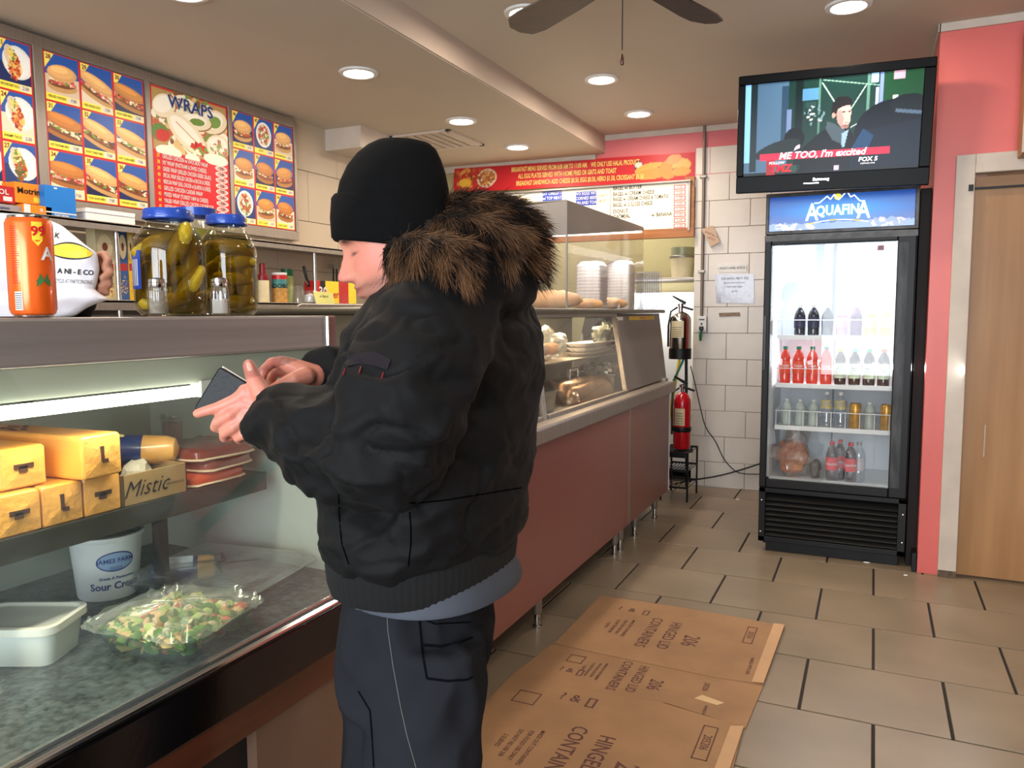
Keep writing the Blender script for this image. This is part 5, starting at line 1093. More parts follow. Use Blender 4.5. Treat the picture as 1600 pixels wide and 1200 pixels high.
# ================================================================== EXTINGUISHERS
def extinguisher(px, pyt, pyb, rpx, Y_, m, label, bandz, lblm):
    q = AY(px, pyb, Y_); w = (q-CAMP).dot(FWD); r = rpx/FPX*w; h = (pyb-pyt)/FPX*w; t = thing('fire_extinguisher', label, 'extinguisher', tuple(q)); M = T(*q)
    part('cylinder', G().lathe([(.001, .0), (r*.9, 0), (r, .012), (r, h*.80), (r*.95, h*.87), (r*.7, h*.95), (r*.3, h), (.001, h)], 36, 0, M, cap=False), m, t, 50)
    part('valve', G().lathe([(r*.22, h*.99), (r*.22, h+.03), (r*.3, h+.035), (r*.3, h+.055), (.001, h+.06)], 16, 0, M, cap=False), m_chrome, t)
    g = G()
    part('carry_handle', G().prism([(q.x-.02, q.y-.012, q.z+h+.035), (q.x+.085, q.y-.012, q.z+h+.005), (q.x+.09, q.y-.012, q.z+h+.018), (q.x-.02, q.y-.012, q.z+h+.052)], (0, .024, 0)), m_blackmetal, t, 0, .002)
    part('squeeze_lever', G().prism([(q.x+.03, q.y-.01, q.z+h+.048), (q.x-.06, q.y-.01, q.z+h+.105), (q.x-.06, q.y-.01, q.z+h+.118), (q.x+.04, q.y-.01, q.z+h+.068)], (0, .02, 0)), m_blackmetal, t, 0, .002)
    part('hose', G().tube([(q.x-.02, q.y-.02, q.z+h+.03), (q.x-.06, q.y-.05, q.z+h), (q.x-r*1.02, q.y-.04, q.z+h*.7), (q.x-r*1.05, q.y-.03, q.z+h*.25)], .008, 8), m_black, t)
    g = G(); a = math.atan2(-q.y, -q.x); band(g, q.x, q.y, r, a-.95, a+.3, q.z+h*bandz[0], q.z+h*bandz[1], 0, 12, e=.001)
    lab_ = part('paper_label', g, lblm, t, 0)
    g = G()
    for i in range(5): band(g, q.x, q.y, r, a-.85, a+.1, q.z+h*(bandz[0]+.03+i*.045), q.z+h*(bandz[0]+.038+i*.045), 0, 6, e=.002)
    part('print_lines', g, m_printk, lab_, 0)
    return q, r, h, t
q, r, h, t = extinguisher(1062.5, 487, 560, 16.5, 5.62, mat('polished_steel', (190, 186, 180), .18, 1, .05, 4), 'polished steel fire extinguisher on a black stand by the tiled pier', (.45, .80), m_lbl)
part('holder_band', G().lathe([(r*1.05, .0), (r*1.05, .075), (r*1.0, .075), (r*1.0, 0)], 32, 0, T(q.x, q.y, q.z-.002), cap=False).lathe([(.001, 0), (r*1.05, 0)], 32, 0, T(q.x, q.y, q.z-.003), cap=False), m_blackmetal, t, label='black cup holding the cylinder')
part('stand_pole', G().tube([(q.x+.045, q.y, q.z), (q.x+.06, q.y+.02, .06)], .011, 10), m_blackmetal, t)
part('stand_base', G().box((q.x-.10, q.y-.14, .30), (q.x+.08, q.y-.12, .33)).box((q.x-.10, q.y+.10, .30), (q.x+.08, q.y+.12, .33)).box((q.x-.10, q.y-.14, .33), (q.x+.08, q.y+.12, .345)), m_blackmetal, t, 0, .002)
q2, r, h, t = extinguisher(1065, 612, 700, 13.5, 5.56, mat('extinguisher_red', (196, 20, 34), .25, 0, .05, 5, coat=.5), 'red fire extinguisher standing on the black wire rack', (.42, .72), m_lbl)
part('strap', G().lathe([(r*1.03, h*.30), (r*1.06, h*.31), (r*1.06, h*.38), (r*1.03, h*.39)], 32, 0, T(*q2), cap=False), m_blackmetal, t)
rk = thing('wire_rack', 'low black wire rack beside the tiled pier', 'rack', (q2.x, q2.y, 0))
g = G(); x0, x1, ya, yb_ = q2.x-.11, q2.x+.08, 5.40, 5.72
for (x, y) in ((x0, ya), (x1, ya), (x0, yb_), (x1, yb_)): part('post', G().tube([(x, y, 0), (x, y, q2.z-.004)], .007, 6), m_blackmetal, rk)
for z in (.10, .22, q2.z-.012):
    g = G()
    for i in range(9): xx = x0+(x1-x0)*i/8; g.tube([(xx, ya, z), (xx, yb_, z)], .003, 5)
    g.box((x0, ya-.004, z-.006), (x1, ya+.004, z+.008)).box((x0, yb_-.004, z-.006), (x1, yb_+.004, z+.008))
    s_ = part('wire_shelf', g, m_blackmetal, rk, 0)
for nm, lab, px0, py0, px1, py1, m in (('broom_handle', 'yellow pole leaning behind the extinguishers', 1066, 535, 1048, 640, m_printy), ('broom_handle', 'green pole leaning behind the extinguishers', 1078, 540, 1050, 600, mat('pole_green', (40, 130, 110), .4))):
    a, b = AY(px0, py0, 5.80), AY(px1, py1, 5.74); d = (b-a)*1.0; e = b+d*((b.z-.01)/abs(d.z))
    part(nm, G().tube([a, e], .011 if m is m_printy else .009, 10, round_ends=True), m, None, 60, label=lab, cat='pole')
# ================================================================== PIER FITTINGS
cn = thing('conduit', 'grey metal conduit running down the tiled pier from the ceiling', 'pipe', tuple(BM @ Vector((.07, -.03, 1.3))))
ua, zt_ = BW(1101, 195, -.03); ub, zb_2 = BW(1096, 497, -.03)
part('pipe', G().tube([BM @ Vector((ua, -.03, 2.72)), BM @ Vector(((ua+ub)/2, -.03, 2.0)), BM @ Vector((ub, -.03, zb_2))], .0115, 12), mat('conduit_grey', (128, 116, 106), .45, .5), cn)
for f_ in (.25, .75): part('clamp', G().box((ua+(ub-ua)*f_-.03, -.045, zb_2+(2.7-zb_2)*f_-.01), (ua+(ub-ua)*f_+.02, -.012, zb_2+(2.7-zb_2)*f_+.01), 0, BM), m_steel, cn, 0, .003)
ub0, zo0 = BW(1089, 518, -.05); ub1, zo1 = BW(1104, 494, -.05)
ob = thing('outlet_box', 'white outlet box at the foot of the conduit with a plug in it', 'outlet', tuple(BM @ Vector((ub0, -.05, zo0))))
part('box_body', G().box((ub0, -.055, zo0), (ub1, -.014, zo1), 0, BM), m_white, ob, 0, .004)
part('cover_screws', G().box(((ub0+ub1)/2-.02, -.058, zo1-.03), ((ub0+ub1)/2+.02, -.055, zo1-.022), 0, BM).box(((ub0+ub1)/2-.006, -.058, zo0+.05), ((ub0+ub1)/2+.006, -.055, zo0+.065), 0, BM), m_printk, ob, 0)
part('plug', G().box(((ub0+ub1)/2-.016, -.085, zo0+.01), ((ub0+ub1)/2+.016, -.055, zo0+.04), 0, BM), m_black, ob, 0, .005)
part('green_plug_end', G().tube([BM @ Vector(((ub0+ub1)/2, -.07, zo0+.01)), BM @ Vector(((ub0+ub1)/2-.005, -.075, zo0-.03)), BM @ Vector(((ub0+ub1)/2-.005, -.07, zo0-.07))], [.008, .012, .008], 8), m_grn, ob)
def cord(pts, label, r=.0055):
    c = [BM @ Vector((*(lambda q: (q[0], -.03-.006*i))(BW(x, y, -.03)), 0)) if 0 else None for i, (x, y) in enumerate(pts)]
    out = []
    for i, (x, y) in enumerate(pts): u, z = BW(x, y, -.03); out.append(BM @ Vector((u, -.03, z)))
    fine = []
    for i in range(len(out)-1):
        p0, p1, p2, p3 = out[max(i-1, 0)], out[i], out[i+1], out[min(i+2, len(out)-1)]
        for k in range(6): s = k/6; fine.append(.5*((2*p1)+(p2-p0)*s+(2*p0-5*p1+4*p2-p3)*s*s+(3*p1-p0-3*p2+p3)*s**3))
    fine.append(out[-1]); return part('power_cord', G().tube(fine, r, 8), m_black, None, 60, label=label, cat='cord')
cord([(1079, 572), (1086, 600), (1095, 640), (1103, 668), (1118, 690), (1130, 715), (1145, 733), (1160, 740), (1192, 741)], 'thin black power cord curving down across the wall tiles to the cooler', .004)
cord([(1050, 757), (1078, 751), (1120, 744), (1155, 735), (1192, 723)], 'black power cord running level above the floor behind the cooler', .006)
# notices
def notice(name, label, pts, m, writing=None, wm=None, cat='notice', th=.002, v=-.018, wsize=.02, rot=0):
    q = [BW(x, y, v) for x, y in pts]; cu = sum(a for a, _ in q)/len(q); czz = sum(b for _, b in q)/len(q)
    t = thing(name, label, cat, tuple(BM @ Vector((cu, v, min(b for _, b in q)))))
    part('sheet', G().prism([BM @ Vector((a, v, b)) for a, b in q], bn*th), m, t, 0)
    if writing:
        g = G()
        for (s, du, dz, sz) in writing: g.text(s, sz, bwf(cu+du, czz+dz, v-.0015) @ Rz(rot), sx=.9)
        part('writing', g, wm or m_printk, t, 0)
    return t
notice('card_tag', 'tilted brown card tag hanging on the conduit', [(1096, 358), (1114, 352), (1125, 378), (1110, 386)], mat('card_tag_brown', (196, 168, 144), .6, 0, .1, 10), [('SHOP No. 4', 0, .01, .022), ('call 212', 0, -.02, .022)], m_dred, 'tag', rot=-.45, v=-.045)
notice('paper_notice', 'white framed strip notice on the tiled pier above the grey sheet', [(1122, 413), (1167, 412), (1167, 425), (1122, 425)], m_white, [('| AQUI HABLAMOS |', 0, 0, .026)], m_printk)
notice('paper_notice', 'grey plastic covered notice sheet taped on the tiled pier', [(1117, 429), (1178, 428), (1178, 474), (1119, 473)], mat('sleeve_grey', (138, 130, 140), .15, 0, .1, 6, .35, 14, coat=.8), [('CHOKING FIRST AID', 0, .075, .024), ('see posted instructions', 0, .045, .018), ('before you begin', 0, .015, .018), ('call 911', 0, -.02, .018)], m_printk)
notice('tape_strip', 'short strip of brown peeled tape on the tiled pier', [(1123, 489), (1156, 488), (1157, 494), (1124, 495)], mat('tape_brown', (140, 120, 100), .6, 0, .3, 60), None, cat='tape', th=.001)
# ================================================================== CARDBOARD ON THE FLOOR
m_cb = mat('cardboard_floor', (168, 128, 88), .75, 0, .10, 5, .08, 40, rgb2=(150, 114, 80))
m_ink = mat('brown_ink', (98, 62, 54), .8, 0, .2, 80)
def fz_(x, y): q = AZ(x, y, 0); return (q.x, q.y)
def sheet(pts, z, label, texts, th=.004):
    t = thing('cardboard_sheet', label, 'cardboard', (sum(p[0] for p in pts)/len(pts), sum(p[1] for p in pts)/len(pts), z), group='flattened cartons on the floor')
    part('board', G().prism([(x, y, z) for x, y in pts], (0, 0, th)), m_cb, t, 0)
    g = G()
    for (s, size, x, y, rot, sxx) in texts:
        if s == '#': 
            M = T(x, y, z+th+.0006) @ Rz(rot); a, b = size
            for (p0, p1) in (((-a, -b), (a, -b)), ((a, -b), (a, b)), ((a, b), (-a, b)), ((-a, b), (-a, -b))): g.box((min(p0[0], p1[0])-.002, min(p0[1], p1[1])-.002, 0), (max(p0[0], p1[0])+.002, max(p0[1], p1[1])+.002, .0004), 0, M)
        else: g.text(s, size, T(x, y, z+th+.0006) @ Rz(rot), sx=sxx, bold=.012)
    part('printing', g, m_ink, t, 0)
    return t
RT = rad(-90)
def blk(x, y, s=1.0):
    """text block reading towards +x rotated so letters run toward the camera"""
    return [('206', .090*s, x+.165*s, y-.02, RT, .8), ('HINGED LID', .066*s, x+.075*s, y, RT, .78), ('CONTAINERS', .066*s, x-.010*s, y, RT, .78),
            ('MADE OUT CONTAINERS', .020*s, x-.10*s, y, RT, .8), ('FOR FOOD USE ONLY', .020*s, x-.13*s, y, RT, .8), ('DO NOT RE-USE 200', .020*s, x-.16*s, y, RT, .8), ('2 SLEEVES', .020*s, x-.19*s, y, RT, .8), ('HANDLE WITH CARE', .02*s, x+.42*s, y-.15, RT, .8)]
c0, c1 = fz_(937, 933), fz_(1222, 980)
s1 = sheet([(-1.128, 3.395), (-.75, 3.41), (-.30, 3.38), (-.315, 2.80), (-.48, 2.785), (-.95, 2.80), (-1.128, 2.815)], .004, 'flattened carton nearest the steam counter end, farthest from the camera', blk(-.80, 3.08)+[('205206', .032, -.42, 3.22, RT, .8), ('#', (.018, .085), -.42, 3.22, 0, 1), ('?  &  []', .06, -.93, 3.28, 0, .9)])
s2 = sheet([(-1.135, 2.812), (-.50, 2.79), (-.315, 2.795), (-.33, 2.475), (-.60, 2.53), (-.85, 2.49), (-1.17, 2.51)], .0005, 'flattened carton in the middle of the floor row with small torn patch', blk(-.80, 2.66, .78)+[('#', (.03, .03), -1.0, 2.72, 0, 1), ('? & []', .05, -.98, 2.62, 0, .9), ('205206', .028, -.50, 2.70, RT, .8)])
s3 = sheet([(-1.168, 2.51), (-.86, 2.49), (-.62, 2.52), (-.335, 2.472), (-.33, 2.24), (-.34, 1.55), (-1.0, 1.55), (-1.16, 2.1)], .004, 'large flattened carton nearest the camera, cut by the lower frame edge', blk(-.80, 2.08, 1.12)+[('205206', .038, -.43, 2.33, RT, .8), ('#', (.022, .10), -.43, 2.33, 0, 1), ('#', (.04, .04), -1.05, 2.36, 0, 1), ('? & []', .07, -.88, 2.42, 0, .9)])
part('torn_patch', G().prism([(-.52, 2.60, .005), (-.44, 2.585, .005), (-.42, 2.61, .005), (-.50, 2.635, .005)], (0, 0, .0008)), mat('torn_tan', (206, 176, 132), .8), s2, 0, label='pale torn patch')
part('raised_edge', G().prism([(-.345, 3.385, .009), (-.30, 3.38, .012), (-.315, 2.80, .012), (-.355, 2.80, .009)], (0, 0, .0015)), mat('card_edge_pale', (196, 156, 116), .75), s1, 0, label='paler folded edge')
part('raised_edge', G().prism([(-.375, 2.46, .009), (-.335, 2.47, .012), (-.34, 1.56, .012), (-.385, 1.56, .009)], (0, 0, .0015)), bpy.data.materials['card_edge_pale'], s3, 0, label='paler folded edge')
# scraps of paper on floor
for i, (x, y) in enumerate(((1354, 880), (1153, 781), (1415, 900))):
    q = AZ(x, y, 0); g = G().ell((q.x, q.y, .004), (.018-.004*i, .010, .004)); part('paper_scrap', g, m_white, None, 0, label=['white paper scrap under the cooler front', 'tiny white paper scrap by the wall tiles', 'tiny paper scrap near the pink wall foot'][i], cat='litter')
# ================================================================== DRINKS COOLER
FX0, FX1, FY, FYB = -.552, .188, 4.46, 5.14
fr = thing('drinks_cooler', 'tall black single door glass drinks cooler with blue lit header sign', 'cooler', (-.18, 4.8, 0))
m_fb = mat('cooler_black', (13, 13, 14), .42, 0, .15, 8, .04, 120, spec=.35)
m_fe = mat('cooler_worn_edge', (70, 68, 66), .4, .3, .5, 22)
m_fi = mat('cooler_liner_white', (236, 240, 244), .4, 0, .02, 4)
part('side_wall', G().box((FX0, FY+.05, .10), (FX0+.03, FYB, 1.965)), m_fb, fr, 0); part('side_wall', G().box((FX1-.03, FY+.05, .10), (FX1, FYB, 1.965)), m_fb, fr, 0)
part('back_panel', G().box((FX0, FYB-.03, .10), (FX1, FYB, 1.965)), m_fb, fr, 0); part('top_panel', G().box((FX0, FY+.02, 1.93), (FX1, FYB, 1.965)), m_fb, fr, 0)
part('base_box', G().box((FX0+.02, FY+.06, .03), (FX1-.02, FYB, .36)), m_fb, fr, 0)
part('liner', G().box((FX0+.03, FYB-.05, .38), (FX1-.03, FYB-.03, 1.76)).box((FX0+.03, FY+.06, .38), (FX0+.04, FYB-.05, 1.76)).box((FX1-.04, FY+.06, .38), (FX1-.03, FYB-.05, 1.76)).box((FX0+.03, FY+.06, .38), (FX1-.03, FYB-.03, .395)).box((FX0+.03, FY+.06, 1.745), (FX1-.03, FYB-.03, 1.76)), m_fi, fr, 0, label='white inner liner')
# grille with slats
gr = part('grille_frame', G().box((FX0, FY, .055), (FX0+.035, FY+.06, .362)).box((FX1-.04, FY, .055), (FX1, FY+.06, .362)).box((FX0, FY, .335), (FX1, FY+.06, .362)).box((FX0, FY+.0, .055), (FX1, FY+.06, .085)), m_fb, fr, 0, .003)
for k in range(8):
    z = .105+k*.029
    part('louver', G().box((-.335, -.022, -.003), (.332, .022, .003), 0, T((FX0+FX1)/2, FY+.022, z) @ Rx(rad(50))), m_fb, gr, 0, .001)
part('kick_plate', G().box((FX0+.04, FY+.02, .0), (FX1-.03, FY+.05, .06)), m_fb, fr, 0, .002)
for x, z in ((FX0+.015, .29), (FX0+.012, .11), (FX1-.015, .28), (FX1-.015, .13)): part('screw', G().ell((x, FY-.001, z), (.006, .003, .006), nu=8, nv=6), m_chrome, fr)
# door
DX0, DX1 = -.517, .098
df = part('door_frame', G().box((FX0, FY-.01, .366), (DX0, FY+.045, 1.752)).box((DX1, FY-.01, .366), (FX1-.004, FY+.045, 1.752)).box((DX0, FY-.01, .366), (DX1, FY+.045, .412)).box((DX0, FY-.01, 1.70), (DX1, FY+.045, 1.752)), m_fb, fr, 0, .005)
part('worn_stile', G().box((DX1+.004, FY-.013, .42), (DX1+.05, FY-.0095, 1.69)), mat('stile_scuffed', (52, 52, 54), .45, .2, .7, 8, stretch=(4, 1, .8)), df, 0, label='scuffed grey stile')
part('worn_edge', G().box((FX0-.001, FY-.012, 1.72), (FX1, FY-.0095, 1.752)), m_fe, df, 0)
part('handle_strip', G().box((FX0+.004, FY-.022, 1.02), (FX0+.020, FY-.010, 1.32)), m_black, df, 0, .002)
part('seal', G().box((DX0, FY+.02, .412), (DX0+.012, FY+.04, 1.70)).box((DX0, FY+.02, .412), (DX1, FY+.04, .422)), mat('seal_grey', (170, 172, 172), .4), df, 0)
part('door_glass', G().box((DX0, FY+.012, .412), (DX1, FY+.016, 1.70)), pane('cooler_glass', (.97, .98, .98), .035, .01, .02, 3), df, 0)
part('lock_sticker', G().box((.035-.03, FY-.001+.008, 1.655), (.035, FY+.011, 1.68)), m_dred, df, 0)
# header
part('header_frame', G().box((FX0-.0, FY-.005, 1.757), (FX1+.002, FY+.08, 1.775)).box((FX0, FY-.005, 1.955), (FX1+.002, FY+.08, 1.975)).box((FX0, FY-.005, 1.77), (FX0+.018, FY+.08, 1.96)).box((FX1-.018, FY-.005, 1.77), (FX1+.002, FY+.08, 1.96)), m_fe, fr, 0, .003)
hw, hh_ = FX1-FX0-.036, .18; pa = Paint(hw, hh_, 190)
ty_ = pa.Y/hh_; tx_ = pa.X/hw
c1, c2, c3 = np.array(lin((20, 60, 140))), np.array(lin((30, 140, 226))), np.array(lin((120, 150, 200)))
mid = np.exp(-((ty_-.55)/.28)**2)[..., None]*np.exp(-((tx_-.5)/.42)**2)[..., None]; pa.c = c1*(1-mid)+c2*mid
low = (ty_ < .20+.03*np.sin(tx_*60)*np.sin(tx_*23)); pa.c[low] = c3*.9
pa.blobs(hw*.16, hh_*.10, hw*.15, hh_*.05, [(230, 220, 235), (120, 140, 180)], 20, .02); pa.blobs(hw*.84, hh_*.14, hw*.12, hh_*.05, [(210, 190, 220), (120, 140, 180)], 20, .02)
HM = frame((FX0+.018, FY+.004, 1.775), (1, 0, 0), (0, 0, 1))
pa.part('header_sign', HM, mat('header_backlit', (255, 255, 255), .25, vcol=True, var=.02, emit=.8, coat=.4), fr, label='blue lit header sign')
g = G(); LM = HM @ T(hw*.485, hh_*.46, .002)
word = 'AQUAFINA'; xs = 0
g.text('QUAFIN', .072, LM @ T(.0, .012, 0), sx=.80, bold=.03)
for s in (-1, 1): g.text('A', .125, LM @ T(s*.125, .005, 0), sx=.72, bold=.02)
mp_ = [(-.115, .055), (-.09, .055), (-.052, .088), (-.036, .07), (-.018, .095), (.004, .066), (.02, .082), (.042, .108), (.062, .076), (.078, .086), (.105, .055), (.13, .05)]
for a, b in zip(mp_, mp_[1:]): g.tube([LM @ Vector((*a, .001)), LM @ Vector((*b, .001))], .0032, 6)
for k in range(8): a = -.15+k*.0375; b = a+.0375; f = lambda x: -.052+.016*math.cos(x*11); g.tube([LM @ Vector((a, f(a), .001)), LM @ Vector((b, f(b), .001))], .0026, 6, 0 if k % 3 else 1)
g.ell((0, 0, 0), (.018, .016, .001), 1, LM @ T(.0, .082, 0), 16, 8)
part('lettering', g, [glow('sign_white', (240, 250, 246), 1.0), glow('sign_sun', (250, 200, 60), 1.0)], fr, 0)
# interior light tubes
area('cooler_light', (-.21, FY+.10, 1.735), (rad(-25), 0, 0), .5, .05, 9, (.93, .97, 1))
area('cooler_side_light', (.128, FY+.08, 1.05), (0, rad(90), rad(60)), .03, 1.1, 8, (.93, .97, 1))
m_wire = mat('white_wire', (236, 238, 240), .35)
SHZ = (1.200, .932, .694)
for si, z in enumerate(SHZ):
    s_ = part('shelf', G().box((DX0+.03, FY+.10, z-.008), (DX1-.0, FYB-.06, z)).box((DX0+.03, FY+.085, z-.012), (DX1, FY+.10, z+.012)), m_wire, fr, 0, label='white shelf with price rail')
    g = G(); n = 8
    for k in range(n+1):
        x = DX0+.035+(DX1-DX0-.04)*k/n; g.tube([(x, FY+.092, z), (x, FY+.092, z+.095), (x, FYB-.10, z+.095)], .0022, 5)
    g.tube([(DX0+.03, FY+.092, z+.095), (DX1, FY+.092, z+.095)], .0022, 5)
    part('wire_divider', g, m_wire, fr)
part('dark_post', G().box((-.235, FYB-.06, 1.22), (-.215, FYB-.05, 1.745)), mat('rail_blue_grey', (110, 116, 140), .4), fr, 0, label='blue grey shelf standard')
part('shelf_standard', G().box((-.215, FYB-.06, .40), (-.205, FYB-.05, 1.2)), mat('standard_grey', (150, 156, 164), .4), fr, 0)
part('roof_bulb', G().tube([(-.50, FY+.08, 1.735), (.07, FY+.08, 1.735)], .012, 10), glow('cooler_tube', (235, 245, 255), 10), fr)
def fx(px, py, yy): return AY(px, py, yy).x
proto = {}
def pbottle(kind, x, y, z, label, r, h, liquid, capc, lblc=None, group='bottles in the cooler', txt=None, clearliq=False, lz=(.30, .62)):
    key = kind
    if key in proto: return copy_tree(proto[key], (x, y, z), label=label)
    t = thing('drink_bottle' if 'can' not in kind else 'drink_can', label, 'bottle' if 'can' not in kind else 'can', (x, y, z), group=group); M = T(x, y, z)
    if 'can' in kind:
        part('can_body', G().lathe([(r*.8, 0), (r, .010), (r, h-.012), (r*.88, h-.002), (r*.86, h)], 24, 0, M, cap=True), liquid, t)
        part('lid_rim', G().lathe([(r*.86, h), (r*.88, h+.002), (r*.84, h-.002), (.001, h-.004)], 24, 0, M, cap=False), m_chrome, t)
    else:
        prof = [(.001, .002), (r*.8, 0), (r*.98, .008), (r, .02), (r, h*.30), (r*.94, h*.33), (r*.94, h*.60), (r, h*.63), (r*.97, h*.70), (r*.70, h*.82), (r*.38, h*.89), (r*.36, h*.93)]
        part('bottle_body', G().lathe(prof, 24, 0, M, cap=False), liquid, t, 60)
        part('cap', G().lathe([(r*.42, h*.92), (r*.43, h*.935), (r*.42, h), (.001, h)], 20, 0, M, cap=False), capc, t)
    if lblc:
        g = G(); band(g, x, y, r, -PI*.95, -PI*.05, z+h*lz[0], z+h*lz[1], 0, 14, e=.0012)
        part('label', g, lblc, t, 0)
    if txt:
        g = G(); s, sz, zz, mm = txt; curved_text(g, s, sz, x, y, z+h*zz, r+.002, -PI/2, .03); part('print', g, mm, t, 0)
    proto[key] = t; return t
Y1 = FY+.145
m_dk = mat('dark_drink', (20, 18, 34), .15, 0, .2, 6, coat=.8); m_pk = mat('pink_drink', (190, 140, 176), .2, 0, .1, 6, coat=.6); m_pp = mat('purple_drink', (104, 70, 110), .2, 0, .1, 6, coat=.6); m_gn = mat('green_drink', (196, 214, 110), .2, 0, .1, 6, coat=.6)
slots = [DX0+.035+(DX1-DX0-.04)*(k+.5)/8 for k in range(8)]
rowA = [('dk', m_dk, 'dark purple bottle on the top cooler shelf, leftmost'), ('dk', m_dk, 'dark purple bottle on the top cooler shelf, second from left'), ('dk', m_dk, 'dark purple bottle on the top cooler shelf, third from left'),
        ('pk', m_pk, 'pink lilac bottle on the top cooler shelf'), ('pp', m_pp, 'dusky plum bottle on the top cooler shelf'), ('gn', m_gn, 'yellow green bottle on the top cooler shelf'), ('gn', m_gn, 'yellow green bottle on the top cooler shelf at the right door edge')]
for k, (kd, m, lb_) in enumerate(rowA): pbottle('A'+kd, slots[k+1], Y1, SHZ[0]+.001, lb_, .030, .175, m, m_clearcap if 0 else m_white, mat('lbl_'+kd, {'dk': (40, 38, 70), 'pk': (206, 170, 196), 'pp': (126, 96, 130), 'gn': (214, 222, 160)}[kd], .4, 0, .2, 30) if 'A'+kd not in proto else None)
m_or = mat('orange_red_drink', (226, 60, 40), .15, 0, .1, 5, coat=.8); m_tea = mat('dark_tea', (58, 28, 20), .15, 0, .2, 6, coat=.8)
m_gcap = mat('cap_green_dark', (20, 110, 80), .3); m_tealc = mat('cap_teal', (90, 196, 170), .3); m_gc2 = mat('cap_bright_green', (50, 170, 90), .3); m_yc = mat('cap_yellow', (222, 196, 60), .3); m_oc = mat('cap_orange', (226, 120, 60), .3)
for k in range(4): pbottle('B', slots[k], Y1, SHZ[1]+.001, ['orange red soda bottle with green cap, leftmost in the second cooler row', 'orange red soda bottle with green cap, second in the second cooler row', 'orange red soda bottle with green cap, third in the second cooler row', 'orange red soda bottle with green cap beside the dark tea bottles'][k], .031, .215, m_or, m_gcap, mat('lbl_orange', (236, 84, 50), .3, 0, .1, 20), txt=('Crush', .020, .50, m_white))
m_tl = mat('tea_label', (196, 206, 180), .4, 0, .3, 40)
for k, (cm_, nm) in enumerate(((m_yc, 'yellow'), (m_tealc, 'pale teal'), (m_gc2, 'bright green'), (m_oc, 'orange'))):
    pbottle('T'+nm, slots[k+4], Y1, SHZ[1]+.001, 'dark iced tea bottle with %s cap in the second cooler row' % nm, .030, .205, m_tea, cm_, m_tl, txt=('TEA', .022, .45, m_printk), lz=(.22, .62))
m_wat = pane('water_bottle', (.86, .9, .94), .16, .05, .10, 20)
m_wl = mat('water_label', (120, 130, 180), .4, 0, .5, 30, rgb2=(226, 206, 60))
for k in range(2): pbottle('W', slots[k+3]+.01, Y1, SHZ[2]+.001, ['clear bottle with blue and yellow label, left one in the third cooler row', 'clear bottle with blue and yellow label beside the gold can'][k], .030, .205, m_wat, m_white, m_wl, lz=(.55, .78))
m_gold = mat('gold_can', (196, 146, 60), .3, .4, .3, 30)
pbottle('can', slots[5]+.012, Y1, SHZ[2]+.001, 'gold patterned can in the third cooler row', .030, .145, m_gold, None, group='gold cans in the cooler'); pbottle('can', slots[7]+.022, Y1, SHZ[2]+.001, 'gold patterned can at the right door edge of the third cooler row', .030, .145, m_gold, None)
m_fr = mat('frosty_plastic', (196, 204, 196), .3, 0, .1, 8, sss=.1)
for k in range(3): pbottle('F', slots[k]+.01, Y1+.07, SHZ[2]+.001, ['frosty pale bottle leftmost in the third cooler row', 'frosty pale bottle second in the third cooler row', 'frosty pale bottle beside the clear labelled bottles'][k], .028, .15, m_fr, m_white)
pbottle('F', slots[6]+.01, Y1+.05, SHZ[2]+.001, 'frosty pale bottle between the two gold cans', .028, .15, m_fr, m_white)
m_cola = mat('cola', (44, 14, 12), .12, 0, .2, 5, coat=.8); m_cl = mat('cola_label', (206, 26, 34), .35)
BZ = .396
for k, (px, dy) in enumerate(((1299, .05), (1311, .13), (1328, .05))): pbottle('C', fx(px, 745, FY+.1+dy), FY+.1+dy, BZ, ['cola bottle with red label, leftmost on the cooler floor', 'cola bottle standing behind the other two on the cooler floor', 'cola bottle with red label, right one on the cooler floor'][k], .032, .225, m_cola, m_cl, m_cl, txt=('Coca-Cola', .016, .46, m_white))
pbottle('E', fx(1341, 745, FY+.2), FY+.2, BZ, 'clear bottle with silver cap at the right of the cola bottles', .032, .225, m_wat, m_steel, mat('lbl_silver', (200, 190, 196), .3, .3, .2, 20))
bg_ = thing('bread_bag', 'clear bag of bread with red print on the cooler floor', 'bag', (-.40, FY+.3, BZ))
part('bag_film', crumple(G(), (-.40, FY+.24, BZ+.125), (.100, .10, .128), .6, 12), pane('bread_film', (.97, .95, .93), .16, .12, .22, 14, None, (.9, .8, .74)), bg_, 25)
part('bread_mass', crumple(G(), (-.40, FY+.25, BZ+.105), (.085, .08, .10), .3, 16), mat('bread_red', (196, 96, 66), .6, 0, .3, 9, .2, 30, rgb2=(214, 160, 120)), bg_, 40)
t = thing('wrapped_item', 'small grey wrapped item between the bread bag and the cola bottles', 'parcel', (-.27, FY+.2, BZ)); part('wrap', crumple(G(), (-.275, FY+.22, BZ+.05), (.03, .05, .05), .4, 30, (20, 12)), mat('grey_wrap', (120, 116, 114), .4, 0, .2, 20), t, 30)
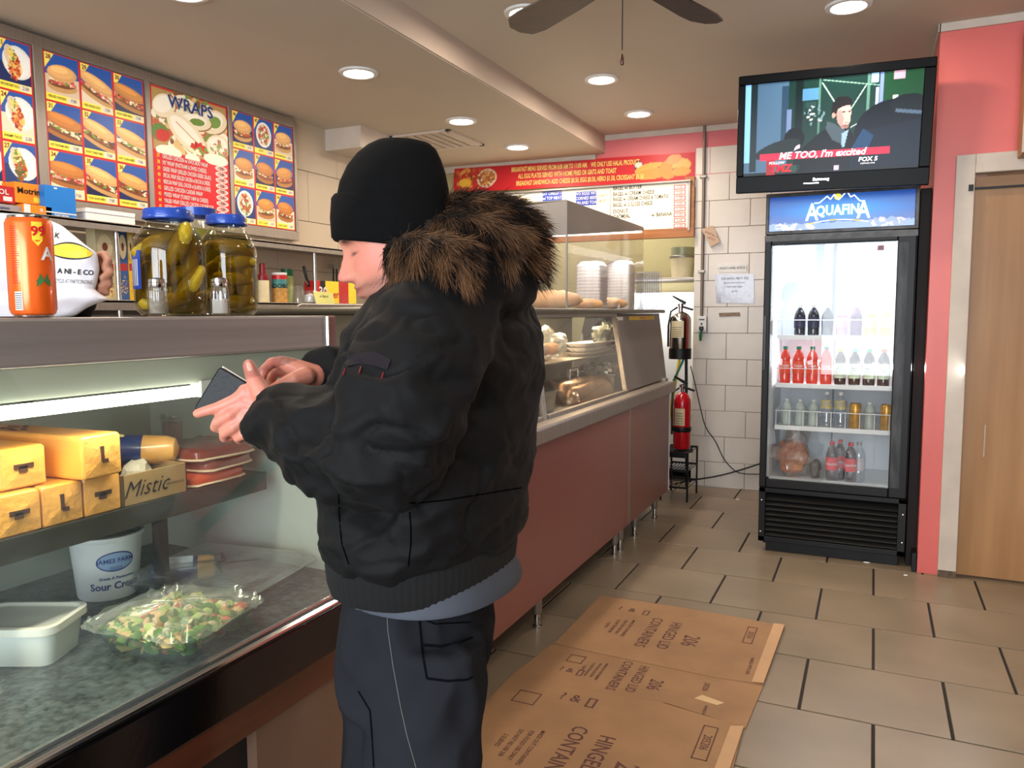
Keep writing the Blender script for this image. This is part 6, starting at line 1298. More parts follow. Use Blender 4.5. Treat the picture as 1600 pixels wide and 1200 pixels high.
# ================================================================== TELEVISION
tl, tr_, bl, br = AY(1155, 127, 4.30), AY(1457, 81, 4.30), AY(1150, 303, 4.30), AY(1457, 288, 4.30)
TVY = 4.22
w = tr_.x-tl.x
c_ = lambda x, y, Y_: AY(x, y, Y_)
tvo = Vector(c_(1150, 303, TVY+.02)); tvx = (Vector(c_(1451, 289, TVY+.05))-tvo); tvz = Vector(c_(1155, 127, TVY-.03))-tvo
tv = thing('television', 'black flat television mounted high above the drinks cooler', 'television', tuple(tvo+tvx/2))
ux = tvx.normalized(); uz = tvz.normalized(); TW_, TH_ = tvx.length, (tvz.length+(Vector(c_(1457, 81, TVY-.01))-Vector(c_(1457, 288, TVY+.05))).length)/2
TVM = frame(tvo, ux, uz)
m_tvb = mat('tv_gloss_black', (4, 4, 5), .3, 0, .1, 5, spec=.1)
def bz(x0, y0, x1, y1, z0=-.03, z1=.012): return ((x0, y0, z0), (x1, y1, z1))
g = G()
bl_, br_, bt_, bb_ = .035, .050, .045, .085
g.box(*bz(0, 0, TW_, bb_), 0, TVM); g.box(*bz(0, TH_-bt_, TW_, TH_), 0, TVM); g.box(*bz(0, bb_, bl_, TH_-bt_), 0, TVM); g.box(*bz(TW_-br_, bb_, TW_, TH_-bt_), 0, TVM)
part('bezel', g, m_tvb, tv, 0, .004)
part('rear_shell', G().box((.02, .02, -.07), (TW_-.02, TH_-.02, -.03), 0, TVM), m_black, tv, 0, .01)
sw, sh_ = TW_-bl_-br_, TH_-bt_-bb_
pt = Paint(sw, sh_, 250, (16, 26, 34)); S = lambda x: x*sw; H = lambda y: y*sh_
pt.rect(S(.0), H(0), S(.26), H(1), (70, 100, 128)); pt.rect(S(.0), H(.15), S(.035), H(1), (130, 190, 236)); pt.rect(S(.035), H(.05), S(.075), H(1), (22, 36, 42)); pt.rect(S(.22), H(.2), S(.28), H(.95), (36, 62, 84))
pt.rect(S(.26), H(0), S(1), H(1), (18, 46, 42)); pt.rect(S(.30), H(.1), S(.345), H(1), (10, 24, 26)); pt.rect(S(.34), H(.78), S(.44), H(.90), (70, 120, 160)); pt.rect(S(.36), H(.70), S(.42), H(.76), (30, 60, 60))
pt.rect(S(.43), H(.2), S(.445), H(1), (70, 110, 100)); pt.rect(S(.70), H(.2), S(.715), H(1), (80, 120, 110)); pt.line(S(.45), H(.95), S(.53), H(.72), S(.006), (160, 190, 180)); pt.line(S(.70), H(.90), S(.60), H(.6), S(.006), (150, 180, 170)); pt.line(S(.45), H(.98), S(.80), H(.86), S(.006), (110, 150, 140)); pt.line(S(.62), H(.46), S(.72), H(.56), S(.006), (170, 180, 180))
pt.rect(S(.75), H(.4), S(.765), H(.85), (170, 190, 230)); pt.rect(S(.77), H(.4), S(.79), H(1), (110, 130, 190)); pt.rect(S(.79), H(.5), S(1), H(1), (20, 62, 38)); pt.rect(S(.84), H(.92), S(.90), H(1), (190, 150, 170)); pt.rect(S(.72), H(.90), S(.76), H(1), (150, 190, 220))
for (x, y) in ((.84, .70), (.84, .60)): pt.rect(S(x), H(y), S(x+.03), H(y+.06), (210, 226, 220))
pt.blobs(S(.40), H(.62), S(.07), H(.10), [(90, 120, 130), (180, 190, 190), (20, 40, 40)], 24, S(.012)); pt.rect(S(.25), H(.42), S(.28), H(.70), (100, 120, 160))
pt.ell(S(.30), H(.38), S(.06), H(.12), (10, 14, 18)); pt.ell(S(.20), H(.28), S(.14), H(.08), (24, 34, 36), .3)
# bystander figure (dark coat, scarf) and large dark shoulder at right
pt.poly([(S(.33), H(.0)), (S(.35), H(.28)), (S(.44), H(.42)), (S(.49), H(.48)), (S(.60), H(.46)), (S(.65), H(.36)), (S(.66), 0)], (14, 16, 22))
pt.poly([(S(.48), H(.46)), (S(.485), H(.54)), (S(.52), H(.52)), (S(.60), H(.42)), (S(.585), H(.28)), (S(.52), H(.34))], (60, 74, 84)); pt.poly([(S(.57), H(.40)), (S(.61), H(.44)), (S(.59), H(.26)), (S(.575), H(.26))], (130, 160, 196))
pt.poly([(S(.535), H(.62)), (S(.545), H(.52)), (S(.572), H(.455)), (S(.598), H(.455)), (S(.615), H(.52)), (S(.62), H(.62)), (S(.612), H(.70)), (S(.55), H(.70))], (200, 160, 152)); pt.poly([(S(.535), H(.62)), (S(.545), H(.52)), (S(.572), H(.455)), (S(.58), H(.56)), (S(.56), H(.66))], (168, 128, 124)); pt.ell(S(.522), H(.60), S(.010), H(.030), (180, 136, 126))
pt.poly([(S(.505), H(.60)), (S(.512), H(.72)), (S(.54), H(.785)), (S(.59), H(.79)), (S(.622), H(.75)), (S(.622), H(.69)), (S(.60), H(.695)), (S(.565), H(.68)), (S(.545), H(.66)), (S(.535), H(.60)), (S(.52), H(.63))], (24, 20, 22)); pt.line(S(.568), H(.625), S(.59), H(.63), S(.006), (50, 34, 34)); pt.line(S(.602), H(.63), S(.617), H(.625), S(.006), (50, 34, 34)); pt.line(S(.585), H(.512), S(.606), H(.514), S(.005), (140, 84, 84)); pt.ell(S(.59), H(.475), S(.020), H(.02), (130, 96, 90))
pt.ell(S(.86), H(.38), S(.22), H(.34), (10, 14, 26)); pt.poly([(S(.62), 0), (S(.63), H(.22)), (S(.70), H(.42)), (S(1), H(.5)), (S(1), 0)], (12, 22, 38)); pt.poly([(S(.63), H(.24)), (S(.69), H(.44)), (S(.75), H(.36)), (S(.72), H(.22))], (24, 56, 92), .1)
pt.ell(S(.93), H(.66), S(.10), H(.10), (16, 24, 30)); pt.line(S(.86), H(.60), S(1), H(.56), S(.02), (70, 90, 110)); pt.rect(S(0), H(0), S(1), H(.035), (14, 20, 26)); pt.rect(S(.14), H(0), S(.19), H(.18), (150, 30, 40)); pt.rect(S(.20), H(.02), S(.32), H(.10), (40, 66, 60))
pt.rect(S(.10), H(.165), S(.84), H(.235), (228, 36, 66)); pt.poly([(S(.30), H(.25)), (S(.335), H(.28)), (S(.335), H(.32)), (S(.31), H(.30))], (210, 180, 220)); pt.rect(S(.535), H(.015), S(.565), H(.07), (196, 176, 220))
SM_ = TVM @ T(bl_, bb_, .002)
pt.part('screen', SM_, mat('tv_picture', (255, 255, 255), .18, vcol=True, var=.0, emit=.55, spec=.15), tv, label='lit screen showing a street scene with caption')
g = G(); g.text("ME TOO, I'm excited", .046, SM_ @ T(S(.46), H(.20), .002), sx=1.0, bold=.02, shear=.25); g.text('FOX 5', .028, SM_ @ T(S(.725), H(.115), .002), sx=1.1, bold=.03, shear=.1); g.text('myfoxny.com', .012, SM_ @ T(S(.725), H(.075), .002))
g.text('FOLLOW', .018, SM_ @ T(S(.20), H(.13), .002), bold=.02, shear=.2); g.text('TMZ', .050, SM_ @ T(S(.225), H(.065), .002), bold=.04, shear=.1, mi=1)
part('caption_text', g, [glow('caption_white', (245, 240, 245), 1.0), glow('caption_red', (214, 30, 44), .8)], tv, 0)
part('maker_mark', G().text('Samsung', .020, TVM @ T(TW_*.46, bb_*.62, .0135), sx=1.1, bold=.02).box((TW_*.37, bb_*.38, .012), (TW_*.45, bb_*.44, .0135), 0, TVM), m_chrome, tv, 0)
part('mount_arm', G().box((TW_*.4, TH_*.3, -.5), (TW_*.5, TH_*.7, -.07), 0, TVM), m_blackmetal, tv, 0)
# shade of the gap beside the cooler, built as a dark sheet
t = thing('gap_shade', 'dark brown sheet standing in for the shade between cooler and pink wall', 'panel', (.215, 4.7, 0))
part('shade_sheet', G().box((.195, 4.50, 0), (.243, 5.2, 1.96)), mat('gap_dark', (26, 18, 16), .7), t, 0)
# ================================================================== PEOPLE
from mathutils.bvhtree import BVHTree
def remesh(g, voxel, it=4, disp=None, fac=.5):
    me = bpy.data.meshes.new('tmp'); me.from_pydata(g.v, [], g.f)
    bm = bmesh.new(); bm.from_mesh(me); bmesh.ops.recalc_face_normals(bm, faces=bm.faces); bm.to_mesh(me); bm.free()
    o = bpy.data.objects.new('tmp', me); COL.objects.link(o)
    r = o.modifiers.new('r', 'REMESH'); r.mode = 'VOXEL'; r.voxel_size = voxel
    s = o.modifiers.new('s', 'SMOOTH'); s.iterations = it; s.factor = fac
    dg = bpy.context.evaluated_depsgraph_get(); m2 = bpy.data.meshes.new_from_object(o.evaluated_get(dg))
    bpy.data.objects.remove(o); bpy.data.meshes.remove(me)
    n = len(m2.vertices); v = np.zeros(n*3); m2.vertices.foreach_get('co', v); v = v.reshape(-1, 3)
    if disp:
        nn = np.zeros(n*3); m2.vertex_normals.foreach_get('vector', nn); nn = nn.reshape(-1, 3)
        d = np.array([disp(Vector(p)) for p in v]); v = v+nn*d[:, None]
    out = G(); out.v = v.tolist(); out.f = [tuple(p.vertices) for p in m2.polygons]; out.m = [0]*len(out.f)
    bpy.data.meshes.remove(m2); return out
def bvh(g): return BVHTree.FromPolygons([Vector(v) for v in g.v], g.f)
def drape(tree, x, y, off=.002):
    d = ray(x, y).normalized(); h = tree.ray_cast(CAMP, d)
    return (h[0]-d*off) if h[0] is not None else None
def dpath(tree, pts, off=.0015, n=6):
    out = []
    for (x0, y0), (x1, y1) in zip(pts, pts[1:]):
        for k in range(n):
            q = drape(tree, x0+(x1-x0)*k/n, y0+(y1-y0)*k/n, off)
            if q is not None: out.append(q)
    q = drape(tree, *pts[-1], off)
    if q is not None: out.append(q)
    return out
def ering(c, a, b, n=36, ez=0, rz=0, tilt=(0, 0), rib=0, nr=60):
    """horizontal ellipse: a along y (lateral), b along x"""
    out = []
    for k in range(n):
        t = 2*PI*k/n; e = .85; cx = math.copysign(abs(math.cos(t))**e, math.cos(t)); sy = math.copysign(abs(math.sin(t))**e, math.sin(t)); s = 1+rib*math.cos(nr*t)
        x, y = b*cx*s, a*sy*s; x, y = x*math.cos(rz)-y*math.sin(rz), x*math.sin(rz)+y*math.cos(rz)
        out.append(Vector((c.x+x, c.y+y, c.z+tilt[0]*x+tilt[1]*y)))
    return out
def ridged(p, s): return 1-abs(mnoise.noise(Vector((p[0]*s[0], p[1]*s[1], p[2]*s[2]))))*2
man = thing('person', 'man in black knit hat and fur hooded parka looking down at his open wallet', 'person', (-.62, 1.14, 0))
# ---- head frame
Fh = Vector((-.80, -.60, 0)).normalized(); pit = rad(18)
HF = Fh*math.cos(pit)-Vector((0, 0, 1))*math.sin(pit); HU = Vector((0, 0, 1))*math.cos(pit)+Fh*math.sin(pit); HL = HU.cross(HF)
HO = P(621, 370, 1.27)
HMt = Matrix(((HL.x, HF.x, HU.x, HO.x), (HL.y, HF.y, HU.y, HO.y), (HL.z, HF.z, HU.z, HO.z), (0, 0, 0, 1)))
_z = [-.118, -.110, -.100, -.085, -.075, -.066, -.056, -.04, -.02, 0, .02, .05, .075, .10, .115, .122]
_f = [.052, .078, .0865, .0835, .0885, .0865, .0890, .0885, .086, .0835, .092, .080, .070, .052, .03, .004]
_w = [.020, .034, .044, .055, .060, .062, .064, .068, .0715, .074, .075, .066, .058, .045, .03, .004]
_b = [.025, .035, .045, .055, .065, .07, .075, .080, .085, .088, .088, .080, .07, .055, .04, .004]
def head_geo(M, g):
    N_ = 72; rings = []
    zz = np.concatenate([np.linspace(-.118, -.02, 50), np.linspace(-.018, .03, 22), np.linspace(.034, .122, 16)])
    for z in zz:
        f, w, b = (float(np.interp(z, _z, q)) for q in (_f, _w, _b)); r = []
        for k in range(N_):
            t = 2*PI*k/N_; x = w*math.sin(t); c = math.cos(t); y = (f if c > 0 else b)*math.copysign(abs(c)**(.80 if c > 0 else 1), c)
            if c > 0:
                nose = float(np.interp(z, [-.052, -.047, -.043, -.036, -.028, -.015, 0, .012, .022], [0, .010, .022, .0265, .0235, .016, .009, .004, 0]))
                sg = float(np.interp(z, [-.05, -.036, -.02, .0], [.0135, .0125, .0085, .007]))
                y += nose*math.exp(-(x/sg)**2/1.2)
                for s in (-1, 1):
                    y += -.0085*math.exp(-((x-s*.031)/.013)**2-((z-.001)/.011)**2)+.0065*math.exp(-((x-s*.031)/.010)**2-((z+.002)/.0065)**2)
                    y += .004*math.exp(-((x-s*.032)/.018)**2-((z-.018)/.006)**2)+.003*math.exp(-((x-s*.013)/.006)**2-((z+.041)/.007)**2)
                    y += .003*math.exp(-((x-s*.045)/.018)**2-((z+.03)/.02)**2)
                lip = math.exp(-(x/.019)**2)
                y += lip*(.0065*math.exp(-((z+.0585)/.0045)**2)+.0065*math.exp(-((z+.0715)/.005)**2)-.0035*math.exp(-((z+.065)/.0022)**2)-.004*math.exp(-((z+.081)/.005)**2))
            r.append(M @ Vector((x, y, z)))
        rings.append(r)
    g.loft(rings)
    for s in (-1, 1): g.ell((s*.072, -.036, -.034), (.009, .017, .028), 0, M, 12, 10)
    return g
def finger(g, pts, rs): g.tube(pts, rs, 10, round_ends=True)
def hand(g, wrist, knucks, fingers, thumb, rp=.0125, rwrist=.024, thick=None):
    w = Vector(wrist)
    for k in knucks: g.tube([w, w.lerp(Vector(k), .5), Vector(k)], [rwrist*.72, rp*1.25, rp*.86], 10, round_ends=True)
    for a, b in zip(knucks, knucks[1:]): g.tube([w.lerp(Vector(a), .6), w.lerp(Vector(b), .6)], rp*1.1, 8, round_ends=True); g.tube([w.lerp(Vector(a), .85), w.lerp(Vector(b), .85)], rp*.86, 8, round_ends=True)
    for f_ in fingers: finger(g, *f_)
    finger(g, *thumb)
# ---- man: torso rings (z, px centre, depth, half width, half depth)
TR = [(.942, 668, 1.30, .178, .124), (.966, 670, 1.30, .200, .142), (1.0, 671, 1.30, .206, .146), (1.08, 673, 1.30, .214, .155), (1.16, 680, 1.30, .218, .160), (1.24, 694, 1.295, .214, .152), (1.30, 702, 1.29, .205, .142), (1.345, 706, 1.285, .180, .115), (1.385, 710, 1.28, .140, .092), (1.41, 712, 1.275, .100, .075)]
jk = G(); jk.loft([ering(CZ(cx, z, w), a, b, tilt=(.05 if z < .96 else 0, 0)) for z, cx, w, a, b in TR])
LS = [P(700, 482, 1.19), P(668, 535, 1.13), P(645, 592, 1.085), P(628, 650, 1.065), P(600, 705, 1.08), P(545, 703, 1.11), P(490, 682, 1.14), P(440, 664, 1.17), P(418, 655, 1.185)]
jk.tube(LS, [.085, .093, .092, .090, .088, .080, .071, .058, .051], 22, round_ends=False)
RS = [P(720, 480, 1.44), P(680, 560, 1.50), P(630, 630, 1.50), P(570, 610, 1.42), P(520, 588, 1.33), P(494, 578, 1.29)]
jk.tube(RS, [.08, .085, .08, .068, .055, .042], 20)
jk.ell(P(742, 432, 1.22), (.085, .145, .076)); jk.ell(P(778, 440, 1.24), (.058, .10, .064)); jk.ell(P(690, 448, 1.18), (.06, .07, .045))
# stand-up collar round the jaw
jk.loft([ering(CZ(668, 1.33, 1.275), .105, .095), ering(CZ(668, 1.365, 1.27), .092, .080, tilt=(.35, 0)), ering(CZ(672, 1.395, 1.27), .084, .066, tilt=(.75, 0))])
elb = P(600, 705, 1.08)
cuffp = P(418, 655, 1.185)
def jdisp(p):
    e = math.exp(-((p-elb).length/.17)**2); c_ = math.exp(-((p-cuffp).length/.10)**2)
    r1 = ridged(p, (7, 7, 12)); r2 = ridged(p+Vector((3, 1, 7)), (14, 14, 22))
    cr = max(0, 1-abs(mnoise.noise(Vector((p.x*9+2, p.y*9, p.z*15+5))))*9); cr2 = max(0, 1-abs(mnoise.noise(Vector((p.x*16+7, p.y*16, p.z*20))))*8)
    return -cr*(.0025+.007*e)-cr2*(.001+.003*e)+(r1-.55)*(.007+.016*e+.008*c_)+(r2-.5)*(.003+.010*e)+mnoise.noise(p*60)*.0006
jk = remesh(jk, .0060, 8, jdisp)
m_jk = mat('parka_black', (8, 8, 10), .72, 0, .15, 8, .06, 260, sheen=.01, spec=.2)
jacket = part('jacket', jk, m_jk, man, 80)
jt = bvh(jk)
# hem rib
def hemring(z, a, b, rib=.006): return ering(CZ(666, z+.022, 1.30), a*.97, b*.97, 240, tilt=(.03, -.02), rib=rib, nr=80)
part('hem_rib', G().loft([hemring(.950, .160, .110, 0), hemring(.944, .182, .134, 0), hemring(.926, .190, .141), hemring(.900, .187, .138), hemring(.880, .180, .132), hemring(.874, .172, .126, 0), hemring(.90, .155, .115, 0)], cap=False), mat('rib_black', (3, 3, 4), .95, 0, .2, 60), jacket, 60, label='ribbed knit hem band')
# cuffs lining
q = P(402, 649, 1.192); dcu = (cuffp-elb).normalized()
part('cuff_lining', G().tube([cuffp-dcu*.01, cuffp+dcu*.006], [.047, .038], 24), mat('cuff_black', (8, 8, 9), .9), jacket)
# shoulder patch with red stitches
tp_ = ((545, 556), (560, 551), (585, 549), (611, 561)); bt2 = ((541, 572), (562, 568), (585, 571), (605, 578)); g = G(); nx_, ok = 16, True
for j in range(5):
    for i in range(nx_):
        u = i/(nx_-1)*3; k = min(int(u), 2); f = u-k; tx1 = [tp_[k][q]*(1-f)+tp_[k+1][q]*f for q in (0, 1)]; bx1 = [bt2[k][q]*(1-f)+bt2[k+1][q]*f for q in (0, 1)]
        q = drape(jt, tx1[0]+(bx1[0]-tx1[0])*j/4, tx1[1]+(bx1[1]-tx1[1])*j/4, .0022); g.v.append(tuple(q if q is not None else P(577, 562, 1.05)))
g.f = [(j*nx_+i, j*nx_+i+1, (j+1)*nx_+i+1, (j+1)*nx_+i) for j in range(4) for i in range(nx_-1)]; g.m = [0]*len(g.f)
part('sleeve_patch', g, mat('patch_plum', (24, 19, 26), .75, 0, .1, 40, spec=.2), jacket, 60, label='plum grey woven strip on the sleeve')
for (x, y) in ((539, 576), (564, 573), (599, 582)):
    a = drape(jt, x, y, .003); b = drape(jt, x-3, y+10, .003)
    if a and b: part('red_stitch', G().tube([a, b], .0009, 6), m_dred, jacket, 0, label='red stitch mark')
m_seam = mat('seam_black', (2, 2, 3), .95, spec=.02)
for pts in ([(529, 772), (530, 810), (534, 850), (545, 882)], [(640, 786), (665, 785), (700, 781), (730, 776), (760, 771), (790, 766), (815, 762)], [(640, 800), (642, 825), (642, 850), (638, 885)]):
    pth = dpath(jt, pts, .0006, 5)
    if len(pth) > 3: part('seam', G().tube(pth, .0010, 5), m_seam, jacket)
# ---- fur ruff
m_fur = mat('fur', (255, 255, 255), .75, vcol=True, var=.1, vscale=80, spec=.2)
fg = G(); fc_ = []
def strand(p, d, L, w, col0, col1):
    d = d.normalized(); side = d.cross(Vector((random.uniform(-1, 1), random.uniform(-1, 1), random.uniform(-1, 1)))).normalized(); n = side.cross(d)
    bend = (Vector((0, 0, -1))*.30+side*random.uniform(-.35, .35))*L
    o = len(fg.v); base = p-d*.004
    for q, ww in ((0, w), (.45, w*.8), (.8, w*.45)):
        c = base+d*L*q+bend*q*q
        for k in range(3): a = 2*PI*k/3; fg.v.append(tuple(c+(side*math.cos(a)+n*math.sin(a))*ww)); fc_.append(tuple(np.array(col0)*(1-q)+np.array(col1)*q))
    fg.v.append(tuple(base+d*L+bend)); fc_.append(tuple(col1))
    for j in range(2):
        for k in range(3): fg.f.append((o+j*3+k, o+j*3+(k+1) % 3, o+(j+1)*3+(k+1) % 3, o+(j+1)*3+k)); fg.m.append(0)
    for k in range(3): fg.f.append((o+6+k, o+6+(k+1) % 3, o+9)); fg.m.append(0)
core = G()
def furtube(path, r, n, L, flow, bright):
    path = [Vector(p) for p in path]; core.tube(path, r*.80, 12, round_ends=True)
    for _ in range(n):
        t = random.random()*(len(path)-1); i = min(int(t), len(path)-2); c = path[i].lerp(path[i+1], t-i); ax = (path[i+1]-path[i]).normalized()
        v = Vector((random.gauss(0, 1), random.gauss(0, 1), random.gauss(0, 1))); v = (v-ax*v.dot(ax)).normalized()
        clump = mnoise.noise(c*38+v*1.3); p = c+v*r*.8
        fl = Vector(flow(t/(len(path)-1))); d = v*.75+fl.normalized()*1.05+Vector((random.gauss(0, 1), random.gauss(0, 1), random.gauss(0, 1)))*.20
        k = max(0, min(1, .34+clump*1.5+random.gauss(0, .22)+bright))
        dark = np.array(lin((18, 12, 9))); tip = dark*(1-k)+np.array(lin((124, 88, 60)))*k
        strand(p, d, L*random.uniform(.6, 1.2), .00058, dark*(.7+.6*k), tip)
R_, U_, W_ = RGT, Vector((0, 0, 1)), -FWD
pa_ = [P(622, 400, 1.19), P(645, 394, 1.14), P(675, 394, 1.105), P(704, 402, 1.10), P(730, 404, 1.11)]
furtube(pa_, .030, 7600, .038, lambda t: R_*.6-U_*(.45+.6*t)+W_*.15, .20)
pb_ = [P(656, 352, 1.30), P(688, 340, 1.28), P(720, 330, 1.27), P(765, 328, 1.27), P(802, 338, 1.27), P(818, 362, 1.26), P(818, 395, 1.24), P(810, 420, 1.23)]
furtube(pb_, .030, 8600, .040, lambda t: (R_*(.45+.5*t)+U_*(.30-1.3*t)+W_*.25), -.03)
furtube([P(688, 365, 1.20), P(720, 362, 1.17), P(765, 368, 1.16), P(795, 385, 1.17)], .034, 6000, .042, lambda t: R_*.6-U_*.75+W_*.3, -.02)
furtube([P(638, 372, 1.24), P(678, 370, 1.20), P(720, 385, 1.17)], .022, 2400, .034, lambda t: R_*.7-U_*.6+W_*.2, -.12)
fur = part('fur_trim', fg, m_fur, jacket, 0, colors=np.array(fc_), label='shaggy dark brown and tan fur hood trim'); fur['kind'] = 'stuff'
part('fur_backing', core, mat('fur_backing', (20, 15, 12), .9), jacket)
# ---- knit hat
hat = G(); rings = []
for (cx, cy, hw, dz) in ((612, 387, 88, .0), (611, 382, 91, 0), (611, 352, 93, 0), (611, 322, 93, 0), (613, 316, 91, 0), (614, 317, 88, 0), (616, 292, 86, 0), (620, 266, 76, 0), (624, 246, 66, 0), (628, 232, 55, 0), (631, 224, 42, 0), (633, 221, 22, 0), (633, 222, 4, 0)):
    c = P(cx, cy, 1.27); r = hw/FPX*1.27; rg = []
    for k in range(64):
        t = 2*PI*k/64; x, y = r*math.cos(t), r*.90*math.sin(t)
        p = c+RGT*x+Vector((0, 0, -1))*(x*.11*(1 if cy > 310 else .5))+Vector((FWD.x, FWD.y, 0)).normalized()*y
        p += (p-c).normalized()*(mnoise.noise(p*18)*.0035 if hw > 10 else 0); rg.append(p)
    rings.append(rg)
hat.loft(rings)
hatm = mat('knit_black', (7, 7, 8), .95, 0, .2, 90, .12, 260, spec=.15)
hato = part('knit_hat', hat, hatm, man, 70, label='black knit hat with turned up cuff')
# ---- shirt hem
def sring(z, a, b): return ering(CZ(688, z+.038, 1.295), a*.92, b*.86, 48, tilt=(.0, -.02))
part('shirt_hem', G().loft([sring(.90, .160, .120), sring(.872, .176, .138), sring(.856, .182, .143), sring(.850, .180, .141), sring(.856, .172, .134)], cap=False), mat('shirt_grey', (60, 65, 75), .8, 0, .08, 14, .05, 90), man, 60, label='grey blue shirt hem below the jacket')
# ---- jeans
jn = G()
def leg(pts): jn.loft([ering(CZ(cx, z, w), a, b, 28) for z, cx, w, a, b in pts])
jn.loft([ering(CZ(cx, z, w), a, b) for z, cx, w, a, b in ((.915, 656, 1.30, .140, .100), (.87, 656, 1.30, .148, .106), (.81, 656, 1.30, .152, .110), (.75, 652, 1.295, .150, .104), (.71, 648, 1.295, .140, .092))])
leg([(.83, 664, 1.22, .075, .098), (.72, 661, 1.21, .078, .092), (.60, 662, 1.20, .076, .086), (.48, 664, 1.20, .074, .082), (.30, 690, 1.19, .072, .080), (.12, 720, 1.18, .070, .080), (.07, 726, 1.18, .072, .084)])
leg([(.83, 634, 1.39, .075, .098), (.72, 620, 1.40, .078, .090), (.60, 608, 1.42, .076, .084), (.48, 602, 1.43, .074, .080), (.30, 610, 1.43, .072, .078), (.12, 625, 1.43, .070, .078), (.07, 630, 1.43, .072, .082)])
def ndisp(p): return (ridged(p, (8, 8, 5))-.5)*.011+(ridged(p+Vector((2, 5, 1)), (18, 18, 12))-.5)*.006
jn = remesh(jn, .0075, 5, ndisp)
m_jean = mat('denim', (27, 28, 32), .85, 0, .14, 5, .10, 420, rgb2=(36, 37, 42), spec=.05)
jeans = part('jeans', jn, m_jean, man, 80)
nt = bvh(jn); m_st = mat('stitch_pale', (96, 94, 92), .8); m_sd = mat('stitch_dark', (10, 11, 14), .95, spec=.02)
for pts, m, r, lb in (([(604, 940), (606, 985), (614, 1040), (625, 1100), (636, 1150), (650, 1199)], m_st, .0006, 'pale side seam'), ([(655, 965), (660, 1020), (667, 1060)], m_sd, .0016, None), ([(667, 1060), (700, 1064), (730, 1062), (738, 1058)], m_sd, .0018, None), ([(662, 1008), (690, 1010), (720, 1003), (738, 996)], m_sd, .0018, None),
                      ([(655, 965), (680, 975), (735, 972)], m_sd, .0012, None), ([(545, 945), (560, 952), (580, 948), (600, 940)], m_st, .0012, 'pale front pocket edge'), ([(560, 1080), (578, 1110), (582, 1160), (584, 1199)], m_sd, .0016, None)):
    pth = dpath(nt, pts, .0008, 6)
    if len(pth) > 3: part('stitching', G().tube(pth, r, 5), m, jeans, label=lb)
pk = [drape(nt, x, y, .0022) for x, y in ((658, 968), (740, 972), (740, 1060), (700, 1066), (664, 1060))]
# ---- shoes
for (cx, w) in ((690, 1.16), (600, 1.42)):
    c = CZ(cx+35 if w < 1.3 else cx+30, .05, w); g = G(); rings = []
    for q, a, h in ((-.11, .028, .05), (-.08, .042, .075), (-.02, .046, .085), (.05, .045, .075), (.12, .048, .055), (.17, .042, .042), (.195, .02, .03)):
        rings.append([Vector((c.x-q, c.y+a*math.cos(t), max(.004, .004+h*(.5+.5*math.sin(t))))) for t in [2*PI*k/20 for k in range(20)]])
    g.loft(rings); part('shoe', g, m_black, man, 50)
# ---- body (one skin)
bd = G(); head_geo(HMt, bd)
bd.tube([HMt @ Vector((0, -.02, -.05)), HMt @ Vector((0, -.035, -.11)), CZ(690, 1.33, 1.285)], [.062, .058, .07], 24)
bd.loft([ering(CZ(cx, z, w), a*.70, b*.66) for z, cx, w, a, b in TR])
bd.loft([ering(CZ(656, z, 1.30), a, b) for z, a, b in ((.93, .13, .09), (.84, .135, .095), (.76, .12, .08))])
for L_ in ([(.80, 660, 1.22), (.48, 664, 1.20), (.10, 722, 1.18), (.05, 724, 1.18)], [(.80, 630, 1.39), (.48, 600, 1.43), (.10, 627, 1.43), (.05, 628, 1.43)]): bd.tube([CZ(cx, z, w) for z, cx, w in L_], [.07, .052, .04, .04], 16)
bd.tube(LS[:-2]+[P(440, 655, 1.18), P(428, 645, 1.19)], [.055, .052, .05, .048, .045, .04, .034, .028, .025], 16)
bd.tube(RS[:-1]+[P(500, 585, 1.30)], [.055, .05, .045, .04, .03, .025], 16)
wl_ = 1.175
hand(bd, P(432, 646, 1.19), [P(384, 612, wl_), P(378, 630, wl_), P(382, 650, wl_), P(394, 666, wl_+.005)],
     [([P(384, 614, wl_), P(366, 626, wl_-.004), P(340, 637, wl_-.006), P(309, 646, wl_-.004)], [.0118, .0102, .0090, .0074]),
      ([P(378, 634, wl_), P(358, 649, wl_-.008), P(340, 659, wl_-.004), P(336, 668, wl_+.010), P(348, 670, wl_+.02)], [.0112, .0098, .0088, .0082, .0075]),
      ([P(384, 653, wl_), P(364, 668, wl_-.006), P(350, 677, wl_), P(350, 684, wl_+.012), P(360, 684, wl_+.02)], [.0105, .0092, .0082, .0078, .007]),
      ([P(396, 667, wl_+.005), P(381, 679, wl_), P(370, 684, wl_+.004), P(374, 688, wl_+.015)], [.0095, .0082, .0074, .0068])],
     ([P(424, 634, 1.18), P(408, 612, 1.165), P(396, 590, 1.17), P(389, 571, 1.178)], [.0185, .0150, .0122, .0098]), rp=.0145, rwrist=.030)
wr_ = 1.27
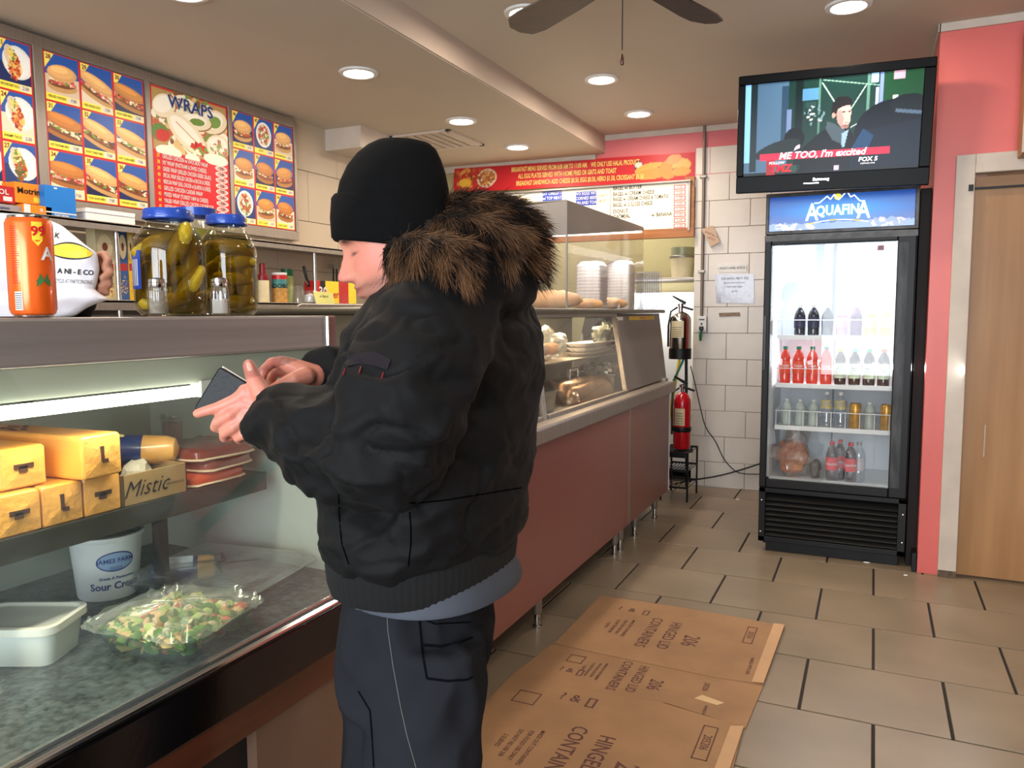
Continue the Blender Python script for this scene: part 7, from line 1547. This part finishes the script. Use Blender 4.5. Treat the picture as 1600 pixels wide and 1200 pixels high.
hand(bd, P(492, 588, 1.29), [P(441, 566, wr_), P(446, 573, wr_+.02), P(452, 584, wr_+.03), P(460, 594, wr_+.03)],
     [([P(441, 566, wr_), P(424, 567, wr_-.01), P(411, 580, wr_-.02), P(407, 598, wr_-.02)], [.0112, .0096, .0088, .0074]),
      ([P(446, 574, wr_+.02), P(429, 582, wr_+.02), P(420, 598, wr_+.01), P(422, 608, wr_)], [.0108, .0094, .0084, .0074]),
      ([P(452, 586, wr_+.03), P(440, 602, wr_+.03), P(446, 612, wr_+.02), P(456, 610, wr_+.01)], [.0102, .0090, .0080, .0072]),
      ([P(460, 594, wr_+.03), P(455, 607, wr_+.03), P(464, 613, wr_+.02)], [.0092, .0082, .0070])],
     ([P(478, 588, wr_-.01), P(458, 594, wr_-.03), P(442, 601, wr_-.035), P(428, 607, wr_-.03)], [.0165, .0135, .0112, .0088]), rp=.0135, rwrist=.029)
bd = remesh(bd, .0026, 2, None, .35)
bv = np.array(bd.v); Hi = np.array(HMt.inverted()); hl = bv @ Hi[:3, :3].T+Hi[:3, 3]
colr = np.tile(np.array(lin((198, 128, 108))), (len(bv), 1))
def blend(mask, c): 
    global colr
    m = np.clip(mask, 0, 1)[:, None]; colr = colr*(1-m)+np.array(lin(c))*m
inh = (np.abs(hl[:, 0]) < .09) & (np.abs(hl[:, 2]) < .14) & (hl[:, 1] > -.12)
gs = lambda x, c, s: np.exp(-((x-c)/s)**2)
blend(inh*gs(np.abs(hl[:, 0]), .05, .02)*gs(hl[:, 2], -.025, .02)*.35*(hl[:, 1] > 0), (214, 110, 100))
blend(inh*gs(hl[:, 0], 0, .014)*gs(hl[:, 2], -.036, .012)*.4*(hl[:, 1] > .09), (212, 108, 100))
stub = inh*(hl[:, 1] > .0)*np.clip((-.048-hl[:, 2])/.012, 0, 1)*.8*np.clip(.75+.25*np.sin(hl[:, 0]*900)*np.sin(hl[:, 2]*1100), 0, 1); blend(stub, (104, 74, 66))
blend(inh*(hl[:, 1] > .083)*gs(hl[:, 2], -.066, .008)*gs(hl[:, 0], 0, .020)*.8, (182, 88, 84))
blend(inh*(hl[:, 1] > .05)*gs(np.abs(hl[:, 0]), .032, .017)*gs(hl[:, 2], .0150, .0050)*.95, (46, 30, 26))
blend(inh*(hl[:, 1] > .05)*gs(np.abs(hl[:, 0]), .031, .0115)*gs(hl[:, 2], -.0075, .0022)*1.0, (36, 22, 20))
kn = np.zeros(len(bv))
for q in (P(340, 637, wl_), P(358, 649, wl_-.01), P(364, 668, wl_), P(396, 590, 1.165), P(384, 612, wl_-.01), P(378, 630, wl_-.01), P(411, 580, wr_-.02), P(424, 567, wr_-.02), P(389, 570, 1.17), P(430, 606, wr_-.04)): kn = np.maximum(kn, np.exp(-((bv-np.array(q))**2).sum(1)/.012**2))
blend(kn*.45, (206, 104, 92))
body = part('body', bd, m_amber, man, 80, colors=colr, label='face and hands')
# sideburn / short hair under the hat edge
hg = G(); hc_ = []
# fingernails
for a, b in (((389, 569, 1.170), (391, 576, 1.165)), ((430, 606, wr_-.039), (436, 603, wr_-.045))):
    q = bvh(bd); pth = [drape(q, a[0], a[1], .0006), drape(q, b[0], b[1], .0006)]
    if all(pth): part('fingernail', G().tube(pth, [.0042, .0046], 10, round_ends=True, flat=.3), mat('nail', (224, 160, 146), .25, coat=.4), body)
# ---- wallet
wal = thing('wallet', 'worn black leather wallet held open with white papers showing', 'wallet', tuple(P(350, 640, 1.2)))
wq = 1.198
pts = [P(x, y, wq+d) for x, y, d in ((341, 575, .0), (346, 574, 0), (386, 598, .002), (391, 606, .004), (389, 617, .004), (383, 622, .0), (345, 633, -.002), (306, 641, 0), (303, 637, 0))]
m_lea = mat('leather_black', (8, 8, 12), .45, 0, .2, 30, .18, 120, spec=.3)
part('front_cover', G().prism(pts, FWD*.006), m_lea, wal, 30, .0025, bseg=3)
pts2 = [p+FWD*.012+RGT*.003-UPV*.002 for p in pts]
part('back_cover', G().prism(pts2, FWD*.005), m_lea, wal, 30, .002)
g = G()
g.prism([P(345, 572, wq)+FWD*.007, P(384, 596, wq)+FWD*.007, P(378, 606, wq)+FWD*.007, P(340, 590, wq)+FWD*.007], FWD*.0035)
part('papers', g, mat('paper_cream', (224, 214, 206), .6), wal, 0)
part('edge_ring', G().tube([P(380, 602, wq-.001), P(386, 604, wq-.002), P(390, 612, wq-.001)], .0025, 8, round_ends=True), m_black, wal)
# ---- clerk: dark clothed worker behind the case holding the bag, mostly left of the frame
ck = thing('person', 'shop worker in dark clothes behind the case, only fingers showing beside white bag', 'person', (-2.2, .86, 0))
cc = lambda z, dx=0, w=1.98: CZ(-175+dx, z, w)
cg = G(); cg.loft([ering(cc(z), a, b, rz=.5) for z, a, b in ((.88, .17, .12), (1.0, .18, .13), (1.15, .20, .14), (1.3, .215, .13), (1.38, .19, .11), (1.43, .12, .08), (1.46, .07, .07))])
AS = [cc(1.37, 95, 1.95), P(-30, 560, 1.90), P(40, 600, 1.86), P(95, 520, 1.80), P(128, 470, 1.755)]
cg.tube(AS, [.07, .058, .052, .042, .034], 16, round_ends=True)
AS2 = [cc(1.37, -95, 1.95), cc(1.15, -140, 1.9), cc(1.12, -60, 1.75)]; cg.tube(AS2, [.07, .055, .04], 16, round_ends=True)
cg = remesh(cg, .012, 4)
part('sweater', cg, mat('sweater_dark', (20, 20, 24), .85, 0, .2, 40, .1, 200), ck, 80)
part('trousers', remesh(G().loft([ering(cc(z), a, b, rz=.5) for z, a, b in ((.92, .16, .12), (.8, .17, .13), (.74, .16, .11))]).tube([cc(.8, -45), cc(.45, -50), cc(.06, -50)], [.09, .075, .06], 16).tube([cc(.8, 45), cc(.45, 50), cc(.06, 50)], [.09, .075, .06], 16), .014, 3), m_black, ck, 80)
cb2 = G(); Mc = T(*cc(1.60)) @ Rz(rad(-55)); head_geo(Mc, cb2)
cb2.tube([Mc @ Vector((0, -.02, -.05)), Mc @ Vector((0, -.03, -.15)), cc(1.36)], [.055, .055, .065], 18)
cb2.loft([ering(cc(z), a*.7, b*.7, rz=.5) for z, a, b in ((.88, .17, .12), (1.15, .2, .14), (1.38, .18, .1))])
for s in (-45, 45): cb2.tube([cc(.9, s), cc(.45, s), cc(.04, s)], [.06, .05, .04], 12)
cb2.tube(AS, [.05, .042, .038, .03, .026], 12); cb2.tube(AS2, [.05, .04, .03], 12)
wk = 1.735
hand(cb2, P(136, 455, 1.755), [P(152, 402, wk), P(156, 415, wk), P(157, 430, wk+.005), P(153, 444, wk+.01)],
     [([P(152, 402, wk), P(163, 398, wk-.01), P(169, 408, wk-.02), P(163, 420, wk-.025)], [.0115, .0105, .0098, .008]),
      ([P(156, 415, wk), P(168, 416, wk-.012), P(171, 428, wk-.025), P(160, 434, wk-.032)], [.0115, .0105, .0098, .008]),
      ([P(157, 430, wk), P(169, 434, wk-.01), P(170, 445, wk-.022), P(158, 447, wk-.03)], [.0112, .0102, .0094, .008]),
      ([P(153, 444, wk), P(165, 449, wk-.005), P(166, 458, wk-.02), P(154, 457, wk-.028)], [.010, .009, .0085, .0075])],
     ([P(138, 440, 1.74), P(132, 420, 1.73), P(130, 405, 1.72)], [.016, .013, .010]), rp=.0135, rwrist=.028)
cb2.ell(cc(.80, -20, 1.72), .02)
cb2 = remesh(cb2, .0036, 2, None, .35)
part('body', cb2, m_amber, ck, 80, colors=np.tile(np.array(lin((186, 132, 108))), (len(cb2.v), 1)), label='hand, head and neck')
hr = G().ell((0, -.012, .045), (.083, .104, .092), 0, Mc, 28, 16); part('hair', hr, mat('hair_dark', (26, 20, 18), .7, 0, .3, 60), ck, 60)
for s in (-50, 50): part('shoe', G().ell(tuple(cc(.05, s)+Vector((.05, 0, 0))), (.13, .05, .05)), m_black, ck)
# ---- white printed plastic bag in the worker's hand
bagm = mat('bag_film_white', (226, 224, 232), .35, 0, .03, 6, .15, 24, sss=.05)
bg2 = thing('plastic_bag', 'white plastic carrier bag with yellow banana print, held behind the drink can', 'bag', tuple(P(70, 497, 1.70)))
yy = np.linspace(338, 496, 40); xr_ = [(338, 62), (345, 80), (352, 96), (362, 108), (375, 124), (385, 136), (392, 148), (400, 152), (420, 154), (440, 151), (452, 148), (460, 158), (467, 170), (471, 160), (478, 140), (486, 128), (492, 120), (496, 105)]
rings = []
for y in yy:
    xr = float(np.interp(y, [a for a, _ in xr_], [b for _, b in xr_])); xl = -60+10*math.sin(y*.1); cx = (xl+xr)/2; hw = (xr-xl)/2; c = P(cx, y, 1.69); th = .030+.012*math.sin((y-338)/158*PI)
    rg = []
    for k in range(60):
        t = 2*PI*k/60; x = hw*math.copysign(abs(math.cos(t))**.8, math.cos(t))/FPX*1.69; d = th*math.sin(t); p = c+RGT*x+FWD*d
        p += FWD*(mnoise.noise(p*22)*.012+ (ridged(p, (16, 16, 20))-.5)*.006)*(1 if abs(math.cos(t)) < .95 else .3); rg.append(p)
    rings.append(rg)
bgg = G().loft(rings); part('bag_film', bgg, bagm, bg2, 60); bt_ = bvh(bgg)
def bprint(s, px, py, size, mi, rot=0, sx=1, bold=.02):
    g2 = G().text(s, size, Matrix.Identity(4), sx=sx, bold=bold); o = len(bpg.v); ok = []
    for v in g2.v:
        x, y = px+v[0]*math.cos(rot)-v[1]*math.sin(rot), py-(v[0]*math.sin(rot)+v[1]*math.cos(rot)); q = drape(bt_, x, y, .002); ok.append(q is not None); bpg.v.append(tuple(q if q is not None else P(x, y, 1.70)))
    bpg.f += [tuple(i+o for i in f) for f in g2.f]; bpg.m += [mi]*len(g2.f)
bpg = G()
ban = []
for i in range(15): q = i/14; ban.append((83+62*q, 391-9*math.sin(q*PI)*.2-q*-6, 11*math.sin(PI*min(1, .12+.88*q))**.6))
for wdt, mi, off in ((1.25, 1, .0018), (1.0, 0, .0026)):
    o = len(bpg.v)
    for (x, y, h) in ban:
        for s in (-1, -.5, 0, .5, 1): q = drape(bt_, x, y+h*s*wdt, off); bpg.v.append(tuple(q if q is not None else P(x, y+h*s, 1.665)))
    for i in range(14):
        for j in range(4): bpg.f.append((o+i*5+j, o+i*5+j+1, o+(i+1)*5+j+1, o+(i+1)*5+j)); bpg.m.append(mi)
bprint('A NI - E CO', 118, 425, 11, 1, -.06, 1.0, .03); bprint('RECYCLE AT PARTICIPATING', 112, 440, 9, 2, -.05, .55, .0); bprint('K', 89, 368, 12, 1, -.2)
part('printing', bpg, [m_printy, m_printk, mat('print_grey', (90, 90, 96), .5)], bg2, 0)
